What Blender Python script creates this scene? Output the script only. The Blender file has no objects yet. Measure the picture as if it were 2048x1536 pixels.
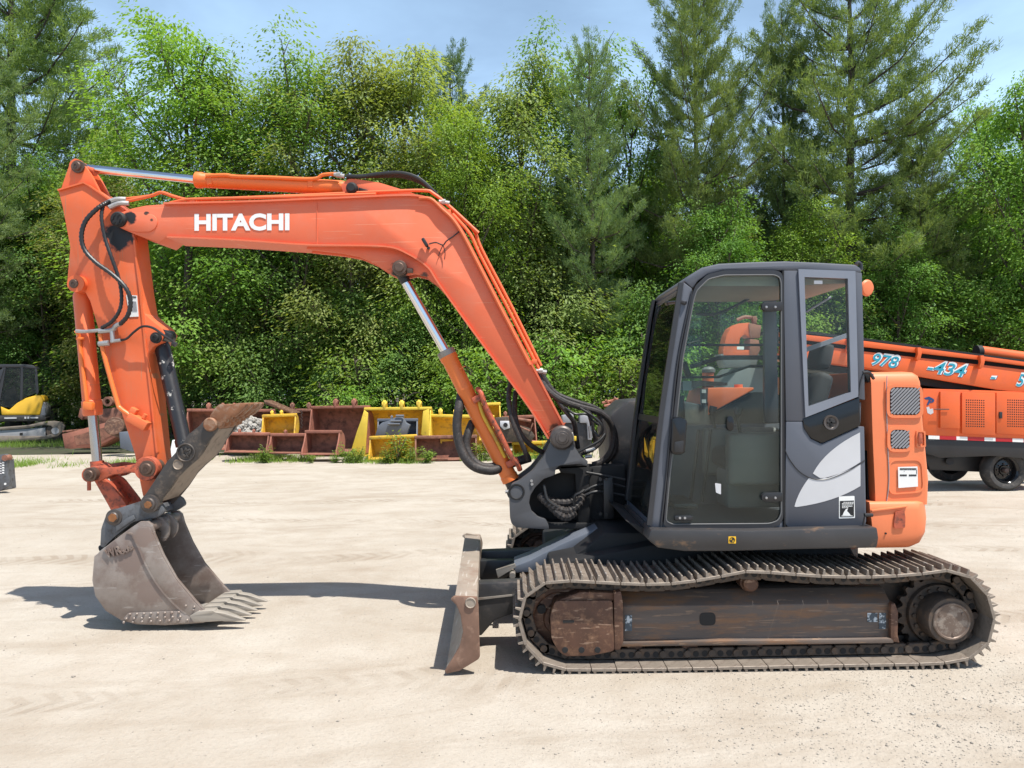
import bpy, bmesh, math, random
import numpy as np
from mathutils import Vector, Matrix

C = bpy.context.scene.collection
R = math.radians
PI = math.pi

# ------------------------------------------------------------------ camera
F, HOR, CAMH, CAMY, ROLL = 1480.0, 785.0, 1.72, -4.5, R(0.75)
cs, sn = math.cos(ROLL), math.sin(ROLL)
cam_d = bpy.data.cameras.new('camera')
cam = bpy.data.objects.new('camera', cam_d); C.objects.link(cam)
cam_d.sensor_width = 36.0
cam_d.lens = 36.0 * F / 2048.0
cam_d.shift_y = (HOR - 768.0) / 2048.0
cam_d.clip_start, cam_d.clip_end = 0.05, 2000.0
right, up, back = Vector((cs, 0, -sn)), Vector((sn, 0, cs)), Vector((0, -1, 0))
cam.matrix_world = Matrix(((right.x, up.x, back.x, 0), (right.y, up.y, back.y, CAMY), (right.z, up.z, back.z, CAMH), (0, 0, 0, 1)))
bpy.context.scene.camera = cam

# ------------------------------------------------------------------ world and sun
SUN_TO = Vector((0.32, -0.27, 1.0)).normalized()          # towards the sun
SUN_EL = math.asin(SUN_TO.z)
SUN_AZ = math.atan2(SUN_TO.x, SUN_TO.y)
world = bpy.data.worlds.new("World"); bpy.context.scene.world = world
world.use_nodes = True
wt = world.node_tree; wt.nodes.clear()
def wn(t): return wt.nodes.new(t)
sky = wn('ShaderNodeTexSky'); sky.sky_type = 'NISHITA'; sky.sun_disc = False
sky.sun_elevation = SUN_EL; sky.sun_rotation = SUN_AZ
sky.air_density = 1.0; sky.dust_density = 1.6; sky.ozone_density = 2.5
wc = wn('ShaderNodeTexCoord'); wm = wn('ShaderNodeMapping'); wm.inputs['Scale'].default_value = (1.0, 1.0, 3.2)
nz = wn('ShaderNodeTexNoise'); nz.inputs['Scale'].default_value = 1.7; nz.inputs['Detail'].default_value = 7; nz.inputs['Roughness'].default_value = .55
nz.inputs['Distortion'].default_value = .4
wr = wn('ShaderNodeValToRGB'); wr.color_ramp.elements[0].position = .34; wr.color_ramp.elements[1].position = .70
wr.color_ramp.elements[0].color = (.38, .38, .38, 1); wr.color_ramp.elements[1].color = (.95, .95, .95, 1)
wx = wn('ShaderNodeMix'); wx.data_type = 'RGBA'
wx.inputs['B'].default_value = (6.2, 9.2, 12.8, 1)
bg = wn('ShaderNodeBackground'); bg.inputs['Strength'].default_value = .085
wo = wn('ShaderNodeOutputWorld')
L = wt.links.new
L(wc.outputs['Generated'], wm.inputs['Vector']); L(wm.outputs['Vector'], nz.inputs['Vector'])
L(nz.outputs['Fac'], wr.inputs['Fac'])
ws_ = wn('ShaderNodeSeparateXYZ'); L(wc.outputs['Generated'], ws_.inputs['Vector'])       # the thin veil lies low; the zenith is clear
wz = wn('ShaderNodeMapRange'); wz.inputs['From Min'].default_value = .40; wz.inputs['From Max'].default_value = .60; wz.inputs['To Min'].default_value = 1; wz.inputs['To Max'].default_value = .12
L(ws_.outputs['Z'], wz.inputs['Value']); wk = wn('ShaderNodeMath'); wk.operation = 'MULTIPLY'
L(wr.outputs['Color'], wk.inputs[0]); L(wz.outputs['Result'], wk.inputs[1]); L(wk.outputs[0], wx.inputs['Factor'])
L(sky.outputs['Color'], wx.inputs['A']); L(wx.outputs['Result'], bg.inputs['Color']); L(bg.outputs['Background'], wo.inputs['Surface'])

sd = bpy.data.lights.new('sun', 'SUN'); sd.energy = 4.9; sd.angle = R(0.53); sd.color = (1.0, .955, .88)
so = bpy.data.objects.new('sun', sd); C.objects.link(so)
so.rotation_euler = (-SUN_TO).to_track_quat('-Z', 'Y').to_euler()
so.location = (10, -8, 30)
vs = bpy.context.scene.view_settings
bpy.context.scene.display_settings.display_device = 'sRGB'
vs.view_transform = 'Standard'; vs.look = 'None'; vs.exposure = 0.45; vs.gamma = 1.0; vs.use_curve_mapping = False
cy = bpy.context.scene.cycles
cy.max_bounces = 8; cy.diffuse_bounces = 3; cy.glossy_bounces = 3; cy.transmission_bounces = 6; cy.transparent_max_bounces = 24
cy.caustics_reflective = False; cy.caustics_refractive = False

# ------------------------------------------------------------------ helpers
def W(px, py, D):
    """the world point seen at photo pixel (px, py) at the depth D from the camera"""
    dx, dy = px - 1024.0, py - HOR
    x, y = dx * cs - dy * sn, dx * sn + dy * cs
    return Vector((x * D / F, D + CAMY, CAMH - y * D / F))
def XZ(pts, D): return [((w := W(a, b, D)).x, w.z) for a, b in pts]
def rnd2(pts, r, seg=4):
    """round the corners of a closed 2D outline"""
    out, n = [], len(pts)
    for i in range(n):
        p0, p1, p2 = (Vector(pts[i - 1][:2]), Vector(pts[i][:2]), Vector(pts[(i + 1) % n][:2]))
        a, b = p0 - p1, p2 - p1
        la, lb = a.length, b.length
        if la < 1e-6 or lb < 1e-6: continue
        rr = min(r, la * .45, lb * .45)
        s, e = p1 + a / la * rr, p1 + b / lb * rr
        for k in range(seg + 1):
            t = k / seg
            q = s * (1 - t) ** 2 + p1 * 2 * t * (1 - t) + e * t * t
            out.append((q.x, q.y))
    return out
def spline(pts, n=6, closed=False):
    P = [Vector(p) for p in pts]; out = []
    m = len(P)
    for i in range(m if closed else m - 1):
        if closed: a, b, c, d = P[i - 1], P[i], P[(i + 1) % m], P[(i + 2) % m]
        else: a, b, c, d = P[max(i - 1, 0)], P[i], P[i + 1], P[min(i + 2, m - 1)]
        for k in range(n):
            t = k / n
            out.append(.5 * ((2 * b) + (c - a) * t + (2 * a - 5 * b + 4 * c - d) * t * t + (3 * b - a - 3 * c + d) * t ** 3))
    if not closed: out.append(P[-1])
    return out
def circ2(cx, cz, r, n=20, a0=0, a1=2 * PI):
    full = abs(a1 - a0 - 2 * PI) < 1e-6
    return [(cx + r * math.cos(a0 + (a1 - a0) * k / (n if full else n - 1)), cz + r * math.sin(a0 + (a1 - a0) * k / (n if full else n - 1))) for k in range(n)]

class MB:
    """collects shapes into one mesh"""
    def __init__(s): s.v, s.f, s.m, s.cm, s.ps = [], [], [], 0, []
    def mat(s, i): s.cm = i; return s
    def add(s, v, f):
        o = len(s.v); s.ps.append((o, len(s.f))); s.v += [tuple(p) for p in v]; s.f += [tuple(i + o for i in q) for q in f]; s.m += [s.cm] * len(f); return s
    def dump(s, bm):
        bm.verts.index_update()
        s.add([x.co.copy() for x in bm.verts], [[x.index for x in q.verts] for q in bm.faces]); bm.free(); return s
    def poly(s, lo, hi, bev=0, seg=2):
        """solid between two matching closed outlines of 3D points"""
        bm = bmesh.new(); n = len(lo)
        a = [bm.verts.new(p) for p in lo]; b = [bm.verts.new(p) for p in hi]
        bm.faces.new(a[::-1]); bm.faces.new(b)
        for i in range(n): bm.faces.new((a[i], a[(i + 1) % n], b[(i + 1) % n], b[i]))
        bmesh.ops.recalc_face_normals(bm, faces=bm.faces)
        if bev:
            es = [e for e in bm.edges if len(e.link_faces) == 2 and e.calc_face_angle(0) > .35]
            bmesh.ops.bevel(bm, geom=es, offset=bev, segments=seg, affect='EDGES', clamp_overlap=True, profile=.5)
        return s.dump(bm)
    def prism(s, pts, y0, y1, bev=0, seg=2):
        return s.poly([(p[0], y0, p[1]) for p in pts], [(p[0], y1, p[1]) for p in pts], bev, seg)
    def pxprism(s, px, D0, D1, bev=0, rad=0, seg=2, rs=4):
        p = XZ(px, D0)
        if rad: p = rnd2(p, rad, rs)
        return s.prism(p, D0 + CAMY, D1 + CAMY, bev, seg)
    def box(s, a, b, bev=0, seg=2):
        x0, y0, z0 = a; x1, y1, z1 = b
        return s.prism([(x0, z0), (x1, z0), (x1, z1), (x0, z1)], y0, y1, bev, seg)
    def obox(s, c, ax, ay, az, bev=0):
        c, ax, ay, az = Vector(c), Vector(ax) / 2, Vector(ay) / 2, Vector(az) / 2
        q = [(-1, -1), (1, -1), (1, 1), (-1, 1)]
        return s.poly([c + ax * i + az * j - ay for i, j in q], [c + ax * i + az * j + ay for i, j in q], bev)
    def ring(s, o, i, y0, y1):
        n = len(o)
        v = [(p[0], y0, p[1]) for p in o] + [(p[0], y0, p[1]) for p in i] + [(p[0], y1, p[1]) for p in o] + [(p[0], y1, p[1]) for p in i]
        f = []
        for k in range(n):
            j = (k + 1) % n
            f += [(k, j, n + j, n + k), (2 * n + j, 2 * n + k, 3 * n + k, 3 * n + j), (k, 2 * n + k, 2 * n + j, j), (n + j, 3 * n + j, 3 * n + k, n + k)]
        return s.add(v, f)
    def cyl(s, p0, p1, r0, r1=None, n=20, bev=0):
        p0, p1 = Vector(p0), Vector(p1); r1 = r0 if r1 is None else r1
        d = (p1 - p0); L_ = d.length; d /= L_
        prof = [(0, 0), (r0 - bev, 0), (r0, bev), (r1, L_ - bev), (r1 - bev, L_), (0, L_)] if bev else [(0, 0), (r0, 0), (r1, L_), (0, L_)]
        return s.lathe(prof, p0, d, n)
    def lathe(s, prof, o, d, n=24):
        o, d = Vector(o), Vector(d).normalized()
        u = d.orthogonal().normalized(); w = d.cross(u)
        v, rows = [], []
        for r, h in prof:
            if r < 1e-6: rows.append([len(v)]); v.append(o + d * h)
            else:
                rows.append(list(range(len(v), len(v) + n)))
                v += [o + d * h + (u * math.cos(2 * PI * k / n) + w * math.sin(2 * PI * k / n)) * r for k in range(n)]
        f = []
        for a, b in zip(rows, rows[1:]):
            for k in range(n):
                j = (k + 1) % n
                if len(a) == 1 and len(b) == 1: continue
                if len(a) == 1: f.append((a[0], b[k], b[j])[::-1])
                elif len(b) == 1: f.append((a[k], a[j], b[0]))
                else: f.append((a[k], a[j], b[j], b[k]))
        return s.add(v, f)
    def tube(s, pts, r, n=10, sub=6, corr=0, close=False):
        P = spline(pts, sub) if sub > 1 else [Vector(p) for p in pts]
        if corr:                                               # ribbed hose: resample finely and modulate the radius
            Q, acc = [P[0]], 0
            for a, b in zip(P, P[1:]):
                m = max(1, int((b - a).length / corr))
                Q += [a.lerp(b, k / m) for k in range(1, m + 1)]
            P = Q
        v, f = [], []
        t0 = (P[1] - P[0]).normalized(); u = t0.orthogonal().normalized()
        for i, p in enumerate(P):
            t = (P[min(i + 1, len(P) - 1)] - P[max(i - 1, 0)])
            if t.length < 1e-9: t = t0
            t.normalize(); u = (u - t * u.dot(t)).normalized(); w = t.cross(u)
            rr = r * (1.0 if not corr else (1.12 if i % 2 else .9)) if not callable(r) else r(i / (len(P) - 1))
            v += [p + (u * math.cos(2 * PI * k / n) + w * math.sin(2 * PI * k / n)) * rr for k in range(n)]
        for i in range(len(P) - 1):
            for k in range(n):
                j = (k + 1) % n
                f.append((i * n + k, i * n + j, (i + 1) * n + j, (i + 1) * n + k))
        f += [tuple(range(n))[::-1], tuple((len(P) - 1) * n + k for k in range(n))]
        return s.add(v, f)
    def pxtube(s, pts, r, n=10, sub=6, corr=0):
        """points are (px, py, D)"""
        return s.tube([W(*p) for p in pts], r, n, sub, corr)
    def strip(s, path, y0, y1, th):
        """a bent plate: an XZ path with thickness, from y0 to y1"""
        P = [Vector(p) for p in path]; lo, hi = [], []
        for i, p in enumerate(P):
            t = (P[min(i + 1, len(P) - 1)] - P[max(i - 1, 0)]).normalized(); nn = Vector((-t.y, t.x)) * th / 2
            lo.append(p + nn); hi.append(p - nn)
        for i in range(len(P) - 1):
            q = [lo[i], lo[i + 1], hi[i + 1], hi[i]]
            n0 = len(s.v)
        n = len(P); v = []
        for y in (y0, y1):
            v += [(p.x, y, p.y) for p in lo] + [(p.x, y, p.y) for p in hi]
        f = []
        for i in range(n - 1):
            f += [(i, i + 1, n + i + 1, n + i), (2 * n + i + 1, 2 * n + i, 3 * n + i, 3 * n + i + 1),
                  (i, 2 * n + i, 2 * n + i + 1, i + 1), (n + i + 1, 3 * n + i + 1, 3 * n + i, n + i)]
        f += [(0, n, 3 * n, 2 * n), (n - 1, 3 * n - 1, 4 * n - 1, 2 * n - 1)]
        f[-1] = (n - 1, 3 * n - 1, 4 * n - 1, 2 * n - 1)
        return s.add(v, f)
    def each(s, name, mats, parent=None, **kw):
        """every shape added becomes an object of its own"""
        ends = s.ps[1:] + [(len(s.v), len(s.f))]; out = []
        for (v0, f0), (v1, f1) in zip(s.ps, ends):
            m = MB(); m.v = s.v[v0:v1]; m.f = [tuple(i - v0 for i in q) for q in s.f[f0:f1]]; m.m = s.m[f0:f1]; out.append(m.build(name, mats, parent, **kw))
        return out
    def build(s, name, mats, parent=None, angle=32, **props):
        me = bpy.data.meshes.new(name)
        me.from_pydata([tuple(p) for p in s.v], [], s.f)
        bm = bmesh.new(); bm.from_mesh(me); bmesh.ops.recalc_face_normals(bm, faces=bm.faces); bm.to_mesh(me); bm.free()
        me.polygons.foreach_set('use_smooth', [True] * len(me.polygons))
        me.set_sharp_from_angle(angle=R(angle))
        for m in (mats if isinstance(mats, (list, tuple)) else [mats]): me.materials.append(m)
        if any(s.m): me.polygons.foreach_set('material_index', s.m)
        me.update()
        o = bpy.data.objects.new(name, me); C.objects.link(o)
        attach(o, parent)
        for k, x in props.items(): o[k] = x
        return o
def attach(o, parent):
    if parent is not None:
        o.parent = parent; o.matrix_parent_inverse = world_of(parent).inverted()
def world_of(o):
    m = o.matrix_basis.copy()
    return world_of(o.parent) @ o.matrix_parent_inverse @ m if o.parent else m
def empty(name, loc, label=None, cat=None, group=None, rz=0):
    o = bpy.data.objects.new(name, None); C.objects.link(o)
    o.location = loc; o.rotation_euler = (0, 0, rz); o.empty_display_size = .3
    if label: tag(o, label, cat, group)
    return o
def tag(o, label=None, cat=None, group=None, kind=None):
    for k, x in (('label', label), ('category', cat), ('group', group), ('kind', kind)):
        if x: o[k] = x
        elif k in o: del o[k]
    return o
def kids(o): return [c for c in bpy.data.objects if c.parent == o]
def copy_tree(o, parent=None):
    c = o.copy(); C.objects.link(c)
    if parent: c.parent = parent; c.matrix_parent_inverse = o.matrix_parent_inverse.copy()
    for k in kids(o): copy_tree(k, c)
    return c
def text_mesh(name, body, mat, org, ux, uz, parent, th=.002, bold=.0, shear=0., **props):
    """lettering: the text's own box is stretched to ux (width vector) by uz (height vector) from org, raised by th"""
    cu = bpy.data.curves.new(name, 'FONT'); cu.body = body; cu.offset = bold; cu.shear = shear; cu.resolution_u = 4
    ob = bpy.data.objects.new(name, cu); C.objects.link(ob)
    bpy.context.view_layer.update()
    me = bpy.data.meshes.new_from_object(ob.evaluated_get(bpy.context.evaluated_depsgraph_get()))
    v = [x.co.copy() for x in me.vertices]; f = [tuple(p.vertices) for p in me.polygons]
    bpy.data.objects.remove(ob); bpy.data.curves.remove(cu); bpy.data.meshes.remove(me)
    x0, x1 = min(p.x for p in v), max(p.x for p in v); y0, y1 = min(p.y for p in v), max(p.y for p in v)
    org, ux, uz = Vector(org), Vector(ux), Vector(uz); nn = uz.cross(ux).normalized() * -1
    if nn.y > 0: nn = -nn
    P = [org + ux * ((p.x - x0) / (x1 - x0)) + uz * ((p.y - y0) / (y1 - y0)) for p in v]
    # extrude
    ec = {}
    for q in f:
        for a, b in zip(q, q[1:] + q[:1]):
            k = (min(a, b), max(a, b)); ec.setdefault(k, []).append((a, b))
    n = len(P); V = P + [p + nn * th for p in P]
    Fc = [tuple(i + n for i in q) for q in f]
    for k, l in ec.items():
        if len(l) == 1: a, b = l[0]; Fc.append((a, b, b + n, a + n))
    mb = MB(); mb.add(V, Fc)
    return mb.build(name, mat, parent, **props)

# ------------------------------------------------------------------ materials
def mat(name, col, rough=.5, metal=0., var=.12, scale=3., scr=0., scol=(.3, .25, .2), sdir=(1.2, 1.2, 46), col2=None, thr=(.45, .7), stretch=(1, 1, 1), bump=0., bscale=40., fine=0., fcol=None, spots=(), spec=.5, coat=0.):
    """paint or metal: base colour with uneven wear, patches of col2, fine specks of fcol and stains (x, y, z, radius, colour) of their own shape"""
    m = bpy.data.materials.new(name); m.use_nodes = True
    t = m.node_tree; N = t.nodes.new; K = t.links.new
    b = t.nodes['Principled BSDF']
    tc = N('ShaderNodeTexCoord'); mp = N('ShaderNodeMapping'); mp.inputs['Scale'].default_value = stretch
    K(tc.outputs['Object'], mp.inputs['Vector'])
    n1 = N('ShaderNodeTexNoise'); n1.inputs['Scale'].default_value = scale; n1.inputs['Detail'].default_value = 6; n1.inputs['Roughness'].default_value = .6
    K(mp.outputs['Vector'], n1.inputs['Vector'])
    hs = N('ShaderNodeMix'); hs.data_type = 'RGBA'
    hs.inputs['A'].default_value = tuple(c * (1 - var) for c in col) + (1,); hs.inputs['B'].default_value = tuple(min(1, c * (1 + var)) for c in col) + (1,)
    mr = N('ShaderNodeMapRange'); mr.inputs['From Min'].default_value = .3; mr.inputs['From Max'].default_value = .7
    K(n1.outputs['Fac'], mr.inputs['Value']); K(mr.outputs['Result'], hs.inputs['Factor'])
    out = hs.outputs['Result']
    if col2:
        n2 = N('ShaderNodeTexNoise'); n2.inputs['Scale'].default_value = scale * 2.3; n2.inputs['Detail'].default_value = 9; n2.inputs['Roughness'].default_value = .68
        K(mp.outputs['Vector'], n2.inputs['Vector'])
        r2 = N('ShaderNodeMapRange'); r2.inputs['From Min'].default_value = thr[0]; r2.inputs['From Max'].default_value = thr[1]
        K(n2.outputs['Fac'], r2.inputs['Value'])
        x2 = N('ShaderNodeMix'); x2.data_type = 'RGBA'; x2.inputs['B'].default_value = tuple(col2) + (1,)
        K(r2.outputs['Result'], x2.inputs['Factor']); K(out, x2.inputs['A']); out = x2.outputs['Result']
    if fine:
        n3 = N('ShaderNodeTexNoise'); n3.inputs['Scale'].default_value = 42; n3.inputs['Detail'].default_value = 5; n3.inputs['Roughness'].default_value = .75
        K(mp.outputs['Vector'], n3.inputs['Vector'])
        r3 = N('ShaderNodeMapRange'); r3.inputs['From Min'].default_value = .74 - fine * .2; r3.inputs['From Max'].default_value = .78 - fine * .2
        K(n3.outputs['Fac'], r3.inputs['Value'])
        x3 = N('ShaderNodeMix'); x3.data_type = 'RGBA'; x3.inputs['B'].default_value = tuple(fcol or (.3, .26, .22)) + (1,)
        K(r3.outputs['Result'], x3.inputs['Factor']); K(out, x3.inputs['A']); out = x3.outputs['Result']
    if scr:                                                    # long thin scratches
        m6 = N('ShaderNodeMapping'); m6.inputs['Scale'].default_value = sdir; m6.inputs['Rotation'].default_value = (0, .12, 0); K(tc.outputs['Object'], m6.inputs['Vector'])
        n6 = N('ShaderNodeTexNoise'); n6.inputs['Scale'].default_value = 2.2; n6.inputs['Detail'].default_value = 4; n6.inputs['Distortion'].default_value = .25
        K(m6.outputs['Vector'], n6.inputs['Vector']); r6 = N('ShaderNodeMapRange'); r6.inputs['From Min'].default_value = .665 - scr * .1; r6.inputs['From Max'].default_value = .70 - scr * .1; r6.inputs['To Max'].default_value = .7
        K(n6.outputs['Fac'], r6.inputs['Value']); x6 = N('ShaderNodeMix'); x6.data_type = 'RGBA'; x6.inputs['B'].default_value = tuple(scol) + (1,)
        K(r6.outputs['Result'], x6.inputs['Factor']); K(out, x6.inputs['A']); out = x6.outputs['Result']
    for (sx, sy, sz, sr, sc) in spots:
        vm = N('ShaderNodeVectorMath'); vm.operation = 'DISTANCE'; vm.inputs[1].default_value = (sx, sy, sz)
        K(tc.outputs['Object'], vm.inputs[0])
        n4 = N('ShaderNodeTexNoise'); n4.inputs['Scale'].default_value = 22; n4.inputs['Detail'].default_value = 5
        K(tc.outputs['Object'], n4.inputs['Vector'])
        ad = N('ShaderNodeMath'); ad.operation = 'MULTIPLY_ADD'; ad.inputs[1].default_value = sr * 1.1
        K(n4.outputs['Fac'], ad.inputs[0]); K(vm.outputs['Value'], ad.inputs[2])
        r4 = N('ShaderNodeMapRange'); r4.inputs['From Min'].default_value = sr * 1.28; r4.inputs['From Max'].default_value = sr * 1.55
        r4.inputs['To Min'].default_value = 1; r4.inputs['To Max'].default_value = 0
        K(ad.outputs['Value'], r4.inputs['Value'])
        x4 = N('ShaderNodeMix'); x4.data_type = 'RGBA'; x4.inputs['B'].default_value = tuple(sc) + (1,)
        K(r4.outputs['Result'], x4.inputs['Factor']); K(out, x4.inputs['A']); out = x4.outputs['Result']
    K(out, b.inputs['Base Color'])
    b.inputs['Metallic'].default_value = metal; b.inputs['Specular IOR Level'].default_value = spec
    rr = N('ShaderNodeMapRange'); rr.inputs['To Min'].default_value = max(.02, rough - .1); rr.inputs['To Max'].default_value = min(1, rough + .12)
    K(n1.outputs['Fac'], rr.inputs['Value']); K(rr.outputs['Result'], b.inputs['Roughness'])
    if coat: b.inputs['Coat Weight'].default_value = coat; b.inputs['Coat Roughness'].default_value = .15
    if bump:
        n5 = N('ShaderNodeTexNoise'); n5.inputs['Scale'].default_value = bscale; n5.inputs['Detail'].default_value = 6
        K(mp.outputs['Vector'], n5.inputs['Vector'])
        bp = N('ShaderNodeBump'); bp.inputs['Strength'].default_value = bump; bp.inputs['Distance'].default_value = .01
        K(n5.outputs['Fac'], bp.inputs['Height']); K(bp.outputs['Normal'], b.inputs['Normal'])
    return m
def glass(name, tint, dust=.06, dcol=(.45, .43, .38), rough=.03):
    m = bpy.data.materials.new(name); m.use_nodes = True
    t = m.node_tree; t.nodes.clear(); N = t.nodes.new; K = t.links.new
    o = N('ShaderNodeOutputMaterial'); tr = N('ShaderNodeBsdfTransparent'); tr.inputs['Color'].default_value = tuple(tint) + (1,)
    gl = N('ShaderNodeBsdfGlossy'); gl.inputs['Roughness'].default_value = rough
    fr = N('ShaderNodeFresnel'); fr.inputs['IOR'].default_value = 1.34
    mx = N('ShaderNodeMixShader'); K(fr.outputs['Fac'], mx.inputs['Fac']); K(tr.outputs['BSDF'], mx.inputs[1]); K(gl.outputs['BSDF'], mx.inputs[2])
    df = N('ShaderNodeBsdfDiffuse'); df.inputs['Color'].default_value = tuple(dcol) + (1,)
    tc = N('ShaderNodeTexCoord'); nz = N('ShaderNodeTexNoise'); nz.inputs['Scale'].default_value = 5; nz.inputs['Detail'].default_value = 7
    K(tc.outputs['Object'], nz.inputs['Vector'])
    mr = N('ShaderNodeMapRange'); mr.inputs['From Min'].default_value = .35; mr.inputs['From Max'].default_value = .75; mr.inputs['To Min'].default_value = dust * .4; mr.inputs['To Max'].default_value = dust * 1.8
    K(nz.outputs['Fac'], mr.inputs['Value'])
    m2 = N('ShaderNodeMixShader'); K(mr.outputs['Result'], m2.inputs['Fac']); K(mx.outputs['Shader'], m2.inputs[1]); K(df.outputs['BSDF'], m2.inputs[2])
    K(m2.outputs['Shader'], o.inputs['Surface'])
    return m
def leafmat(name, c1, c2, trans=.35, c3=None):
    m = bpy.data.materials.new(name); m.use_nodes = True
    t = m.node_tree; t.nodes.clear(); N = t.nodes.new; K = t.links.new
    o = N('ShaderNodeOutputMaterial'); b = N('ShaderNodeBsdfPrincipled')
    at = N('ShaderNodeAttribute'); at.attribute_name = 'vary'
    mx = N('ShaderNodeMix'); mx.data_type = 'RGBA'; mx.inputs['A'].default_value = tuple(c1) + (1,); mx.inputs['B'].default_value = tuple(c2) + (1,)
    K(at.outputs['Fac'], mx.inputs['Factor'])
    oi = N('ShaderNodeObjectInfo'); hv = N('ShaderNodeHueSaturation')
    h = N('ShaderNodeMapRange'); h.inputs['To Min'].default_value = .482; h.inputs['To Max'].default_value = .515
    K(oi.outputs['Random'], h.inputs['Value']); K(h.outputs['Result'], hv.inputs['Hue'])
    vv = N('ShaderNodeMath'); vv.operation = 'MULTIPLY'; vv.inputs[1].default_value = 7.31
    fr = N('ShaderNodeMath'); fr.operation = 'FRACT'; K(oi.outputs['Random'], vv.inputs[0]); K(vv.outputs[0], fr.inputs[0])
    v2 = N('ShaderNodeMapRange'); v2.inputs['To Min'].default_value = .82; v2.inputs['To Max'].default_value = 1.2
    K(fr.outputs[0], v2.inputs['Value']); K(v2.outputs['Result'], hv.inputs['Value'])
    K(mx.outputs['Result'], hv.inputs['Color'])
    K(hv.outputs['Color'], b.inputs['Base Color']); b.inputs['Roughness'].default_value = .52; b.inputs['Specular IOR Level'].default_value = .28
    tl = N('ShaderNodeBsdfTranslucent'); ty = N('ShaderNodeMix'); ty.data_type = 'RGBA'; ty.blend_type = 'MULTIPLY'; ty.inputs['Factor'].default_value = 1
    ty.inputs['B'].default_value = (1.5, 1.45, .55, 1); K(hv.outputs['Color'], ty.inputs['A']); K(ty.outputs['Result'], tl.inputs['Color'])
    ms = N('ShaderNodeMixShader'); ms.inputs['Fac'].default_value = trans
    K(b.outputs['BSDF'], ms.inputs[1]); K(tl.outputs['BSDF'], ms.inputs[2]); K(ms.outputs['Shader'], o.inputs['Surface'])
    return m

M = {}
pinW = W(235, 445, 5.6)
GREASE = (.012, .011, .011)
M['orange'] = mat('faded_orange_paint', (.74, .155, .050), .5, scr=.2, scol=(.5, .2, .1), var=.06, scale=1.3, fine=.05, fcol=(.22, .10, .06), bump=.03, bscale=9)
a1, a2 = W(238, 470, 5.65), W(292, 938, 5.62)
M['arm_orange'] = mat('orange_paint_arm', (.72, .138, .042), .48, scr=.4, col2=(.66, .165, .075), thr=(.5, .75), scol=(.45, .19, .10), sdir=(46, 1.2, 1.2), var=.08, scale=1.6, fine=.12, fcol=(.2, .09, .05), bump=.03, bscale=9,
                      spots=((a1.x, a1.y, a1.z, .13, GREASE), (a2.x, a2.y, a2.z, .10, (.03, .018, .014))))
b1 = W(262, 436, 5.6); b2 = W(798, 548, 5.7)
M['boom_orange'] = mat('orange_paint_boom', (.75, .150, .062), .5, scr=.3, scol=(.78, .27, .15), col2=(.70, .185, .10), thr=(.46, .72), var=.07, scale=1.0, fine=.20, fcol=(.25, .10, .06), bump=.02, bscale=7,
                       spots=((b1.x, b1.y, b1.z, .055, GREASE), (b2.x, b2.y, b2.z, .09, (.03, .02, .016)), (b1.x + .12, b1.y, b1.z + .03, .022, (.06, .03, .02)), (b1.x + .16, b1.y, b1.z - .02, .018, (.08, .035, .02)), (b2.x + .2, b2.y, b2.z - .02, .05, (.10, .04, .025)), (W(1110, 860, 5.6).x, 1.1, W(1110, 860, 5.6).z, .05, (.16, .055, .03))))
M['bright_orange'] = mat('bright_orange_paint', (.78, .185, .038), .42, var=.07, scale=2, fine=.12, fcol=(.2, .1, .06))
M['cover_orange'] = mat('dusty_orange_plastic', (.76, .205, .080), .5, var=.07, scale=1.4, fine=.1, fcol=(.3, .16, .1))
M['red_orange'] = mat('dirty_red_paint', (.44, .095, .045), .55, var=.3, scale=9, col2=(.06, .035, .028), thr=(.48, .66))
M['machine_orange'] = mat('orange_paint_conveyor', (.74, .125, .026), .42, var=.08, scale=1.5, col2=(.62, .12, .04), thr=(.5, .75), fine=.12, fcol=(.25, .1, .06))
M['steel'] = mat('worn_steel', (.30, .27, .235), .45, .35, var=.2, scale=5, col2=(.17, .105, .075), thr=(.5, .72), bump=.08, bscale=30)
M['shoe'] = mat('dusty_track_steel', (.275, .232, .192), .5, .25, var=.25, scale=7, col2=(.13, .098, .078), thr=(.47, .68), scr=.3, scol=(.42, .39, .36), sdir=(8, 8, 8), bump=.08, bscale=35)
M['chain'] = mat('greasy_chain_steel', (.075, .058, .047), .6, .2, var=.35, scale=9, col2=(.15, .095, .06), thr=(.5, .7))
M['frame'] = mat('scraped_track_frame', (.112, .085, .070), .55, 0, scr=.35, scol=(.26, .17, .11), sdir=(2.5, 2.5, 40), var=.3, scale=4, stretch=(.28, 1, 1.6), col2=(.21, .105, .05), thr=(.49, .66), fine=.28, fcol=(.36, .25, .18), bump=.05, bscale=12)
M['guard'] = mat('rusty_guard', (.10, .048, .030), .65, 0, scr=.6, scol=(.34, .22, .15), sdir=(5, 5, 22), var=.3, scale=6, col2=(.26, .14, .08), thr=(.5, .7), fine=.2, fcol=(.36, .27, .2), bump=.1, bscale=25)
M['rust'] = mat('rust', (.26, .115, .075), .75, 0, var=.3, scale=3, col2=(.085, .042, .03), thr=(.46, .68), bump=.12, bscale=30, fine=.1, fcol=(.30, .16, .1))
M['rust_red'] = mat('red_rust', (.31, .120, .080), .75, 0, var=.25, scale=2, col2=(.17, .072, .05), thr=(.48, .7), bump=.1, bscale=25)
kb = [W(*q) for q in ((262, 1120, 5.45), (300, 1185, 5.45), (290, 1075, 5.45), (225, 1100, 5.45))]
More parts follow.
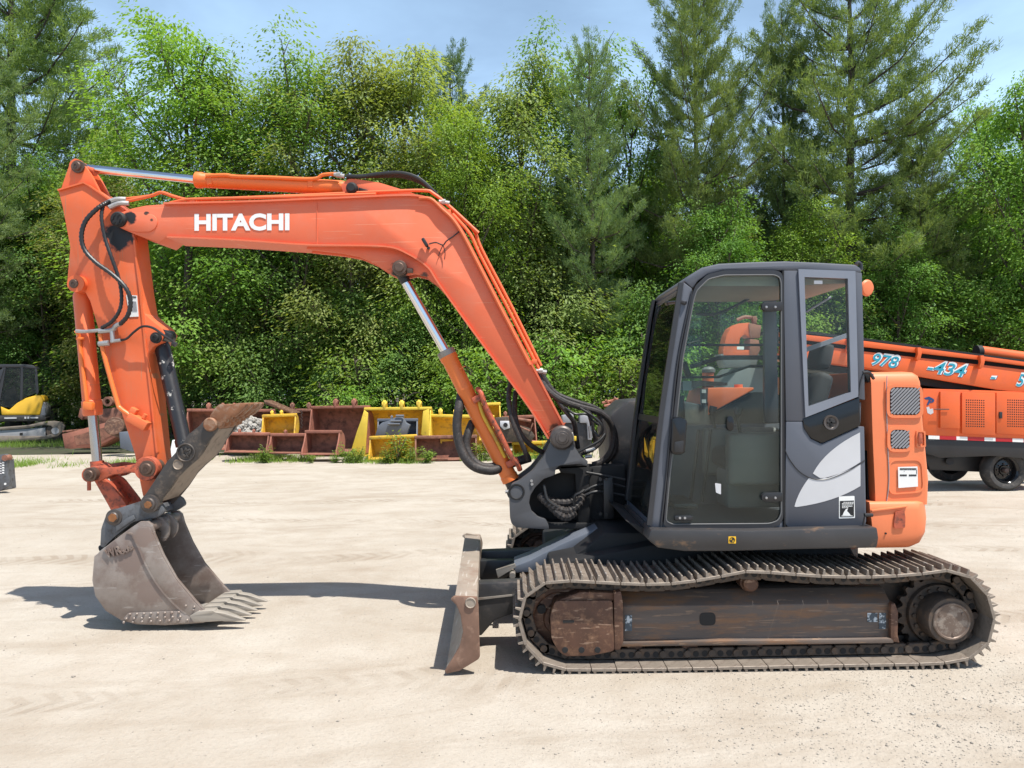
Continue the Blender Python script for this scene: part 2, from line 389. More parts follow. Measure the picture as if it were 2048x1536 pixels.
M['bucket'] = mat('worn_bucket_steel', (.31, .265, .235), .5, .3, spots=[(p_.x, p_.y, p_.z, r_, c_) for p_, r_, c_ in zip(kb, (.13, .11, .08, .06), ((.225, .168, .143), (.235, .180, .155), (.235, .172, .142), (.19, .14, .12)))], scr=.25, scol=(.40, .36, .33), sdir=(3, 3, 20), var=.15, scale=2.2, col2=(.205, .150, .125), thr=(.42, .66), bump=.05, bscale=30, fine=.1, fcol=(.4, .36, .31))
M['bucket_in'] = mat('polished_bucket_steel', (.42, .395, .36), .5, .3, var=.15, scale=3, stretch=(1, 1, .3), bump=.05, bscale=30)
M['tooth'] = mat('tooth_steel', (.38, .34, .29), .55, .3, var=.12, scale=6, bump=.1, bscale=25)
M['blade'] = mat('blade_steel', (.315, .262, .212), .6, .1, scr=.4, scol=(.46, .42, .37), sdir=(20, 2, 3), var=.12, scale=4, col2=(.24, .165, .125), thr=(.5, .75), bump=.06, bscale=30)
M['blade_rust'] = mat('rusty_blade_end', (.185, .105, .072), .65, 0, var=.25, scale=7, col2=(.32, .2, .14), thr=(.55, .75), bump=.1, bscale=30)
M['black'] = mat('black_paint', (.022, .022, .024), .42, var=.2, scale=5, fine=.1, fcol=(.12, .11, .1))
M['black_dusty'] = mat('dusty_black_paint', (.035, .034, .035), .5, var=.25, scale=4, col2=(.12, .10, .088), thr=(.52, .8), fine=.1, fcol=(.2, .18, .16))
M['black_chip'] = mat('chipped_black_paint', (.02, .02, .022), .35, var=.2, scale=5, col2=(.5, .48, .44), thr=(.60, .64), bump=.03)
M['deep'] = mat('black_and_hole_shade', (.012, .012, .013), .7, var=.2, scale=5)  # plain black; on hole discs and gap fills it stands in for shade
M['grey'] = mat('cab_grey_paint', (.092, .099, .120), .42, var=.06, scale=2, fine=.04, fcol=(.22, .22, .22))
M['post_grey'] = mat('swing_post_grey', (.080, .080, .086), .45, var=.15, scale=3, fine=.2, fcol=(.24, .23, .22), spots=((W(1125, 860, 5.55).x, 1.05, W(1125, 860, 5.55).z, .09, (.03, .026, .024)),))
M['cab_black'] = mat('cab_black_trim', (.030, .030, .034), .38, var=.1, scale=4, fine=.05, fcol=(.15, .15, .15))
M['gloss_black'] = mat('gloss_black', (.010, .010, .011), .12, var=.05, scale=4)
M['sill'] = mat('scuffed_black_skirt', (.040, .038, .039), .42, var=.2, scale=4, col2=(.20, .12, .07), thr=(.58, .72), stretch=(.6, 1, 1), fine=.06, fcol=(.25, .22, .2))
M['win_grey'] = mat('window_frame_grey', (.22, .235, .275), .4, .2, var=.05, scale=4)
M['white'] = mat('white_marking', (.80, .80, .78), .5, var=.03, scale=8)
M['silver'] = mat('silver_grey_decal', (.56, .56, .575), .45, var=.05, scale=3, fine=.03)
M['chrome'] = mat('chrome_rod', (.75, .76, .78), .10, 1.0, var=.04, scale=4)
M['rod'] = mat('dull_rod', (.45, .43, .41), .22, .9, var=.12, scale=6)
M['hub'] = mat('dusty_hub_steel', (.17, .125, .10), .5, .3, var=.2, scale=6, col2=(.30, .25, .21), thr=(.5, .6))
M['pin'] = mat('brown_pin_steel', (.12, .075, .055), .5, .4, var=.3, scale=14)
M['pin_rust'] = mat('rusty_pin', (.25, .105, .04), .6, .2, var=.3, scale=14)
M['pin_grey'] = mat('grey_pin_steel', (.10, .085, .078), .45, .4, var=.25, scale=14)
M['fitting'] = mat('zinc_fitting', (.42, .41, .40), .4, .6, var=.15, scale=14)
M['hose'] = mat('rubber_hose', (.018, .018, .019), .42, var=.2, scale=10)
M['sleeve'] = mat('worn_hose_sleeve', (.030, .026, .025), .6, var=.35, scale=18, col2=(.10, .08, .07), thr=(.55, .72), bump=.4, bscale=40)
M['thumb'] = mat('thumb_black_steel', (.060, .052, .047), .5, .2, var=.3, scale=6, col2=(.17, .13, .10), thr=(.52, .72), fine=.25, fcol=(.26, .22, .18))
M['thumb_face'] = mat('thumb_worn_face', (.27, .215, .17), .55, .2, var=.2, scale=6, col2=(.11, .075, .055), thr=(.52, .7))
M['thumb_rust'] = mat('thumb_rusty_tip', (.24, .105, .05), .6, .15, var=.25, scale=7, col2=(.34, .25, .18), thr=(.5, .7))
M['coupler'] = mat('coupler_grey', (.11, .115, .125), .5, .1, var=.25, scale=6, col2=(.05, .04, .035), thr=(.5, .7))
M['yellow'] = mat('yellow_paint', (.78, .55, .06), .5, col2=(.50, .30, .07), thr=(.56, .70), var=.1, scale=2, fine=.12, fcol=(.3, .16, .06))
M['yellow_worn'] = mat('worn_yellow_paint', (.70, .43, .04), .6, var=.15, scale=2, col2=(.32, .18, .06), thr=(.5, .68), fine=.3, fcol=(.22, .1, .05))
M['yellow_mini'] = mat('amber_yellow_paint', (.72, .42, .03), .4, var=.06, scale=2)
M['light_grey'] = mat('light_grey_paint', (.30, .30, .32), .5, var=.1, scale=3)
M['bluegrey'] = mat('blue_grey_paint', (.12, .135, .165), .5, var=.1, scale=3)
M['rubber'] = mat('tyre_rubber', (.035, .033, .032), .75, var=.25, scale=6, col2=(.12, .105, .09), thr=(.5, .8))
M['mini_track'] = mat('dusty_rubber_track', (.20, .165, .135), .7, var=.2, scale=5)
M['red'] = mat('red_reflector', (.45, .012, .02), .3, var=.05)
M['teal'] = mat('teal_lettering', (.02, .30, .42), .4, var=.1, scale=6)
M['navy'] = mat('navy_lettering', (.02, .05, .16), .4, var=.1, scale=6)
M['hazard'] = mat('amber_sticker', (.85, .48, .02), .45, var=.03)
M['seat'] = mat('seat_fabric', (.035, .036, .038), .8, var=.1, scale=20)
M['plastic'] = mat('grey_plastic', (.13, .13, .13), .55, var=.08, scale=6)
M['liner'] = mat('tan_headliner', (.42, .36, .29), .8, var=.1, scale=3)
M['chain_steel'] = mat('dark_chain', (.10, .07, .06), .6, .4)
M['bark'] = mat('bark', (.085, .068, .054), .85, var=.35, scale=3, stretch=(1, 1, .25), bump=.5, bscale=10)
M['pine_bark'] = mat('pine_bark', (.070, .055, .047), .85, var=.35, scale=3, stretch=(1, 1, .35), bump=.5, bscale=10)
M['stone'] = mat('grey_stone', (.36, .34, .31), .85, var=.3, scale=2)
M['cab_glass'] = glass('tinted_cab_glass', (.95, .985, .97), .012, (.42, .42, .37))
M['door_glass'] = glass('dust_and_haze_door_glass', (.91, .975, .945), .032, (.40, .40, .36))  # dust film, its amount also set to imitate reflected haze on the pane
M['mini_glass'] = glass('dark_mini_glass', (.55, .62, .60), .03)
# ================================================================== the excavator
EX = empty('excavator', (1.5, 1.15, 0), 'large orange crawler excavator with grey cab, boom stretched out, bucket and thumb on the ground', 'excavator')
def Y(D): return D + CAMY

# ---- boom
DB0, DB1, DBC = 5.60, 5.90, 5.75
top = [(243, 424), (262, 417), (290, 411), (330, 408), (380, 408), (500, 404), (600, 400), (700, 396), (790, 392), (838, 393), (870, 404), (897, 425), (920, 455), (940, 490), (1000, 607), (1060, 722), (1131, 856)]
botm = [(1127, 880), (1100, 876), (1060, 815), (1000, 733), (940, 652), (878, 566), (855, 532), (814, 505), (773, 491), (680, 489), (600, 487), (470, 478), (335, 472), (318, 486), (292, 477), (268, 468), (243, 457), (228, 447), (228, 431)]
b = MB(); b.pxprism(top + botm, DB0, DB1, .007)
boom = b.build('boom', M['boom_orange'], EX)
fl = MB()                                                       # bottom plate standing proud of the side plates
lower = XZ([(1097, 877), (1060, 817), (1000, 735), (940, 654), (878, 568), (855, 534), (814, 507), (773, 493.5), (680, 491), (600, 489), (470, 480), (335, 474)], DB0)
fl.strip([(p.x, p.y) for p in spline([Vector(q) for q in lower], 4)], Y(DB0) - .016, Y(DB1) + .016, .013)
upper = XZ([(330, 408), (500, 404), (600, 400), (700, 396), (790, 392), (838, 393), (870, 404), (897, 425), (920, 455), (940, 490), (1000, 607), (1060, 722), (1128, 852)], DB0)
fl.strip([(p.x, p.y) for p in spline([Vector(q) for q in upper], 4)], Y(DB0) - .026, Y(DB1) + .026, .014)
fl.build('flange', M['boom_orange'], boom)
s = MB()
for D in (5.588,):
    e = XZ([(226, 447), (226, 430), (240, 424), (290, 425), (308, 430), (315, 441), (312, 455), (300, 464), (268, 464), (240, 456)], D)
    s.prism(rnd2(e, .03), Y(D), Y(D) + .03, .006)
s.build('tip_boss', M['boom_orange'], boom)
b = MB(); p = W(235, 438, 5.56)
b.lathe([(0, -.012), (.045, -.012), (.052, 0), (.058, .006), (.058, .03), (.05, .05), (0, .05)], (p.x, p.y, p.z), (0, 1, 0), 24)
for k in range(6): b.cyl((p.x + .03 * math.cos(k * 1.05), p.y - .02, p.z + .03 * math.sin(k * 1.05)), (p.x + .03 * math.cos(k * 1.05), p.y, p.z + .03 * math.sin(k * 1.05)), .007, n=8)
b.build('tip_pin', M['deep'], boom)
# ear plates that carry the boom cylinder head
e = XZ([(613, 499), (680, 506), (718, 513), (750, 527), (782, 548), (796, 554), (812, 552), (830, 548), (852, 553), (873, 569), (900, 598), (900, 560), (860, 520), (800, 495), (700, 486), (620, 486)], 5.67)
b = MB(); b.prism(e, Y(5.66), Y(5.69), .004); b.prism(e, Y(5.81), Y(5.84), .004)
b.build('cylinder_ear', M['boom_orange'], boom)
b = MB(); p = W(798, 534, 5.57)
b.lathe([(0, 0), (.030, 0), (.036, .006), (.036, .014), (.052, .016), (.056, .022), (.056, .05), (.045, .12), (0, .12)], p, (0, 1, 0), 28)
b.obox(p + Vector((.075, .05, -.02)), (.05, 0, 0), (0, .03, 0), (0, 0, .035), .006)
b.build('cylinder_pin', M['pin'], boom)
# arm cylinder bracket on top of the boom
e = XZ([(690, 392), (684, 372), (700, 360), (722, 362), (760, 368), (806, 382), (838, 393)], 5.70)
b = MB(); b.prism(rnd2(e, .02), Y(5.66), Y(5.69), .004); b.prism(rnd2(e, .02), Y(5.81), Y(5.84), .004)
b.build('cylinder_bracket', M['boom_orange'], boom)
b = MB(); p = W(702, 374, 5.60)
b.lathe([(0, 0), (.028, 0), (.034, .008), (.04, .012), (.045, .03), (.045, .09), (0, .09)], p, (0, 1, 0), 24)
b.obox(p + Vector((.085, .05, -.015)), (.07, 0, -.02), (0, .03, 0), (0, 0, .025), .006)
b.build('bracket_pin', M['deep'], boom)
# weld seams and lettering
b = MB(); b.pxtube([(634, 405, 5.598), (634, 488, 5.598)], .0035, 6, 1)
b.pxtube([(1094, 866, 5.597), (1117, 851, 5.597), (1131, 846, 5.597)], .004, 6, 1); b.build('weld_seam', M['boom_orange'], boom)
o, ur, ut = W(389, 462, 5.597), W(579, 461, 5.597), W(389, 427.5, 5.597)
text_mesh('lettering', 'HITACHI', M['white'], o, ur - o, ut - o, boom, .0015, .042)
# pipes over the boom
b = MB()
for dD in (0, .055):
    b.pxtube([(246, 404 - dD * 100, 5.64 + dD), (300, 392, 5.64 + dD), (322, 385, 5.64 + dD), (345, 392, 5.64 + dD), (372, 399, 5.64 + dD), (400, 399, 5.64 + dD), (600, 391, 5.64 + dD), (750, 384, 5.64 + dD), (845, 381, 5.64 + dD), (868, 388, 5.64 + dD), (905, 418, 5.64 + dD), (945, 455, 5.64 + dD), (957, 466, 5.64 + dD), (955, 482, 5.64 + dD), (938, 474, 5.64 + dD)][:13], .013, 8, 5)
b.pxtube([(340, 406, 5.60), (368, 400, 5.59), (400, 398, 5.59), (600, 393, 5.59), (752, 388, 5.59)], .012, 8, 5)
b.pxtube([(838, 396, 5.585), (862, 398, 5.58), (884, 418, 5.575), (905, 438, 5.575), (925, 468, 5.575), (950, 516, 5.575), (1000, 614, 5.575), (1060, 730, 5.575)], .012, 8, 5)
b.pxtube([(905, 428, 5.62), (940, 468, 5.62), (960, 510, 5.62), (1020, 625, 5.62), (1068, 720, 5.62), (1080, 742, 5.62)], .013, 8, 5)
b.pxtube([(905, 422, 5.72), (946, 458, 5.72), (964, 500, 5.72), (1024, 615, 5.72), (1082, 732, 5.72)], .013, 8, 5)
b.build('hydraulic_pipe', M['orange'], boom)
b = MB()
for px, py in ((384, 402), (604, 396), (896, 424), (1069, 724)):
    p = W(px, py, 5.585); b.box((p.x - .02, p.y, p.z - .016), (p.x + .02, p.y + .12, p.z + .02), .004)
b.each('pipe_clamp', M['orange'], boom)
b = MB()
for k in range(3): b.pxtube([(693, 352 + 2 * k, 5.66 + .04 * k), (720, 353, 5.66 + .04 * k), (760, 348 + 2 * k, 5.66 + .04 * k), (800, 346 + 3 * k, 5.66 + .04 * k), (835, 356 + 3 * k, 5.66 + .04 * k), (862, 378, 5.66 + .04 * k), (880, 398, 5.68 + .04 * k)], .016, 10, 6)
b.build('hose', M['hose'], boom)
b = MB()
for a in ((676, 350, 5.66), (886, 404, 5.64), (1080, 742, 5.62)):
    p = W(*a); b.cyl(p + Vector((-.03, 0, .004)), p + Vector((.05, 0, -.01)), .017, n=8); b.cyl(p + Vector((-.01, 0, 0)), p + Vector((.02, 0, 0)), .022, n=6)
b.each('hose_fitting', M['fitting'], boom)
# work lamp stub and loose wires on the boom side
b = MB(); p = W(850, 485, 5.56)
b.obox(p, (.035, 0, -.06), (0, .05, 0), (.022, 0, .014), .008); b.cyl(W(857, 496, 5.57), W(857, 496, 5.60), .012, n=10)
b.build('lamp_stub', M['black'], boom)
b = MB()
b.pxtube([(858, 488, 5.57), (872, 485, 5.585), (886, 490, 5.58), (893, 482, 5.58), (910, 470, 5.585), (926, 456, 5.585)], .005, 6, 5)
b.pxtube([(886, 490, 5.58), (880, 503, 5.585), (877, 512, 5.585)], .0035, 5, 4); b.pxtube([(886, 490, 5.58), (890, 505, 5.58), (889, 519, 5.585)], .0035, 5, 4)
b.build('lamp_wire', M['hose'], boom)

# ---- arm cylinder
def axis(p, q): return (q - p).normalized()
b = MB(); A, B = W(392, 360, DBC), W(690, 376, DBC); d = axis(A, B)
b.lathe([(0, 0), (.058, 0), (.062, .006), (.062, .05), (.056, .06), (.056, (B - A).length - .03), (.05, (B - A).length), (0, (B - A).length)], A, d, 24)
ac = b.build('arm_cylinder', M['bright_orange'], EX)
b = MB(); b.cyl(W(165, 336, DBC), A + d * .03, .031, n=20); b.build('rod', M['chrome'], ac)
b = MB(); b.cyl(W(146, 332, DBC), W(192, 343, DBC), .036, n=16); p = W(151, 331, 5.68); b.cyl(p, p + Vector((0, .14, 0)), .05, n=20); b.build('rod_eye', M['boom_orange'], ac)
b = MB(); b.pxtube([(412, 352, 5.69), (450, 350, 5.69), (472, 353, 5.69), (540, 355, 5.69), (625, 358, 5.69), (645, 350, 5.69), (668, 348, 5.69), (680, 350, 5.68)], .015, 8, 5)
for px, py in ((418, 355), (620, 362)):
    p = W(px, py, 5.69); b.box((p.x - .02, p.y, p.z - .05), (p.x + .02, p.y + .05, p.z + .02), .004)
b.build('oil_pipe', M['bright_orange'], ac)

# ---- boom cylinder
b = MB(); A, B = W(891, 702, DBC), W(1022, 961, DBC); d = axis(A, B); Ln = (B - A).length
b.lathe([(0, 0), (.066, 0), (.070, .006), (.070, .07), (.063, .085), (.063, .32), (.0655, .325), (.0655, .335), (.063, .34), (.063, Ln - .05), (.068, Ln - .045), (.068, Ln), (0, Ln)], A, d, 28)
bc = b.build('boom_cylinder', M['bright_orange'], EX)
b = MB(); b.cyl(W(802, 548, DBC), A + d * .03, .036, n=24); b.build('rod', M['chrome'], bc)
b = MB(); p = W(798, 535, 5.70); b.cyl(p, p + Vector((0, .11, 0)), .06, n=24); b.cyl(W(799, 537, DBC), W(812, 566, DBC), .05, .038, n=20)
q = W(1033, 984, 5.68); b.cyl(q, q + Vector((0, .14, 0)), .075, n=24); b.cyl(B, W(1033, 984, DBC), .055, n=20)
b.build('cylinder_eye', M['black'], bc)
b = MB(); b.pxtube([(955, 778, 5.70), (962, 786, 5.66), (972, 815, 5.66), (1000, 868, 5.66), (1022, 912, 5.66), (1036, 930, 5.68), (1040, 940, 5.70)], .020, 10, 5)
for px, py in ((962, 796), (1030, 925)):
    p = W(px, py, 5.68); b.obox(p + Vector((-.02, .02, 0)), d.cross(Vector((0, 1, 0))) * .1, (0, .06, 0), d * .05, .005)
b.build('oil_pipe', M['red_orange'], bc)
b = MB(); b.obox(W(925, 735, 5.672), d * .006, (0, .004, 0), d.cross(Vector((0, 1, 0))) * .05); b.build('weld_seam', M['bright_orange'], bc)
b = MB(); b.cyl(A - d * .004, A + d * .045, .0715, n=28, bev=.005); b.build('gland', M['steel'], bc)
b = MB()
b.pxtube([(958, 802, 5.70), (966, 830, 5.68), (988, 872, 5.68), (1010, 915, 5.70)], .014, 8, 5)
b.build('relief_pipe', M['yellow_worn'], bc)
b = MB()
b.pxtube([(924, 782, 5.80), (918, 815, 5.72), (914, 850, 5.70), (918, 885, 5.68), (930, 915, 5.66), (952, 935, 5.66), (985, 941, 5.68), (1012, 930, 5.75), (1060, 915, 5.80)], .036, 12, 6)
b.pxtube([(945, 845, 5.80), (937, 865, 5.74), (932, 890, 5.72), (944, 918, 5.70), (968, 934, 5.70), (1005, 930, 5.75)], .033, 12, 6)
b.build('hose', M['sleeve'], bc)

# ---- arm (stick)
D0, D1 = 5.65, 5.87
pts = [(116, 380), (168, 365), (178, 370), (251, 420), (262, 445), (268, 470), (274, 524), (281, 580), (289, 627), (303, 640), (322, 655), (330, 668), (322, 684), (306, 694), (298, 706), (298, 740), (304, 790), (315, 900), (318, 925), (316, 955), (306, 985), (302, 1012), (292, 1018), (284, 985), (276, 945), (269, 907), (202, 700), (198, 663), (180, 603), (168, 581), (153, 580), (138, 574), (134, 562), (140, 494), (125, 415)]
b = MB(); b.pxprism(pts, D0, D1, .006)
arm = b.build('arm', M['arm_orange'], EX)
e = XZ([(122, 384), (127, 368), (139, 334), (142, 323), (151, 317), (162, 321), (170, 331), (184, 351), (205, 392), (180, 380), (165, 372)], 5.68)
b = MB(); b.prism(rnd2(e, .015), Y(5.67), Y(5.70), .004); b.prism(rnd2(e, .015), Y(5.80), Y(5.83), .004); b.build('top_ear', M['arm_orange'], arm)
b = MB(); f1 = XZ([(117, 381), (168, 366), (178, 371), (200, 386), (250, 421)], D0); b.strip(f1, Y(D0) - .014, Y(D1) + .014, .012)
f1 = XZ([(268, 470), (274, 524), (281, 580), (287, 640), (293, 700), (304, 800), (315, 905)], D0); b.strip(f1, Y(D0) - .012, Y(D0) + .02, .013); b.build('flange', M['arm_orange'], arm)
def pin(px, py, D, r, mt, parent, depth=.08, name='pin', cap=.7):
    p = W(px, py, D); m = MB()
    m.lathe([(0, 0), (r * cap * .85, 0), (r * cap, .006), (r * cap, .02), (r, .022), (r * 1.02, .03), (r * 1.02, depth), (0, depth)], p, (0, 1, 0), 24)
    m.lathe([(r * cap * .35, -.004), (r * cap * .45, -.004), (r * cap * .45, .004), (r * cap * .35, .004)], p, (0, 1, 0), 16)
    return m.build(name, mt, parent)
pin(151, 331, 5.63, .048, M['pin'], arm); pin(146, 567, 5.59, .050, M['pin'], arm, .1); pin(291, 938, 5.50, .060, M['pin'], arm, .18)
b = MB(); p = W(151, 567, 5.60); b.cyl(p, p + Vector((0, .3, 0)), .065, n=24); b.build('pin_boss', M['arm_orange'], arm)
pin(308, 675, 5.61, .042, M['deep'], arm, .06)
# sticker
def plate(name, px, D, mt, parent, th=.003, rad=0):
    m = MB(); m.pxprism(px, D, D + th, 0, rad); return m.build(name, mt, parent)
st = plate('sticker', [(252, 590), (274, 591), (277, 633), (259, 634)], 5.645, M['white'], arm)
plate('sticker_print', [(255, 592), (272, 593), (272, 595.5), (255, 594.5)], 5.642, M['deep'], st)
plate('sticker_mark', [(262, 602), (272, 603), (274, 622), (264, 622)], 5.642, M['light_grey'], st)
# corrugated hoses and pipes on the arm
b = MB()
b.pxtube([(222, 404, 5.60), (213, 406, 5.59), (195, 417, 5.57), (172, 441, 5.55), (163, 470, 5.54), (169, 499, 5.54), (192, 525, 5.54), (225, 549, 5.54), (251, 575, 5.54), (261, 602, 5.55), (256, 630, 5.56), (241, 648, 5.58)], .0165, 10, 8, .012)
b.build('hose', M['hose'], arm)
b = MB()
b.pxtube([(206, 412, 5.60), (203, 436, 5.58), (210, 476, 5.57), (222, 512, 5.56), (236, 552, 5.57), (243, 588, 5.57), (240, 618, 5.57), (225, 642, 5.58), (203, 656, 5.60)], .0135, 10, 8, .011)
b.pxtube([(232, 681, 5.60), (252, 678, 5.60), (268, 664, 5.58), (285, 653, 5.57), (306, 656, 5.57), (328, 671, 5.57), (346, 683, 5.60)], .009, 8, 6)
b.build('hose', M['hose'], arm)
b = MB()
b.pxtube([(152, 662, 5.60), (172, 663, 5.60), (205, 660, 5.60)], .014, 8, 4); b.pxtube([(198, 663, 5.60), (224, 660, 5.60), (232, 652, 5.59), (240, 648, 5.58)], .018, 8, 4)
b.pxtube([(224, 660, 5.60), (226, 684, 5.60)], .017, 8, 2); b.pxtube([(222, 683, 5.60), (242, 680, 5.60)], .014, 8, 2); b.pxtube([(198, 688, 5.60), (218, 686, 5.60)], .022, 8, 2)
for dx, dy in ((0, 0), (6, 8)): b.pxtube([(212 + dx, 407 + dy, 5.6), (232 + dx, 399 + dy, 5.62), (252 + dx, 399 + dy, 5.64)], .020, 8, 3)
b.build('hose_fitting', M['fitting'], arm)
b = MB(); b.pxtube([(200, 668, 5.61), (204, 690, 5.61), (212, 725, 5.61), (234, 803, 5.61), (240, 816, 5.61), (256, 828, 5.62), (268, 838, 5.62)], .017, 10, 5)
b.build('oil_pipe', M['bright_orange'], arm)
b = MB(); p = W(277, 843, 5.60); ax = axis(W(256, 828, 5.6), W(294, 850, 5.6)); az = ax.cross(Vector((0, -1, 0)))
b.obox(p, ax * .16, (0, .07, 0), az * .07, .006); b.obox(p + ax * -.07 + az * -.05, ax * .05, (0, .05, 0), az * .05, .006); b.cyl(p + ax * .02 + az * -.04, p + ax * .02 + az * -.075, .016, n=8)
b.build('valve_block', M['orange'], arm)

# ---- bucket cylinder, links
b = MB(); A, B = W(164, 585, DBC), W(186, 831, DBC); d = axis(A, B); Ln = (B - A).length
b.lathe([(0, 0), (.055, 0), (.065, .02), (.065, Ln - .12), (.072, Ln - .11), (.072, Ln - .02), (.066, Ln), (0, Ln)], A, d, 24)
kc = b.build('bucket_cylinder', M['orange'], EX)
b = MB(); b.cyl(B - d * .02, W(195, 928, DBC), .037, n=20); b.build('rod', M['rod'], kc)
b = MB(); b.pxtube([(152, 662, 5.63), (158, 672, 5.66), (161, 700, 5.67), (172, 790, 5.67), (175, 815, 5.68)], .014, 8, 5); b.obox(W(160, 677, 5.66), (.05, 0, 0), (0, .03, 0), (0, 0, .02), .004); b.obox(W(178, 812, 5.66), (.07, 0, -.01), (0, .05, 0), (0, 0, .06), .006)
b.build('oil_pipe', M['bright_orange'], kc)
b = MB(); p = W(196, 944, 5.70); b.cyl(p, p + Vector((0, .1, 0)), .07, n=24); b.cyl(W(194, 922, DBC), W(196, 944, DBC), .05, n=16); b.build('rod_eye', M['red_orange'], kc)
b = MB()
e = XZ([(176, 936), (192, 933), (220, 936), (282, 927), (300, 930), (302, 944), (290, 952), (264, 945), (222, 950), (196, 964), (178, 962), (168, 950)], 5.55)
b.prism(rnd2(e, .03), Y(5.55), Y(5.59), .006); b.prism(rnd2(e, .03), Y(5.91), Y(5.95), .006)
lk = b.each('idler_link', M['red_orange'], EX)[0]
pin(176, 950, 5.48, .050, M['pin'], lk, .12); b = MB(); p = W(178, 950, 5.52); b.cyl(p, p + Vector((0, .42, 0)), .055, n=20); p = W(178, 962, 5.52); b.cyl(p, p + Vector((.0, 0, -.07)), .014, n=8); b.build('pin_boss', M['red_orange'], lk)
p = W(291, 938, 5.53); b = MB(); b.lathe([(0, .0), (.085, 0), (.09, .01), (.09, .07), (0, .07)], p, (0, 1, 0), 28); b.build('pin_boss', M['red_orange'], lk)
b = MB()
e = XZ([(186, 958), (200, 955), (216, 962), (252, 1008), (256, 1024), (246, 1034), (226, 1030), (216, 1010)], 5.62)
b.prism(rnd2(e, .03), Y(5.62), Y(5.66), .006); b.prism(rnd2(e, .03), Y(5.82), Y(5.86), .006)
e = XZ([(206, 968), (214, 964), (244, 1008), (234, 1014)], 5.68); b.prism(e, Y(5.66), Y(5.82))
b.build('bucket_link', M['red_orange'], EX)

# ---- quick coupler and bucket
b = MB()
e = XZ([(214, 1024), (226, 1020), (254, 1011), (282, 1002), (300, 996), (324, 1010), (330, 1024), (312, 1036), (286, 1040), (266, 1044), (246, 1060), (226, 1076), (206, 1096), (200, 1092), (202, 1057)], 5.52)
b.prism(rnd2(e, .02), Y(5.52), Y(5.56), .006); b.prism(rnd2(e, .02), Y(5.86), Y(5.90), .006)
e2 = XZ([(226, 1036), (262, 1024), (310, 1012), (318, 1028), (260, 1046), (222, 1076), (208, 1090)], 5.6); b.prism(e2, Y(5.56), Y(5.86), .004)
e3 = XZ([(232, 1064), (258, 1046), (270, 1038), (266, 1030), (254, 1036), (232, 1052)], 5.505); b.prism(e3, Y(5.505), Y(5.52), .003)
cp = b.build('quick_coupler', M['coupler'], EX)
pin(224, 1036, 5.49, .060, M['pin_grey'], cp, .06, cap=.7); b = MB(); p = W(224, 1036, 5.48); b.cyl(p, p + Vector((0, .03, 0)), .032, n=6); b.build('pin_bolt', M['pin_rust'], cp)
b = MB()
for k in range(5): p = W(206 + k * 9, 1088 - k * 2, 5.60 + .03 * k); b.lathe([(.02, 0), (.028, .006), (.028, .02), (.02, .026)], p, (1, .2, .3), 12)
b.cyl(W(202, 1098, 5.6), W(240, 1082, 5.6), .03, n=12); b.build('latch_spring', M['deep'], cp)

side = [(280, 1043), (296, 1043), (304, 1050), (309, 1069), (327, 1111), (353, 1157), (392, 1203), (424, 1236), (407, 1246), (330, 1251), (273, 1249), (242, 1241), (211, 1222), (190, 1192), (184, 1161), (188, 1113), (223, 1084), (254, 1061)]
K0, K1 = 5.45, 5.97
b = MB(); e = XZ(side, K0)
hide = [(281, 1046), (254, 1064), (225, 1086), (191, 1114), (187, 1161), (193, 1190), (213, 1219), (243, 1238), (273, 1246), (330, 1248), (407, 1243), (430, 1238)]
hp = [(q.x, q.y) for q in spline([Vector(q) for q in XZ(hide, K0)], 4)]
b.strip(hp, Y(K0) + .028, Y(K1) - .028, .02)
bk = b.build('bucket', M['bucket_in'], EX)
for ya in (Y(K0), Y(K1) - .028):
    b = MB(); b.prism(e, ya, ya + .028, .005); b.build('side_plate', M['bucket'], bk)
b = MB()                                                        # raised rib and wear strip on the near side
r1 = XZ([(252, 1066), (266, 1070), (276, 1092), (292, 1130), (318, 1174), (352, 1212), (372, 1228)], K0 - .01)
b.strip([(q.x, q.y) for q in spline([Vector(q) for q in r1], 4)], Y(K0) - .012, Y(K0) - .001, .012)
e4 = XZ([(262, 1070), (275, 1054), (300, 1056), (306, 1072), (323, 1112), (350, 1159), (388, 1205), (418, 1236), (392, 1240), (372, 1229), (350, 1210), (316, 1170), (290, 1128)], K0 - .012)
b.prism(rnd2(e4, .01), Y(K0) - .011, Y(K0) - .002, .003); b.build('side_cutter', M['bucket'], bk)
b = MB(); e5 = XZ([(246, 1238), (256, 1226), (352, 1222), (368, 1219), (402, 1236), (410, 1243), (330, 1248), (274, 1246)], K0 - .01)
b.prism(rnd2(e5, .01), Y(K0) - .01, Y(K0) - .001, .003)
for row, (x0, x1, y0, y1, n) in enumerate(((259, 357, 1229, 1225, 8), (252, 360, 1238, 1234, 8), (247, 392, 1245, 1240, 9), (371, 402, 1212, 1228, 3), (388, 409, 1214, 1232, 3))):
    for k in range(n):
        p = W(x0 + (x1 - x0) * k / (n - 1), y0 + (y1 - y0) * k / (n - 1), K0 - .016)
        b.lathe([(0, -.005), (.006, -.004), (.010, .002), (.010, .008), (0, .008)], p, (0, 1, 0), 10)
b.build('wear_strip', M['bucket'], bk)
b = MB()
p = W(292, 1056, K0); b.cyl((p.x, Y(K0) + .02, p.z), (p.x, Y(K1) - .02, p.z), .038, n=20)
b.lathe([(.05, 0), (.055, .004), (.055, .03), (.05, .034)], (p.x + .01, Y(5.66), p.z - .02), (0, 1, 0), 24)
for yy in (5.62, 5.76):
    e6 = [(p.x + q[0], p.z + q[1]) for q in ((-.05, .05), (.03, .05), (.09, -.02), (.085, -.09), (.05, -.14), (.02, -.12), (.03, -.04), (-.06, -.03))]
    b.prism(rnd2(e6, .02), Y(yy), Y(yy) + .03, .006)
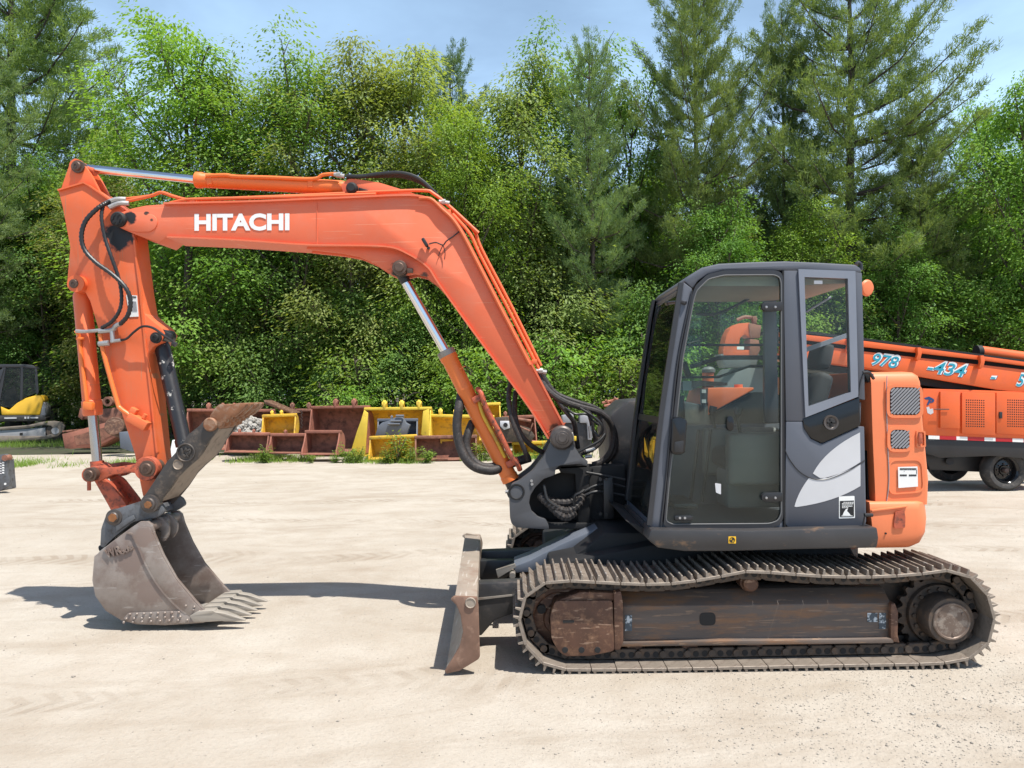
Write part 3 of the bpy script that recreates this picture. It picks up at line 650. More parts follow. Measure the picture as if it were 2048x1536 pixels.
b.build('ear_tube', M['bucket'], bk)
for k in range(5):
    y = Y(K0) + .015 + k * (K1 - K0 - .03) / 4
    t = W(415, 1238, K0); z0 = t.z + .008; x0 = t.x
    b = MB(); w = .032
    prof = [(-.12, .024), (-.06, .058), (.05, .062), (.062, .048), (.13, .036), (.20, .012), (.275, -.016), (.28, -.026), (.20, -.026), (.10, -.020), (.0, -.022), (-.09, -.022)]
    wf = lambda a: .046 if a < .06 else .036 if a < .14 else .012 + .024 * (.28 - a) / .14
    b.poly([(x0 + a, y - wf(a), z0 + c) for a, c in prof], [(x0 + a, y + wf(a), z0 + c) for a, c in prof], .006)
    b.obox((x0 - .02, y, z0 + .03), (.08, 0, -.01), (0, .03, 0), (0, 0, .02), .005)
    b.build('tooth', M['tooth'], bk)
b = MB(); c = W(408, 1240, K0); b.box((c.x - .12, Y(K0) + .028, c.z - .018), (c.x + .02, Y(K1) - .028, c.z + .012), .005); b.build('cutting_edge', M['tooth'], bk)
o, ur, ut = W(214, 1116, K0 - .004), W(247, 1107, K0 - .004), W(207, 1099, K0 - .004)
text_mesh('embossed_letters', 'WR', M['bucket'], o, ur - o, ut - o, bk, .012, .03)
o, ur, ut = W(246, 1109, K0 - .004), W(268, 1098, K0 - .004), W(242, 1098, K0 - .004)
text_mesh('embossed_letters', 'xls', M['bucket'], o, ur - o, ut - o, bk, .010, .03)

# ---- thumb
T0, T1 = 5.50, 5.88
np_ = [(282, 998), (292, 987), (334, 923), (345, 912), (365, 888), (376, 869), (398, 852), (410, 838), (424, 835), (436, 846), (434, 862), (416, 884), (404, 906), (392, 921), (372, 938), (353, 957), (335, 984), (315, 1008), (302, 1022), (288, 1022), (280, 1010)]
b = MB(); e = XZ(np_, T0); b.prism(rnd2(e, .015), Y(T0), Y(T0) + .03, .005); e = XZ(np_, T0); b.prism(rnd2(e, .015), Y(T1) - .03, Y(T1), .005)
th = b.build('thumb', M['thumb'], EX)
und = [(312, 1004), (335, 980), (353, 953), (372, 934), (392, 917), (404, 902), (416, 880), (430, 858)]
b = MB(); b.strip(XZ(und, T0), Y(T0) + .03, Y(T1) - .03, .02); b.strip(XZ([(330, 935), (352, 912), (376, 880), (402, 855)], T0), Y(T0) + .03, Y(T1) - .03, .016); b.build('face_plate', M['thumb_face'], th)
claw = [(421, 846), (420, 832), (431, 815), (440, 808), (470, 810), (500, 806), (520, 806), (525, 808), (521, 815), (500, 827), (484, 835), (478, 832), (472, 840), (464, 838), (459, 846), (450, 845), (446, 853), (434, 856)]
claw = [(x if x < 440 else 440 + (x - 440) * .62, y) for x, y in claw]
for k, (q0, q1) in enumerate(((5.49, 5.55), (5.615, 5.675), (5.74, 5.80), (5.85, 5.91))):
    b = MB(); e = [(x, z) for x, z in XZ(claw, 5.5)]; b.prism(e, Y(q0), Y(q1), .008); b.build('claw', M['thumb_rust'], th)
b = MB(); p = W(419, 849, 5.47); b.cyl(p, (p.x, Y(5.93), p.z), .052, n=24, bev=.01); b.build('cross_tube', M['thumb_rust'], th)
pin(295, 1009, 5.45, .066, M['pin_grey'], th, .1, cap=.75); b = MB(); p = W(295, 1010, 5.44); b.cyl(p, p + Vector((0, .03, 0)), .028, n=6); b.build('pin_bolt', M['pin_rust'], th)
p = W(372, 905, T0 - .001); b = MB()
b.lathe([(.058, .001), (.058, -.008), (.064, -.012), (.070, -.008), (.070, .001)], p, (0, 1, 0), 32)
def bar(x0, z0, x1, z1, w=.016): b.obox(p + Vector(((x0 + x1) / 2, -.004, (z0 + z1) / 2)), Vector((x1 - x0, 0, z1 - z0)), (0, .010, 0), Vector((-(z1 - z0), 0, x1 - x0)).normalized() * w, .002)
bar(-.032, .034, -.022, -.008); bar(-.028, -.008, .0, -.032); bar(.005, .036, -.004, .012); bar(.0, .014, .038, .022); bar(.036, .022, .026, -.014); bar(.026, -.014, .008, -.004); bar(.008, -.004, .016, -.036)
b.build('cast_emblem', M['thumb'], th)
b = MB(); q = W(356, 929, T0 - .002)
b.lathe([(.0, -.001), (.03, -.001), (.036, -.006), (.04, .001)], q, (0, 1, 0), 20); b.build('lift_eye', M['thumb_face'], th)
b = MB(); A, B = W(319, 668, DBC), W(369, 892, DBC); d = axis(A, B); Ln = (B - A).length
b.lathe([(0, 0), (.04, 0), (.05, .03), (.05, .08), (.058, .1), (.058, Ln - .06), (.064, Ln - .05), (.064, Ln), (0, Ln)], A, d, 24)
tc_ = b.build('thumb_cylinder', M['black_chip'], EX)
b = MB(); p = W(338, 672, 5.68); b.obox(p, (.05, 0, -.02), (0, .05, 0), (0, 0, .05), .008); b.cyl(W(345, 686, 5.66), W(352, 690, 5.66), .02, n=8)
p = W(317, 670, 5.66); b.cyl(p, p + Vector((0, .18, 0)), .055, n=20); b.build('port_fitting', M['black'], tc_)

# ---- swing post
post = [(1103, 882), (1086, 914), (1064, 942), (1039, 961), (1024, 968), (1019, 980), (1018, 990), (1020, 1035), (1023, 1047), (1032, 1055), (1098, 1059), (1097, 1049), (1091, 1038), (1076, 1034), (1063, 1023), (1058, 1006), (1061, 990), (1071, 974), (1087, 958), (1110, 950), (1111, 938), (1119, 931), (1162, 928), (1174, 933), (1176, 922), (1164, 916), (1149, 894), (1142, 874), (1134, 858), (1122, 855), (1110, 862)]
b = MB(); e = rnd2(XZ(post, 5.53), .012, 3); b.prism(e, Y(5.53), Y(5.60), .008); b.prism(e, Y(5.90), Y(5.97), .008)
sp = b.build('swing_post', M['post_grey'], EX)
p = W(1033, 984, 5.528); b = MB(); b.lathe([(.0, .004), (.045, .003), (.05, -.004), (.06, -.004), (.062, .002)], p, (0, 1, 0), 28); b.build('pin_hole', [M['deep']], sp)
b = MB()
for px, py in ((1063, 962), (1064, 968.5)): p = W(px, py, 5.52); b.cyl(p, p + Vector((0, .02, 0)), .011, n=8)
p = W(1016, 983, 5.55); b.cyl(p + Vector((-.02, 0, 0)), p + Vector((.02, 0, 0)), .014, n=8); b.build('bolt', M['fitting'], sp)
p = W(1125, 876, 5.47); b = MB()
b.lathe([(0, 0), (.030, 0), (.034, .006), (.048, .008), (.052, .014), (.075, .018), (.088, .03), (.092, .05), (.092, .07), (0, .07)], p, (0, 1, 0), 32)
b.build('foot_pin', M['pin_grey'], sp)
b = MB(); b.pxtube([(1134, 862, 5.52), (1144, 866, 5.50), (1146, 880, 5.50), (1140, 884, 5.5)], .007, 6, 4); b.build('pin_keeper', M['fitting'], sp)
b = MB(); b.obox(W(1148, 877, 5.52), (.035, 0, 0), (0, .02, 0), (0, 0, .035), .004); b.build('grease_cap', M['yellow'], sp)
b = MB(); e = XZ([(1110, 952), (1174, 930), (1250, 930), (1250, 1056), (1098, 1056), (1064, 1044), (1048, 1018), (1044, 998), (1066, 960)], 5.75)  # dark backing added behind the hoses, in place of the shade there
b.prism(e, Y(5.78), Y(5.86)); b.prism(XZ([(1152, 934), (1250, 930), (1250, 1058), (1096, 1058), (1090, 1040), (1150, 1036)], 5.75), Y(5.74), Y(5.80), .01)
b.prism(XZ([(1118, 930), (1178, 928), (1180, 1050), (1156, 1050), (1150, 948), (1120, 945)], 5.65), Y(5.62), Y(5.92), .01)
b.prism(XZ([(1062, 1030), (1098, 1046), (1250, 1046), (1250, 1058), (1098, 1058)], 5.6), Y(5.6), Y(5.92), .006)
b.prism(XZ([(1128, 870), (1170, 918), (1172, 932), (1110, 936), (1070, 972), (1040, 970), (1095, 900)], 5.75), Y(5.62), Y(5.88), .006)
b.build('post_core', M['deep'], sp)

# ---- hoses between boom and upper structure
def hoses(name, paths, r, mt, corr=0):
    m = MB()
    for p in paths: m.pxtube(p, r, 10, 6, corr)
    return m.build(name, mt, EX)
hoses('hose_bundle', [
    [(1072, 745, 5.66), (1082, 762, 5.64), (1100, 785, 5.62), (1128, 803, 5.62), (1160, 814, 5.65), (1195, 824, 5.7), (1216, 840, 5.75), (1226, 866, 5.8), (1222, 900, 5.8), (1205, 922, 5.8), (1185, 930, 5.8)],
    [(1080, 740, 5.72), (1092, 764, 5.72), (1112, 788, 5.72), (1150, 804, 5.74), (1188, 816, 5.8), (1212, 834, 5.85), (1228, 862, 5.9), (1230, 900, 5.9), (1210, 926, 5.9)]], .024, M['sleeve'])
hoses('hose_bundle', [
    [(1108, 790, 5.66), (1120, 808, 5.62), (1134, 826, 5.62), (1148, 845, 5.65), (1152, 870, 5.7), (1156, 896, 5.75)],
    [(1150, 812, 5.66), (1174, 822, 5.66), (1182, 840, 5.68), (1186, 862, 5.7), (1192, 880, 5.72), (1184, 896, 5.72), (1168, 905, 5.72)],
    [(1196, 826, 5.72), (1206, 845, 5.72), (1208, 870, 5.72), (1196, 890, 5.72), (1178, 902, 5.72), (1158, 908, 5.74)]], .018, M['sleeve'])
hoses('hose', [
    [(1130, 815, 5.6), (1150, 828, 5.6), (1172, 828, 5.6), (1182, 838, 5.62), (1198, 850, 5.64)],
    [(1160, 816, 5.6), (1188, 834, 5.6), (1204, 852, 5.6), (1198, 872, 5.62), (1188, 862, 5.64)],
    [(1154, 905, 5.6), (1176, 894, 5.6), (1198, 882, 5.62), (1210, 868, 5.66)]], .009, M['hose'])
hoses('hose_fitting', [[(1172, 902, 5.64), (1184, 899, 5.64), (1190, 897, 5.64)], [(1182, 876, 5.63), (1180, 852, 5.63)], [(1170, 914, 5.68), (1184, 912, 5.68)]], .014, M['fitting'])
hoses('hose_bundle', [
    [(1022, 765, 5.75), (1017, 790, 5.7), (1019, 815, 5.66), (1026, 845, 5.64), (1038, 875, 5.64), (1050, 902, 5.66), (1056, 920, 5.7)],
    [(1032, 782, 5.78), (1029, 815, 5.74), (1034, 848, 5.70), (1046, 874, 5.70), (1064, 892, 5.72), (1086, 905, 5.76)]], .019, M['sleeve'])
hoses('hose_sleeve', [[(1080, 990, 5.60), (1092, 1003, 5.56), (1112, 1016, 5.54), (1136, 1022, 5.54), (1155, 1010, 5.56), (1165, 990, 5.6)],
                      [(1085, 992, 5.66), (1110, 1004, 5.62), (1140, 1004, 5.62), (1158, 990, 5.64), (1170, 984, 5.66)],
                      [(1095, 1005, 5.58), (1118, 1028, 5.53), (1134, 1034, 5.53), (1150, 1024, 5.55)]], .030, M['sleeve'], .022)
hoses('hose', [[(1165, 985, 5.6), (1190, 972, 5.62), (1220, 968, 5.64), (1250, 975, 5.66)], [(1160, 995, 5.6), (1188, 984, 5.6), (1215, 985, 5.62), (1250, 992, 5.64)],
               [(1088, 970, 5.56), (1096, 1000, 5.53), (1118, 1016, 5.52)], [(1148, 1010, 5.53), (1150, 992, 5.52), (1160, 986, 5.52), (1168, 980, 5.54)], [(1172, 945, 5.6), (1200, 950, 5.62), (1250, 960, 5.64)]], .011, M['hose'])
b = MB(); e = XZ([(1207, 960), (1226, 953), (1228, 1038), (1208, 1038)], 5.60); b.prism(e, Y(5.60), Y(5.66), .006)
for px, py in ((1201, 959), (1213, 959), (1201, 1028), (1213, 1030)): p = W(px, py, 5.59); b.cyl(p, p + Vector((0, .05, 0)), .013, n=8)
b.build('valve_bracket', M['black'], EX)
# ---- upper frame, skirt, hoods
b = MB(); b.pxprism([(1250, 1040), (1300, 1060), (1750, 1056), (1750, 1095), (1312, 1092)], 4.75, 6.55, .01); b.build('upper_deck', M['deep'], EX)
b = MB()
near = XZ([(1302, 1059), (1500, 1061), (1755, 1055), (1758, 1076), (1755, 1096), (1600, 1099), (1450, 1103), (1370, 1103), (1316, 1096), (1296, 1080)], 4.55)
far_x = -.13
lo = [(x, Y(4.55), z) for x, z in near]
b.poly(lo, [(x, Y(4.85), z) for x, z in near], .012)
fz = XZ([(1302, 1059), (1296, 1080), (1316, 1096), (1316, 1062)], 4.55)
b.poly([(x, Y(4.86), z) for x, z in fz], [(x - .0, Y(5.62), z + .0) for x, z in fz], .01)
sk = b.build('side_skirt', M['sill'], EX)
hz = plate('hazard_sticker', [(1457, 1073), (1472, 1073), (1472, 1087), (1457, 1087)], 4.548, M['hazard'], sk, .003, .004)
b = MB(); c = W(1464.5, 1080, 4.546)
for a0 in (0, PI):
    q = [(c.x, c.z)] + circ2(c.x, c.z, .014, 8, a0, a0 + PI / 2); b.prism(q, c.y - .001, c.y + .001)
q = circ2(c.x, c.z, .017, 20); q2 = circ2(c.x, c.z, .0145, 20); b.ring(q, q2, c.y - .001, c.y + .001); b.build('sticker_mark', M['deep'], hz)

# counterweight and engine cover
def hull(name, rows, mt, parent, y_near, y_far, rr, bev=.02):
    """a body that is straight along its near side and sweeps round at the rear: rows of (z, x_left, x_right)"""
    m = MB(); loops = []
    for z, xl, xr, ins in rows:
        pl = [(xl, y_near + ins), (xr - rr * .75, y_near + ins)]
        for k in range(1, 9): a = -PI / 2 + k / 8 * PI / 2; pl.append((xr - rr * .75 + rr * .75 * math.cos(a), y_near + ins + rr + rr * math.sin(a)))
        pl += [(xr + .06, (y_near + y_far) / 2), (xr - .02, y_far - .2), (xr - .3, y_far), (xl, y_far)]
        loops.append([(x, y, z) for x, y in pl])
    n = len(loops[0]); v = [p for l in loops for p in l]; f = []
    for i in range(len(loops) - 1):
        for k in range(n): j = (k + 1) % n; f.append((i * n + k, i * n + j, (i + 1) * n + j, (i + 1) * n + k))
    f += [tuple(range(n))[::-1], tuple((len(loops) - 1) * n + k for k in range(n))]
    m.add(v, f); return m.build(name, mt, parent, 50)
DE = 4.66
zz = lambda py, px=1800: W(px, py, DE).z
xx = lambda px: W(px, 1000, DE).x
rows = [(zz(1098), xx(1760), xx(1822), .05), (zz(1096), xx(1752), xx(1842), .015), (zz(1088), xx(1746), xx(1856), .0), (zz(1068), xx(1744), xx(1866), -.005), (zz(1040), xx(1742), xx(1869), -.005), (zz(1020), xx(1740), xx(1868), 0), (zz(1008), xx(1740), xx(1866), .004), (zz(1004), xx(1742), xx(1860), .02)]
cw = hull('counterweight', rows, M['cover_orange'], EX, Y(DE), Y(6.75), .15)
b = MB(); b.pxprism([(1743, 1020), (1815, 1011), (1815, 1015), (1744, 1025)], DE - .012, DE + .1, .004); b.build('top_lip', M['cover_orange'], cw)
plate('recess_shade_plate', [(1791, 1024), (1808, 1021), (1811, 1034), (1810, 1056), (1789, 1057), (1788, 1048)], DE - .016, M['red_orange'], cw, .012, .012)  # flat raised plate; its darker red stands in for the recess shade
b = MB(); p = W(1772, 1067, DE - .012); b.cyl(p, p + Vector((0, .02, 0)), .006, n=8); b.build('bolt', M['deep'], cw)
DC = 4.70
zc = lambda py: W(1800, py, DC).z
xc = lambda px: W(px, 900, DC).x
rows = [(zc(1010), xc(1750), xc(1858), .0), (zc(960), xc(1748), xc(1860), -.004), (zc(900), xc(1746), xc(1855), -.004), (zc(850), xc(1745), xc(1851), -.002), (zc(765), xc(1745), xc(1848), .006), (zc(752), xc(1745), xc(1845), .016), (zc(745), xc(1746), xc(1838), .04), (zc(743), xc(1747), xc(1825), .07)]
ec = hull('engine_cover', rows, M['cover_orange'], EX, Y(DC), Y(6.6), .045)
def pad(name, px, D, parent, mt, th, rad, bev): m = MB(); m.pxprism(px, D, D + th, bev, rad); return m.build(name, mt, parent)
for name, (x0, y0, x1, y1) in (('upper', (1774, 768, 1846, 836)), ('lower', (1775, 853, 1825, 904))):
    m = MB(); o_ = rnd2(XZ([(x0, y0), (x1, y0 + 2), (x1 + (2 if name == 'upper' else 0), y1), (x0, y1)], DC - .016), .05, 5); i_ = rnd2(XZ([(x0 + 6, y0 + 6), (x1 - 6, y0 + 7), (x1 - 5, y1 - 6), (x0 + 6, y1 - 6)], DC - .016), .04, 5)
    m.ring(o_, i_, Y(DC) - .014, Y(DC) + .01); g = m.build('grille_surround', M['cover_orange'], ec)
    m = MB(); m.prism(rnd2(XZ([(x0 + 5, y0 + 5), (x1 - 5, y0 + 6), (x1 - 4, y1 - 5), (x0 + 5, y1 - 5)], DC - .010), .04, 5), Y(DC) - .009, Y(DC) - .006); m.build('grille_back', M['deep'], g)
    m = MB(); step = 7.2
    import itertools
    cx0, cx1, cy0, cy1 = x0 + 7.5, x1 - 7, y0 + 8, y1 - 8
    k = cx0 + cy0
    while k < cx1 + cy1 + 14:
        a = max(cx0, k - cy1 * 1.0 - 0); 
        ps = []
        xa, ya = cx0, (k - cx0); 
        if ya > cy1: xa, ya = cx0 + (ya - cy1), cy1
        xb, yb = (k - cy0), cy0
        if xb > cx1: xb, yb = cx1, cy0 + (xb - cx1)
        if xb > xa + 2: m.pxtube([(xa, ya, DC - .012), (xb, yb, DC - .012)], .0062, 4, 1)
        k += step
    m.build('grille_slats', M['light_grey'], g)
b = MB(); o_ = rnd2(XZ([(1833, 861), (1851, 862), (1852, 894), (1833, 895)], DC - .012), .008, 3); i_ = rnd2(XZ([(1836, 864), (1848, 865), (1849, 891), (1836, 892)], DC - .012), .006, 3); b.ring(o_, i_, Y(DC) - .012, Y(DC) + .004)
lt = b.build('latch_surround', M['cover_orange'], ec)
pad('latch_paddle', [(1837, 867), (1845, 867), (1846, 887), (1837, 888)], DC - .02, lt, M['red_orange'], .014, .006, .003)
b = MB(); o_ = rnd2(XZ([(1778, 919), (1846, 918), (1850, 985), (1778, 990)], DC - .012), .05, 5); i_ = rnd2(XZ([(1781, 922), (1843, 921), (1847, 982), (1781, 987)], DC - .012), .045, 5); b.ring(o_, i_, Y(DC) - .009, Y(DC) + .004); b.build('panel_crease', M['cover_orange'], ec)
lb = pad('label', [(1796, 934), (1835, 933), (1836, 973), (1797, 976)], DC - .012, ec, M['white'], .003, .003, 0)
b = MB()
for y0, xs in ((936.5, ((1800, 1833),)), (949, ((1800, 1814), (1818, 1833)))):
    for xa, xb in xs:
        x = xa
        random.seed(int(xa * 7 + y0))
        while x < xb:
            w_ = random.uniform(1.5, 3); b.pxprism([(x, y0), (min(x + w_, xb), y0 - .1), (min(x + w_, xb), y0 + 3.4 + random.uniform(-.6, .3)), (x, y0 + 3.2)], DC - .0135, DC - .0125); x += w_ + .5
b.pxprism([(1808, 942), (1809, 942), (1809, 943), (1808, 943)], DC - .0135, DC - .0125); b.pxprism([(1833, 940), (1834, 940), (1834, 948), (1833, 948)], DC - .0135, DC - .0125)
b.build('label_print', M['deep'], lb)
b = MB(); b.pxtube([(1774, 752, DC - .004), (1773, 800, DC - .008), (1775, 880, DC - .008), (1778, 960, DC - .008), (1772, 1012, DC - .004)], .003, 6, 5); b.build('scuff_seam', M['light_grey'], ec)
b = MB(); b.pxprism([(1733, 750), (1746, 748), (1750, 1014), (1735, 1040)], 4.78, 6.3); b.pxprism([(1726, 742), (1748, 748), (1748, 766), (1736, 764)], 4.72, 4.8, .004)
b.build('gap_shade_fill', M['deep'], EX)  # black fill between cab and engine cover, standing in for the gap's shade
b = MB(); b.pxtube([(1726, 745, 4.64), (1738, 745, 4.64), (1747, 757, 4.68)], .010, 8, 4); b.pxtube([(1726, 748, 4.64), (1720, 770, 4.63), (1717, 792, 4.63)], .004, 6, 4); b.pxtube([(1729, 1030, 4.6), (1745, 1030, 4.6)], .012, 8, 1); b.pxtube([(1729, 1034, 4.6), (1726, 1050, 4.6)], .005, 6, 1); b.build('door_stay', M['black'], EX)

# right hand hood seen past the cab and through its windows
b = MB(); b.pxprism([(1218, 900), (1217, 845), (1222, 832), (1258, 801), (1330, 795), (1420, 812), (1420, 1000), (1230, 1000)], 5.95, 6.75, .02); b.build('front_hood', M['black_dusty'], EX)
b = MB(); b.pxprism([(1416, 805), (1406, 815), (1404, 803), (1412, 776), (1440, 775), (1508, 775), (1508, 780), (1424, 825), (1415, 832)], 5.95, 6.5, .008); sh = b.build('side_hood', M['orange'], EX)
b = MB(); p = W(1416, 775, 6.2); b.cyl(p, W(1416, 745, 6.2), .048, n=20); p = W(1477, 776, 6.2); b.cyl(p, p + Vector((0, 0, .03)), .035, n=16); b.build('filler_neck', M['orange'], sh)
b = MB(); p = W(1417, 746, 6.2); b.lathe([(0, .055), (.035, .05), (.055, .03), (.055, .005), (.05, 0), (0, 0)], p, (0, 0, 1), 20); b.build('filler_cap', M['plastic'], sh)
b = MB(); b.pxprism([(1401, 778), (1416, 776), (1415, 806), (1408, 815), (1402, 806)], 5.94, 5.96); b.build('warning_panel', M['black'], sh)
b = MB(); b.pxprism([(1404, 779), (1412, 779), (1412, 786), (1404, 786)], 5.93, 5.94); b.pxprism([(1404, 799), (1412, 799), (1412, 806), (1404, 806)], 5.93, 5.94); b.build('warning_label', M['silver'], sh)
b = MB(); b.pxprism([(1384, 762), (1400, 761), (1455, 765), (1455, 771), (1400, 772), (1384, 780)], 6.0, 6.4); b.build('guard_plate', M['deep'], EX)
pad('instruction_label', [(1366, 762), (1383, 762), (1383, 781), (1366, 781)], 5.75, EX, M['silver'], .004, 0, 0)
b = MB(); b.pxprism([(1424, 826), (1508, 784), (1545, 785), (1560, 790), (1560, 850), (1410, 850)], 5.97, 6.6); b.build('tank_side', M['deep'], EX)
# mirror
b = MB(); p = W(1734, 576, 5.5); b.lathe([(0, -.02), (.05, -.014), (.062, .0), (.05, .02), (0, .03)], (p.x, p.y, p.z), (-.35, 1, .1), 24); mi = b.build('mirror', M['cover_orange'], EX)
b = MB(); b.tube([p, p + Vector((-.02, .1, -.1)), p + Vector((-.03, .2, -.4))], .012, 8, 3); b.build('mirror_arm', M['black'], mi)

# ---- cab
CA, CB = 4.64, 5.62
cab = MB()
roof = [(1368, 562), (1378, 551), (1404, 535), (1438, 527), (1500, 524), (1572, 522), (1640, 525), (1712, 529), (1722, 536), (1725, 546), (1600, 541), (1566, 541), (1550, 541), (1447, 541), (1416, 549), (1396, 562), (1386, 578)]
cab.pxprism(roof, CA, CB, .012)
cab.pxprism([(1367, 563), (1386, 577), (1383, 595), (1359, 713), (1345, 840), (1334, 960), (1325, 1040), (1326, 1056), (1301, 1057), (1304, 1035), (1312, 960), (1326, 830), (1345, 700), (1362, 590)], CA - .004, CA + .055, .012)
cab.pxprism([(1325, 1042), (1331, 1047), (1560, 1048), (1566, 1040), (1567, 1057), (1324, 1058)], CA, CA + .05, .006)
o_ = XZ([(1568, 541), (1724, 544), (1728, 800), (1612, 842)], CA)
# rear side panel round the window, with a solid lower half
cab.pxprism([(1567, 541), (1597, 541), (1611, 834), (1607, 842), (1572, 842)], CA, CA + .06, .003)
cab.pxprism([(1711, 544), (1724, 546), (1728, 700), (1730, 800), (1717, 797)], CA, CA + .06, .003)
cab.pxprism([(1572, 843), (1606, 843), (1610, 856), (1622, 877), (1644, 888), (1721, 853), (1729, 853), (1733, 1042), (1730, 1054), (1600, 1058), (1578, 1056), (1570, 1048)], CA, CA + .06, .006)
cab.pxprism([(1611, 850), (1722, 805), (1721, 845), (1645, 870)], CA + .012, CA + .05)
# far side wall, the same outline set over by the width of the cab
def far(px, t0=-.05, t1=0., bev=.004): cab.prism(XZ(px, CA), Y(CB) + t0, Y(CB) + t1, bev)
far([(1367, 563), (1362, 590), (1345, 700), (1326, 830), (1312, 960), (1301, 1057), (1312, 1057), (1321, 960), (1335, 830), (1353, 700), (1371, 590), (1377, 570)], bev=.002)
far([(1630, 541), (1658, 541), (1664, 858), (1632, 858)])
far([(1700, 541), (1724, 544), (1730, 856), (1702, 856)])
far([(1325, 866), (1730, 858), (1733, 1056), (1302, 1056)])
cab.pxprism([(1300, 1048), (1733, 1048), (1733, 1058), (1300, 1058)], CA + .06, CB - .06)     # floor
cab.pxprism([(1714, 862), (1728, 862), (1731, 1046), (1716, 1046)], CA + .07, CB - .06)      # rear wall
cab.pxprism([(1364, 575), (1376, 565), (1388, 572), (1378, 584)], CA + .06, CB - .06)        # front header
cab.pxprism([(1302, 1040), (1316, 1040), (1316, 1057), (1300, 1057)], CA + .06, CB - .06)    # front sill
cabo = cab.build('cab', M['grey'], EX)
b = MB()
rails = XZ([(1368, 563), (1362, 590), (1345, 700), (1326, 830), (1312, 960), (1303, 1045)], CA)
b.strip([(q.x, q.y) for q in spline([Vector(q) for q in rails], 4)], Y(CB) - .05, Y(CB) + .01, .035)
rails = XZ([(1366, 566), (1362, 590), (1345, 700), (1326, 830), (1312, 960), (1302, 1050)], CA)
b.strip([(q.x - .012, q.y) for q in spline([Vector(q) for q in rails], 4)], Y(CA) - .01, Y(CA) + .012, .03)
b.pxtube([(1384, 582, CA - .012), (1357, 713, CA - .012), (1343, 840, CA - .012), (1332, 960, CA - .012), (1322, 1052, CA - .012)], .006, 6, 5)
b.each('front_post', M['cab_black'], cabo)
# windscreen, upper and lower, on the front edge line
def ruled(name, px, ya, yb, mt, parent, th=.006):
    m = MB(); P = XZ(px, CA); v0 = [Vector((x, ya, z)) for x, z in P]; v1 = [Vector((x, yb, z)) for x, z in P]
    m.strip(P, ya, yb, th); return m.build(name, mt, parent)
up_ = [(1370, 582), (1362, 612), (1350, 690), (1338, 770), (1330, 838)]
lo_ = [(1328, 848), (1318, 920), (1309, 1000), (1304, 1044)]
ws = ruled('windscreen', up_, Y(CA) + .06, Y(CB) - .06, M['cab_glass'], cabo)
lw = ruled('lower_windscreen', lo_, Y(CA) + .06, Y(CB) - .06, M['cab_glass'], cabo)
ruled('windscreen_bar', [(1331, 836), (1329, 850)], Y(CA) + .06, Y(CB) - .06, M['cab_black'], cabo, .02)
b = MB(); fx = XZ([(1320, 905), (1316, 940)], CA)
def on_front(t, py):       # a point just outside the lower windscreen, t across from the near post
    x, z = XZ([(1328 - (py - 848) * .125, py)], CA)[0]; return Vector((x - .006, Y(CA) + .06 + t * (CB - CA - .12), z))
b.poly([on_front(.60, 886), on_front(.50, 922), on_front(.36, 925), on_front(.36, 914)][::1], [p + Vector((.003, 0, 0)) for p in (on_front(.60, 886), on_front(.50, 922), on_front(.36, 925), on_front(.36, 914))])
b.poly([on_front(.22, 884), on_front(.20, 904), on_front(.12, 916), on_front(.10, 888)], [p + Vector((.003, 0, 0)) for p in (on_front(.22, 884), on_front(.20, 904), on_front(.12, 916), on_front(.10, 888))])
b.build('warning_sticker', M['hazard'], lw)
b = MB(); b.pxtube([(1372, 606, 4.62), (1358, 604, 4.66), (1338, 606, 4.8)], .012, 8, 4); b.pxtube([(1338, 606, 4.8), (1334, 607, 4.85)], .016, 8, 2); b.build('lamp_bracket', M['cab_black'], cabo)
# door
dO = [(1326, 1050), (1334, 960), (1345, 840), (1359, 713), (1383, 592), (1390, 572), (1414, 549), (1447, 541), (1550, 541), (1562, 546), (1565, 560), (1565, 1036), (1558, 1050), (1540, 1056), (1340, 1057)]
P0 = rnd2(XZ(dO, CA), .02, 3)
ctr = W(1460, 800, CA)
inn = []
for x, z in P0:
    v_ = Vector((ctr.x - x, ctr.z - z)); l_ = v_.length; s_ = .019 / l_ * (1.25 if abs(v_.x) > abs(v_.y) * .7 else 1.6); inn.append((x + v_.x * s_, z + v_.y * s_))
m = MB(); m.ring(P0, inn, Y(CA) - .014, Y(CA) + .02); dr = m.build('door', M['cab_black'], EX)
attach(dr, cabo)
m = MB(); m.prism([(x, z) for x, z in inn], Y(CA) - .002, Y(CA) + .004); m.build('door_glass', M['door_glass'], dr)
m = MB(); m.tube([(x, Y(CA) - .012, z) for x, z in inn] + [(inn[0][0], Y(CA) - .012, inn[0][1])], .0045, 6, 1); m.build('glass_seal', M['plastic'], dr)
def knob(name, px, D, th, mt, rad, parent, bev=.008): return pad(name, px, D, parent, mt, th, rad, bev)
knob('door_handle', [(1344, 838), (1352, 834), (1366, 835), (1375, 842), (1371, 905), (1362, 910), (1346, 909), (1342, 900)], CA - .05, .05, M['gloss_black'], .02, dr)
knob('handle_paddle', [(1349, 884), (1368, 881), (1366, 905), (1349, 905)], CA - .058, .02, M['black'], .01, dr, .005)
knob('door_lock', [(1453, 836), (1459, 831), (1466, 834), (1469, 848), (1467, 860), (1461, 863), (1454, 858)], CA - .03, .03, M['gloss_black'], .02, dr)
for y in (613, 995):
    h = knob('hinge', [(1524, y - 4), (1530, y - 9), (1566, y - 10), (1566, y + 8), (1530, y + 9), (1524, y + 4)], CA - .032, .03, M['black'], .008, dr, .005)
    m = MB()
    for dx in (1533, 1551): p = W(dx, y + 1, CA - .036); m.lathe([(0, -.004), (.007, -.003), (.009, .006), (0, .006)], p, (0, 1, 0), 10)
    m.build('hinge_bolt', M['fitting'], h)
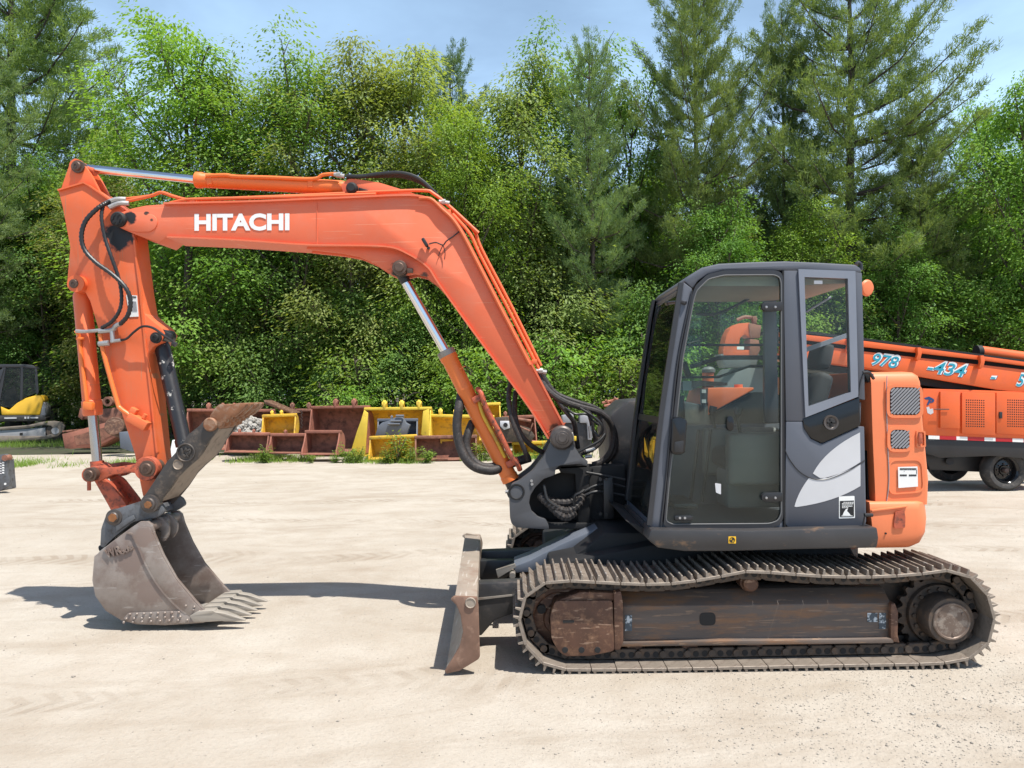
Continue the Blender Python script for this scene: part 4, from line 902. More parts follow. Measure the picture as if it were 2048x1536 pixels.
h = knob('door_catch', [(1350, 1032), (1384, 1031), (1386, 1036), (1384, 1042), (1352, 1042), (1349, 1037)], CA - .024, .02, M['black'], .008, dr, .004)
m = MB()
for dx in (1360, 1370): p = W(dx, 1036, CA - .027); m.cyl(p, p + Vector((0, .01, 0)), .008, n=8)
m.build('catch_bolt', M['fitting'], h)
knob('note', [(1430, 966), (1442, 968), (1442, 989), (1432, 985)], CA - .004, .002, M['silver'], 0, dr, 0)
# rear side window
m = MB(); m.ring(XZ([(1597, 538), (1711, 542), (1717, 793), (1611, 835)], CA - .012), XZ([(1609, 554), (1696, 557), (1702, 784), (1617, 813)], CA - .012), Y(CA) - .012, Y(CA) + .03)
rw = m.build('side_window', M['win_grey'], cabo)
m = MB(); m.pxprism([(1608, 553), (1697, 556), (1703, 785), (1616, 814)], CA + .004, CA + .010); m.build('window_pane', M['cab_glass'], rw)
knob('window_label', [(1628, 561), (1645, 561), (1645, 568), (1628, 568)], CA + .001, .002, M['silver'], 0, rw, 0)
bp = knob('black_panel', [(1606, 838), (1611, 836), (1719, 795), (1721, 851), (1700, 860), (1644, 886), (1622, 876), (1608, 856)], CA - .006, .03, M['gloss_black'], .012, cabo, .003)
p = W(1662, 845, CA - .016); m = MB(); m.lathe([(0, .002), (.030, .002), (.036, -.004), (.046, -.006), (.047, .01)], p, (0, 1, 0), 32); cp2 = m.build('vent_cap', M['pin_grey'], bp)
m = MB(); m.obox(p + Vector((0, -.001, 0)), (.050, 0, 0), (0, .01, 0), (0, 0, .016), .003); m.obox(p + Vector((0, -.001, 0)), (.016, 0, 0), (0, .01, 0), (0, 0, .050), .003); m.build('cap_cross', M['deep'], cp2)
def decal(px, n=5):
    q = [(v.x, v.y) for v in spline([Vector(t) for t in px], n, True)]
    return q
def bez(a, c, d, n=8): return [(a[0] * (1 - t) ** 2 + 2 * c[0] * t * (1 - t) + d[0] * t * t, a[1] * (1 - t) ** 2 + 2 * c[1] * t * (1 - t) + d[1] * t * t) for t in [k / n for k in range(n + 1)]]
s1 = bez((1626, 947), (1650, 900), (1720, 865)) + bez((1721, 924), (1690, 945), (1655, 956)) + [(1640, 956)]
s2 = bez((1589, 1013), (1596, 985), (1618, 956)) + bez((1632, 960), (1680, 950), (1721, 929)) + bez((1721, 972), (1670, 1004), (1593, 1014))
for q in (s1, s2): plate('stripe_decal', q, CA - .0025, M['silver'], cabo, .002)
m = MB(); m.pxtube([(1570, 900, CA - .001), (1580, 920, CA - .002), (1600, 944, CA - .002), (1628, 958, CA - .003), (1660, 957, CA - .003), (1700, 940, CA - .003), (1730, 920, CA - .001)], .0032, 6, 5); m.build('panel_groove', M['cab_black'], cabo)
wl = plate('warning_label', [(1678, 993), (1709, 992), (1710, 1036), (1678, 1037)], CA - .0025, M['white'], cabo, .002, .004)
q = plate('label_field', [(1680, 1002), (1708, 1001), (1708, 1033), (1680, 1034)], CA - .004, M['deep'], wl, .0015)
m = MB()
random.seed(5)
for k in range(5):
    x = 1684 - (k == 0) * -3
    while x < 1704 - (k == 4) * 8:
        w_ = random.uniform(1.5, 4); m.pxprism([(x, 1004 + k * 2.7), (x + w_, 1004 + k * 2.7), (x + w_, 1005.3 + k * 2.7), (x, 1005.3 + k * 2.7)], CA - .0055, CA - .0045); x += w_ + .8
m.pxprism([(1685, 1031), (1688, 1024), (1692, 1018), (1696, 1017), (1694, 1022), (1698, 1026), (1702, 1031)], CA - .0055, CA - .0045); m.pxprism([(1683, 1031.5), (1705, 1031), (1705, 1032), (1683, 1032.5)], CA - .0055, CA - .0045)
m.build('label_print', M['white'], q)
m = MB(); m.pxtube([(1566, 541, CA - .004), (1566, 700, CA - .004), (1567, 900, CA - .004), (1569, 1056, CA - .004)], .007, 6, 4); m.build('pillar_seam', M['deep'], cabo)
# roof extras
m = MB(); m.pxtube([(1712, 530, 4.8), (1716, 525, 4.8), (1722, 530, 4.8), (1722, 540, 4.8)], .012, 8, 4); m.build('roof_eye', M['cab_black'], cabo)
# cab interior
m = MB(); m.pxprism([(1395, 565), (1440, 550), (1560, 548), (1712, 552), (1712, 566), (1560, 572), (1400, 572)], CA + .08, CB - .07); m.build('headliner', M['liner'], cabo)
m = MB(); m.pxprism([(1395, 572), (1560, 573), (1560, 592), (1400, 590)], CB - .12, CB - .05, .01); m.build('sun_blind', M['deep'], cabo)
x0 = W(1560, 900, 5.1).x
st_ = MB()
st_.box((x0 - .42, Y(4.88), 1.18), (x0 + .10, Y(5.34), 1.32), .05, 3)
seat = st_.build('seat_cushion', M['seat'], cabo)
m = MB(); m.poly([(x0 + .02, Y(4.88), 1.28), (x0 + .14, Y(4.88), 1.26), (x0 + .30, Y(4.88), 1.80), (x0 + .20, Y(4.88), 1.84)], [(x0 + .02, Y(5.34), 1.28), (x0 + .14, Y(5.34), 1.26), (x0 + .30, Y(5.34), 1.80), (x0 + .20, Y(5.34), 1.84)], .04, 3); m.build('seat_back', M['seat'], cabo)
m = MB(); m.poly([(x0 + .22, Y(4.98), 1.86), (x0 + .31, Y(4.98), 1.84), (x0 + .35, Y(4.98), 2.02), (x0 + .27, Y(4.98), 2.04)], [(x0 + .22, Y(5.24), 1.86), (x0 + .31, Y(5.24), 1.84), (x0 + .35, Y(5.24), 2.02), (x0 + .27, Y(5.24), 2.04)], .035, 3); m.build('headrest', M['seat'], cabo)
m = MB(); m.box((x0 - .40, Y(4.98), .92), (x0 + .08, Y(5.26), 1.18), .02); m.build('seat_base', M['plastic'], cabo)
for yy in (4.76, 5.36):
    m = MB(); m.box((x0 - .45, Y(yy), 1.10), (x0 + .10, Y(yy) + .11, 1.44), .03, 3); cn = m.build('console', M['plastic'], cabo)
    m = MB(); m.tube([(x0 - .36, Y(yy) + .05, 1.43), (x0 - .38, Y(yy) + .05, 1.54), (x0 - .37, Y(yy) + .05, 1.60)], lambda t: .012 + .016 * (t > .5), 10, 4); m.build('joystick', M['black'], cn)
m = MB()
for dx in (-.62, -.54): m.tube([(x0 + dx, Y(5.05 - dx * .1), .95), (x0 + dx + .02, Y(5.05), 1.2), (x0 + dx + .05, Y(5.05), 1.45)], .012, 8, 4)
m.box((x0 - .78, Y(4.9), .93), (x0 - .62, Y(5.3), .97), .01); m.build('travel_lever', M['black'], cabo)
m = MB(); m.pxprism([(1364, 724), (1374, 722), (1384, 750), (1374, 756)], 5.35, 5.40, .01); m.pxprism([(1338, 800), (1368, 790), (1372, 850), (1345, 858)], 5.3, 5.5, .01); m.build('monitor', M['black'], cabo)
m = MB()
m.pxtube([(1352, 690, 5.66), (1537, 690, 5.66), (1570, 690, 5.66)], .010, 8, 1)
m.pxtube([(1381, 734, 5.66), (1437, 716, 5.66), (1470, 715, 5.66), (1570, 715, 5.66)], .017, 8, 1)
m.pxtube([(1345, 755, 5.66), (1437, 754, 5.66), (1500, 732, 5.66), (1570, 732, 5.66)], .010, 8, 1)
m.pxtube([(1538, 560, 5.62), (1538, 860, 5.62)], .017, 8, 1)
m.build('window_guard', M['deep'], cabo)
m = MB(); m.prism(XZ([(1372, 588), (1380, 572), (1632, 560), (1634, 858), (1332, 864), (1345, 760)], CA), Y(CB) - .03, Y(CB) - .024); m.prism(XZ([(1657, 560), (1700, 560), (1702, 858), (1664, 858)], CA), Y(CB) - .03, Y(CB) - .024); m.build('far_window', M['cab_glass'], cabo)
m = MB(); m.pxtube([(1610, 700, 5.0), (1702, 668, 5.0)], .02, 4, 1); m.pxtube([(1612, 624, 5.1), (1662, 594, 5.1)], .008, 6, 1); m.build('blind_rail', M['win_grey'], cabo)
m = MB(); m.pxtube([(1392, 628, 5.4), (1430, 628, 5.4), (1470, 612, 5.4), (1510, 590, 5.4)], .010, 8, 5); m.build('wiper_cable', M['hose'], cabo)

# ---- undercarriage
b = MB(); b.pxprism([(1210, 1065), (1650, 1065), (1700, 1110), (1560, 1150), (1300, 1150), (1150, 1110)], 5.15, 6.2, .02)
b.pxprism([(1100, 1130), (1300, 1090), (1700, 1090), (1760, 1200), (1100, 1200)], 5.0, 6.3, .02)
ub = b.build('carbody', M['deep'], EX)
b = MB(); p = W(1480, 1092, 5.65); b.cyl((p.x, p.y, .62), (p.x, p.y, .80), .50, n=40); b.build('slew_ring', M['chain'], EX)
b = MB(); b.pxprism([(1658, 1112), (1664, 1100), (1674, 1099), (1680, 1110), (1674, 1118)], 5.1, 5.15, .004); b.pxprism([(1690, 1100), (1716, 1096), (1716, 1120), (1700, 1120)], 5.3, 5.6); b.build('step_bracket', M['steel'], EX)

ZD = 4.50
loop = [(1090, 1166), (1132, 1162), (1180, 1164), (1235, 1167), (1290, 1169), (1338, 1168), (1390, 1162), (1441, 1153), (1501, 1142), (1540, 1145), (1577, 1148), (1653, 1153), (1748, 1154), (1843, 1148), (1898, 1141), (1932, 1149), (1962, 1170), (1983, 1204), (1990, 1240), (1984, 1276), (1960, 1306), (1922, 1323), (1850, 1329), (1700, 1332), (1500, 1336), (1300, 1340), (1124, 1340), (1090, 1330), (1062, 1306), (1044, 1276), (1038, 1240), (1044, 1206), (1062, 1180)]
P = spline([Vector(q) for q in XZ(loop, ZD)], 14, True)
cum = [0.]
for a, c in zip(P, P[1:] + P[:1]): cum.append(cum[-1] + (c - a).length)
NS = 42; PITCH = cum[-1] / NS
def at(s_):
    s_ %= cum[-1]; lo_i = max(i for i in range(len(cum) - 1) if cum[i] <= s_)
    a, c = P[lo_i], P[(lo_i + 1) % len(P)]; t = (s_ - cum[lo_i]) / max(1e-9, cum[lo_i + 1] - cum[lo_i])
    return a.lerp(c, t)
SW = .45
sm = MB(); hp_ = PITCH * .5
sm.prism([(-hp_ * .97, -.010), (-hp_ * .97, .004), (-hp_ * .90, .008), (hp_ * .92, .008), (hp_ * .98, .002), (hp_ * .98, -.010)], 0, SW, .0015, 1)
for gx, h_ in ((-hp_ * .74, .038), (-.004, .038), (hp_ * .72, .038)):
    sm.prism([(gx - .010, .006), (gx - .005, h_ + .004), (gx + .005, h_ + .004), (gx + .010, .006)], .002, SW - .002, .0015, 1)
shoe0 = sm.build('track_shoe', M['shoe'], None, 25)
bm_ = MB()
for bx in (-.034, .036):
    for by in (.145, .305): bm_.cyl((bx, by, .006), (bx, by, .016), .010, n=6); bm_.cyl((bx, by, -.022), (bx, by, -.010), .011, n=6)
# chain links, one chain per track
ch = MB()
tracks = []
tr = ch
for i in range(NS):
    s0 = (i + .0) * PITCH; a, c = at(s0), at(s0 + PITCH); t = (c - a).normalized(); nn = Vector((-t.y, t.x)) 
    mid = (a + c) / 2
    cen = sum((p for p in P), Vector((0, 0))) / len(P)
    if nn.dot(mid - cen) < 0: nn = -nn
    for ya in (.135, .285):
        q = [mid - t * PITCH * .60 - nn * .018, mid + t * PITCH * .48 - nn * .018, mid + t * PITCH * .55 - nn * .05, mid + t * PITCH * .42 - nn * .082, mid - t * PITCH * .38 - nn * .082, mid - t * PITCH * .60 - nn * .055]
        ch.prism([(v.x, v.y) for v in q], ya, ya + .032, .004, 1)
        for fx in (-.22, .14):
            o_ = mid + t * PITCH * fx - nn * .045
            ch.mat(1).cyl((o_.x, ya - .003, o_.y), (o_.x, ya + .01, o_.y), .019, n=10).mat(0)
    o_ = mid + t * PITCH * .5 - nn * .05
    ch.cyl((o_.x, .12, o_.y), (o_.x, .335, o_.y), .022, n=10)
tk = ch.build('crawler_track', [M['chain'], M['deep']], EX)
shoes = []
for i in range(NS):
    s0 = (i + .5) * PITCH; a, c = at(s0 - PITCH * .5), at(s0 + PITCH * .5); t = (c - a).normalized(); mid = (a + c) / 2
    nn = Vector((-t.y, t.x))
    if nn.dot(mid - cen) < 0: t, nn = -t, -nn if nn.dot(mid - cen) < 0 else nn
    zax = Vector((nn.x, 0, nn.y)); xax = Vector((0, 1, 0)).cross(zax); 
    o_ = shoe0 if i == 0 else shoe0.copy()
    if i: C.objects.link(o_)
    attach(o_, tk)
    mm = Matrix(((xax.x, 0, zax.x, mid.x), (0, 1, 0, 0.), (xax.z, 0, zax.z, mid.y), (0, 0, 0, 1)))
    o_.matrix_basis = mm
    shoes.append(o_)
# track frame
tf = MB(); FD = 4.62
mz = lambda py: W(1500, py, FD).z
xa, xb = W(1235, 1240, FD).x, W(1782, 1240, FD).x
sec = [(FD - .03, mz(1287)), (FD - .03, mz(1278)), (FD, mz(1276)), (FD, mz(1210)), (FD + .10, mz(1186)), (FD + .22, mz(1182)), (FD + .22, mz(1287))]
tf.poly([(xa, Y(d_), z) for d_, z in sec], [(xb, Y(d_), z) for d_, z in sec], .004)
tfo = tf.build('track_frame', M['frame'], EX)
p = W(1415, 1238, FD - .001)
b = MB(); q = rnd2([(p.x - .05, p.z - .04), (p.x + .05, p.z - .04), (p.x + .05, p.z + .04), (p.x - .05, p.z + .04)], .03); b.prism(q, p.y - .0015, p.y + .01); b.build('frame_hole', M['deep'], tfo)
b = MB(); gd = [(1110, 1202), (1225, 1201), (1229, 1302), (1182, 1312), (1132, 1313), (1116, 1302), (1103, 1278), (1100, 1234)]
b.pxprism(gd, FD - .05, FD + .12, .014, .02); b.pxprism([(1228, 1186), (1242, 1182), (1246, 1206), (1247, 1284), (1240, 1300), (1229, 1300)], FD - .055, FD + .15, .006)
b.pxprism([(1110, 1203), (1226, 1202), (1238, 1186), (1160, 1184)], FD - .03, FD + .2, .005)
gdo = b.build('idler_guard', M['guard'], tfo)
b = MB()
for px in (1130, 1163, 1195): p = W(px, 1300, FD - .05); b.lathe([(0, -.004), (.018, -.003), (.02, .002)], p, (0, 1, 0), 14)
p = W(1137, 1243, FD - .051); q = rnd2([(p.x - .035, p.z - .008), (p.x + .035, p.z - .008), (p.x + .035, p.z + .008), (p.x - .035, p.z + .008)], .007); b.prism(q, p.y - .001, p.y + .01); b.build('guard_bolt', M['deep'], gdo)
b = MB()
for x_, y_, w_, h_ in ((1250, 1230, 14, 32), (1735, 1226, 20, 18), (1758, 1226, 14, 32)):
    b.pxprism([(x_, y_), (x_ + w_, y_), (x_ + w_, y_ + h_), (x_, y_ + h_)], FD - .0025, FD)
M['decal_worn'] = mat('worn_off_decal', (.05, .07, .09), .5, var=.3, scale=9, col2=(.50, .56, .60), thr=(.52, .56))
b.each('worn_decal', M['decal_worn'], tfo)
for px, py in ((1267, 1288), (1376, 1288), (1504, 1287), (1628, 1287), (1743, 1286)):
    p = W(px, py, 4.70); b = MB(); b.lathe([(0, -.02), (.045, -.02), (.055, -.01), (.055, .03), (.078, .035), (.078, .08), (.06, .085), (.06, .22), (.078, .225), (.078, .26), (0, .26)], (p.x, p.y - .03, p.z), (0, 1, 0), 24); b.build('bottom_roller', M['guard'], tfo)
p = W(1501, 1168, 4.66); b = MB(); b.lathe([(0, -.02), (.034, -.02), (.046, -.01), (.046, .03), (.055, .035), (.055, .14), (0, .14)], p, (0, 1, 0), 24); b.build('carrier_roller', M['guard'], tfo)
b = MB(); p = W(1121, 1239, 4.68); r_ = .212
b.lathe([(0, .02), (.07, .02), (.075, .0), (.10, -.0), (.11, .02), (.16, .03), (.175, .01), (r_, .01), (r_, .05), (r_ - .03, .055), (r_ - .03, .12), (r_, .125), (r_, .16), (0, .16)], p, (0, 1, 0), 48)
idl = b.build('idler_wheel', M['guard'], EX)
p2 = W(1083, 1219, 4.685); b = MB(); b.lathe([(0, 0), (.028, 0), (.028, .03)], p2, (0, 1, 0), 18); b.build('idler_hole', M['deep'], idl)
b = MB(); p = W(1871, 1226, 4.74); m = b
gear = []
for k in range(21 * 4):
    a = 2 * PI * k / 84; r = .250 if k % 4 in (0, 1) else .222; gear.append((p.x + r * math.cos(a), p.z + r * math.sin(a)))
b.prism(gear, Y(4.73), Y(4.77))
b.cyl((p.x, Y(4.86), p.z), (p.x, Y(4.90), p.z), .285, n=40); b.pxprism([(1745, 1160), (1830, 1160), (1830, 1290), (1745, 1286)], 4.84, 4.88)
sprk = b.build('drive_sprocket', M['chain'], EX)
b = MB(); b.lathe([(0, 0), (.19, 0), (.195, .01), (.195, .04)], (p.x, Y(4.70), p.z), (0, 1, 0), 40)
for k in range(16): a = 2 * PI * k / 16; b.cyl((p.x + .165 * math.cos(a), Y(4.685), p.z + .165 * math.sin(a)), (p.x + .165 * math.cos(a), Y(4.70), p.z + .165 * math.sin(a)), .013, n=6)
b.lathe([(0, -.11), (.14, -.11), (.145, -.1), (.15, .02), (.16, .03)], (p.x, Y(4.68), p.z), (0, 1, 0), 40); b.build('drive_motor', M['chain'], sprk)
pc = W(1884, 1233, 4.565); b = MB(); b.lathe([(0, .004), (.098, .004), (.103, -.002), (.112, -.002), (.116, .004), (.116, .03)], (p.x, Y(4.56), p.z), (0, 1, 0), 40)
for k in range(3): a = .6 + k * 2.1; b.cyl((p.x + .08 * math.cos(a), Y(4.56) - .002, p.z + .08 * math.sin(a)), (p.x + .08 * math.cos(a), Y(4.57), p.z + .08 * math.sin(a)), .009, n=6)
b.build('hub_cover', M['hub'], sprk)
b = MB(); b.pxprism([(1782, 1208), (1790, 1206), (1797, 1224), (1796, 1270), (1800, 1286), (1786, 1284), (1782, 1280)], FD - .03, FD + .1, .006); b.build('motor_bracket', M['guard'], tfo)
# the far track is the near one set over by the gauge
for o_ in (tk, tfo, idl, sprk):
    c_ = copy_tree(o_, EX)
    c_.matrix_basis = Matrix.Translation((-.06, 1.87, 0)) @ o_.matrix_basis

# ---- dozer blade
endp = [(901, 1199), (908, 1193), (954, 1195), (957, 1211), (960, 1313), (957, 1319), (919, 1342), (893, 1348), (889, 1343), (905, 1318), (919, 1293), (926, 1264), (921, 1231), (913, 1211)]
NB, FB, SHX = 4.50, 6.52, -.065
def lean(x, y): return x + SHX * (y - Y(NB)) / (FB - NB)
def bprism(m, px, ya, yb, bev=0):
    e = XZ(px, NB); m.poly([(lean(x, ya), ya, z) for x, z in e], [(lean(x, yb), yb, z) for x, z in e], bev)
b = MB()
bprism(b, [(912, 1196), (930, 1197), (940, 1240), (938, 1290), (920, 1330), (898, 1344), (892, 1341), (908, 1318), (922, 1293), (929, 1264), (924, 1231), (915, 1211)], Y(NB) + .03, Y(FB) - .03)
bprism(b, [(909, 1195), (954, 1197), (956, 1212), (954, 1232), (936, 1236), (918, 1222)], Y(NB) + .03, Y(FB) - .03, .006)
bl = b.build('dozer_blade', M['blade'], EX)
for ya in (Y(NB), Y(FB) - .03):
    b = MB(); bprism(b, endp, ya, ya + .03, .005); b.build('end_plate', M['blade_rust'] if ya < .5 else M['blade'], bl)
b = MB(); p = W(941, 1206, NB - .006); b.lathe([(0, -.001), (.024, -.001), (.03, -.005), (.034, .004)], p, (0, 1, 0), 16); b.build('shackle_eye', M['blade'], bl)
e = XZ([(931, 1064), (962, 1070), (966, 1084), (963, 1110), (938, 1098)], FB); b = MB(); i_ = XZ([(936, 1069), (958, 1073), (961, 1084), (958, 1099), (941, 1092)], FB); b.ring(rnd2(e, .02), rnd2(i_, .015), Y(FB) - .05, Y(FB) - .02); b.build('lifting_loop', M['blade'], bl)
for ya in (4.98, 5.98):
    b = MB(); e = XZ([(950, 1168), (1100, 1162), (1110, 1200), (1040, 1206), (1026, 1228), (990, 1240), (962, 1272), (948, 1268)], 4.98)
    b.prism(e, Y(ya), Y(ya) + .12, .008); b.build('blade_arm', M['black_dusty'], bl)
    b = MB(); e = XZ([(956, 1196), (1034, 1188), (1034, 1191), (957, 1200)], 4.97); b.prism(e, Y(ya) - .012, Y(ya) - .001); b.build('arm_rib', M['steel'], bl)
b = MB(); b.pxprism([(1028, 1133), (1060, 1121), (1124, 1088), (1196, 1056), (1203, 1064), (1153, 1102), (1065, 1144), (1030, 1146)], 5.40, 5.72, .006); b.build('cylinder_guard', M['bluegrey'], EX)
b = MB(); b.pxtube([(1000, 1150, 5.7), (1100, 1105, 5.7)], .05, 16, 1); b.pxprism([(960, 1122), (1040, 1122), (1040, 1180), (960, 1182)], 5.75, 5.85, .005); b.build('blade_cylinder', M['black'], EX)
b = MB(); b.pxprism([(992, 1140), (1030, 1128), (1032, 1134), (996, 1156)], 5.35, 5.38); p = W(1025, 1152, 5.3); b.cyl(p, p + Vector((0, .2, 0)), .022, n=12); b.build('blade_hinge', M['steel'], EX)
b = MB(); e = XZ([(1170, 1100), (1195, 1075), (1215, 1062), (1236, 1075), (1300, 1120), (1300, 1150), (1160, 1150)], 5.3); b.prism(e, Y(5.3), Y(5.36), .006); p = W(1209, 1085, 5.28); b.lathe([(0, 0), (.04, 0), (.06, .01), (.06, .04)], p, (0, 1, 0), 20); b.build('blade_pivot', M['black'], EX)
# ================================================================== the yard behind
# ---- conveyor trailer on the right
def pp(m, px, D0, D1, bev=0, rad=0): return m.pxprism(px, D0, D1, bev, rad)
TD = 12.0
CV = empty('screening_trailer', (W(2010, 980, TD + 1).x, Y(TD + 1), 0), 'orange screening trailer with long belt conveyor, engine cabinet and black wheels beyond the excavator', 'trailer')
b = MB(); e = [(1560, 682), (1730, 703), (2046, 739), (2140, 750), (2140, 796), (1992, 779), (1730, 735), (1560, 714)]
pp(b, e, TD, TD + .06, .006); pp(b, e, TD + .95, TD + 1.0, .006); pp(b, [(1560, 706), (2140, 788), (2140, 796), (1560, 714)], TD + .06, TD + .95)
cvb = b.build('conveyor_beam', M['machine_orange'], CV)
b = MB(); e = [(1560, 664), (1730, 682), (1962, 712), (2140, 736), (2140, 744), (1962, 720), (1730, 694), (1560, 674)]
pp(b, e, TD - .03, TD + .03, .005); pp(b, e, TD + .95, TD + 1.0, .005); b.build('upper_rail', M['machine_orange'], CV)
b = MB(); pp(b, [(1560, 655), (1729, 676), (1962, 708), (2140, 732), (2140, 738), (1962, 713), (1729, 681), (1560, 661)], TD - .02, TD + 1.0)
pp(b, [(1560, 668), (1730, 690), (2140, 742), (2140, 752), (1730, 702), (1560, 682)], TD + .1, TD + .9); pp(b, [(1600, 722), (2140, 798), (2140, 812), (1600, 736)], TD + .15, TD + .8); b.build('conveyor_belt', M['deep'], CV)
for px, py in ((1840, 704), (1966, 720), (1700, 687)):
    b = MB(); pp(b, [(px - 5, py - 9), (px + 2, py - 9), (px + 4, py + 2), (px + 1, py + 14), (px - 5, py + 18), (px - 7, py + 13), (px - 4, py + 5)], TD - .10, TD - .03, .004); b.build('idler_bracket', M['machine_orange'], CV)
b = MB(); A_, B_ = W(1958, 703, TD + .5), W(2140, 728, TD + .5); b.cyl(A_, B_, .10, n=20); b.build('belt_cover', M['machine_orange'], CV); b = MB(); b.cyl(A_ + Vector((-.05, 0, 0)), A_ + Vector((.03, 0, 0)), .105, n=20); b.build('cover_end', M['deep'], CV)
b = MB(); e = [(1846, 777), (2140, 786), (2140, 884), (1857, 871), (1846, 868)]; pp(b, e, TD, TD + 1.1, .008)
eb = b.build('engine_cabinet', M['machine_orange'], CV)
b = MB(); pp(b, [(1881, 783), (1920, 784), (1920, 857), (1881, 856)], TD - .04, TD, .006); b.build('cabinet_panel', M['machine_orange'], eb)
for x0, x1, xp in ((1924, 1991, 1933), (1993, 2061, 2016)):
    b = MB(); pp(b, [(x0, 785), (x1, 787 ), (x1, 871), (x0, 867)], TD - .03, TD, .006); d_ = b.build('cabinet_door', M['machine_orange'], eb)
    b = MB()
    for i in range(9):
        for j in range(12):
            p = W(xp + i * 4.35, 800 + j * 4.75 + i * .12, TD - .032); b.box((p.x - .009, p.y, p.z - .009), (p.x + .009, p.y + .004, p.z + .009))
    b.build('vent_holes', M['deep'], d_)
    if x0 > 1950:
        b = MB(); pp(b, [(1999, 824), (2005, 824), (2005, 837), (1999, 837)], TD - .05, TD - .03, .004); b.build('door_handle', M['black'], d_)
b = MB(); b.pxtube([(1868, 818.6, TD - .06), (1898, 818.6, TD - .06)], .008, 8, 1); b.build('latch_bar', M['chain_steel'], eb)
b = MB(); x = 1857
k = 0
tp = []
while x < 2100:
    w_ = 22 if k % 2 == 0 else 34
    m = MB(); pp(m, [(x, 871 + (x - 1857) * .035), (x + w_, 871 + (x + w_ - 1857) * .035), (x + w_, 878 + (x + w_ - 1857) * .035), (x, 878 + (x - 1857) * .035)], TD - .006, TD - .002); m.build('reflective_tape', M['white'] if k % 2 == 0 else M['red'], CV); x += w_; k += 1
b = MB(); pp(b, [(1840, 872), (2140, 884), (2140, 925), (1985, 912), (1880, 916), (1846, 905)], TD + .02, TD + .16, .01); pp(b, [(1840, 885), (2140, 895), (2140, 930), (1880, 930)], TD + .9, TD + 1.1); pp(b, [(1846, 905), (1985, 905), (1985, 945), (1860, 940)], TD + .4, TD + .7, .02); b.build('chassis', M['black'], CV)
def wheel(px, py, D, r, w_, parent, label=None):
    p = W(px, py, D); m = MB()
    m.lathe([(r * .60, .02), (r * .66, .0), (r * .85, -.015), (r * .95, .01), (r, .05), (r, w_ - .05), (r * .95, w_ - .01), (r * .6, w_)], p, (0, 1, 0), 48)
    t_ = m.build('wheel', M['rubber'], parent)
    m = MB(); m.lathe([(0, .06), (r * .22, .06), (r * .25, .09), (r * .45, .10), (r * .52, .03), (r * .60, .005), (r * .62, .02), (r * .62, w_ * .5)], p, (0, 1, 0), 40); m.build('rim', M['gloss_black'], t_)
    m = MB()
    for a in range(8): m.cyl((p.x + r * .30 * math.cos(a * PI / 4), p.y + .07, p.z + r * .30 * math.sin(a * PI / 4)), (p.x + r * .30 * math.cos(a * PI / 4), p.y + .1, p.z + r * .30 * math.sin(a * PI / 4)), .012, n=6)
    m.lathe([(0, -.0), (r * .10, .0), (r * .13, .02), (r * .13, .08)], p, (0, 1, 0), 16); m.build('hub', M['chain_steel'], t_)
    return t_
wheel(2014, 941, 12.1, .345, .22, CV); wheel(1903, 923, 13.0, .36, .22, CV)
b = MB(); b.pxtube([(1899, 923, 13.0), (1900, 923, 12.3)], .06, 10, 1); b.build('axle', M['black'], CV)
b = MB(); p = W(2014, 760, TD + .2); b.cyl(p + Vector((-.16, 0, .01)), p + Vector((.14, -.05, 0)), .11, n=20, bev=.02); b.box((p.x - .12, p.y - .1, p.z - .2), (p.x + .12, p.y + .1, p.z - .09)); mo = b.build('electric_motor', M['black'], CV)
b = MB(); q = W(2011, 745, TD + .2); b.lathe([(0, .045), (.08, .04), (.14, .015), (.145, 0), (.06, -.01), (0, -.01)], q, (0, 0, 1), 24); b.build('motor_cap', M['light_grey'], mo)
b = MB(); b.pxtube([(1942, 782, TD + .3), (1940, 772, TD + .3), (1937, 766, TD + .3)], .05, 12, 3); b.build('exhaust_pipe', M['fitting'], CV)
def phone(s_, x0, y0, x1, y1, h):
    """slanting painted digits: navy outline, white edge, teal face"""
    for k, (mt, bo, dx, dz, dd) in enumerate((('navy', .055, .006, -.006, .002), ('white', .05, 0, 0, .004), ('teal', .012, 0, 0, .006))):
        o, ur, ut = W(x0, y0, TD - dd), W(x1, y1, TD - dd), W(x0 + h * .12, y0 - h, TD - dd)
        ex = .010 * (bo - .012) / .04
        o = o + Vector((dx - ex, 0, dz - ex)); text_mesh('lettering', s_, M[mt], o, ur + Vector((dx + ex * 2, 0, dz)) - o - Vector((0, 0, -ex * 0)), ut - o + Vector((dx, 0, ex * 2 + dz)) * 1, cvb, .0015, bo, .3)
phone('978', 1743, 730, 1796, 738, 24); phone('-434', 1853, 745, 1931, 756, 25); phone('-', 1981, 757, 1991, 758.5, 3.5);
phone('5', 2032, 772, 2048, 774, 25); phone('1 8', 2058, 775, 2100, 780, 25)
o, ur, ut = W(1853, 810, TD - .003), W(1867, 811, TD - .003), W(1855, 797, TD - .003)
text_mesh('logo_letter', 'P', M['navy'], o, ur - o, ut - o, eb, .002, .04, .2)
b = MB(); pp(b, [(1848, 796), (1858, 793), (1866, 797), (1869, 800), (1852, 799)], TD - .003, TD - .001); b.build('logo_arc', M['navy'], eb)
b = MB(); pp(b, [(1853, 815), (1858, 813), (1860, 818), (1866, 817), (1867, 826), (1861, 829), (1855, 826)], TD - .003, TD - .001); b.build('logo_flash', M['silver'], eb)

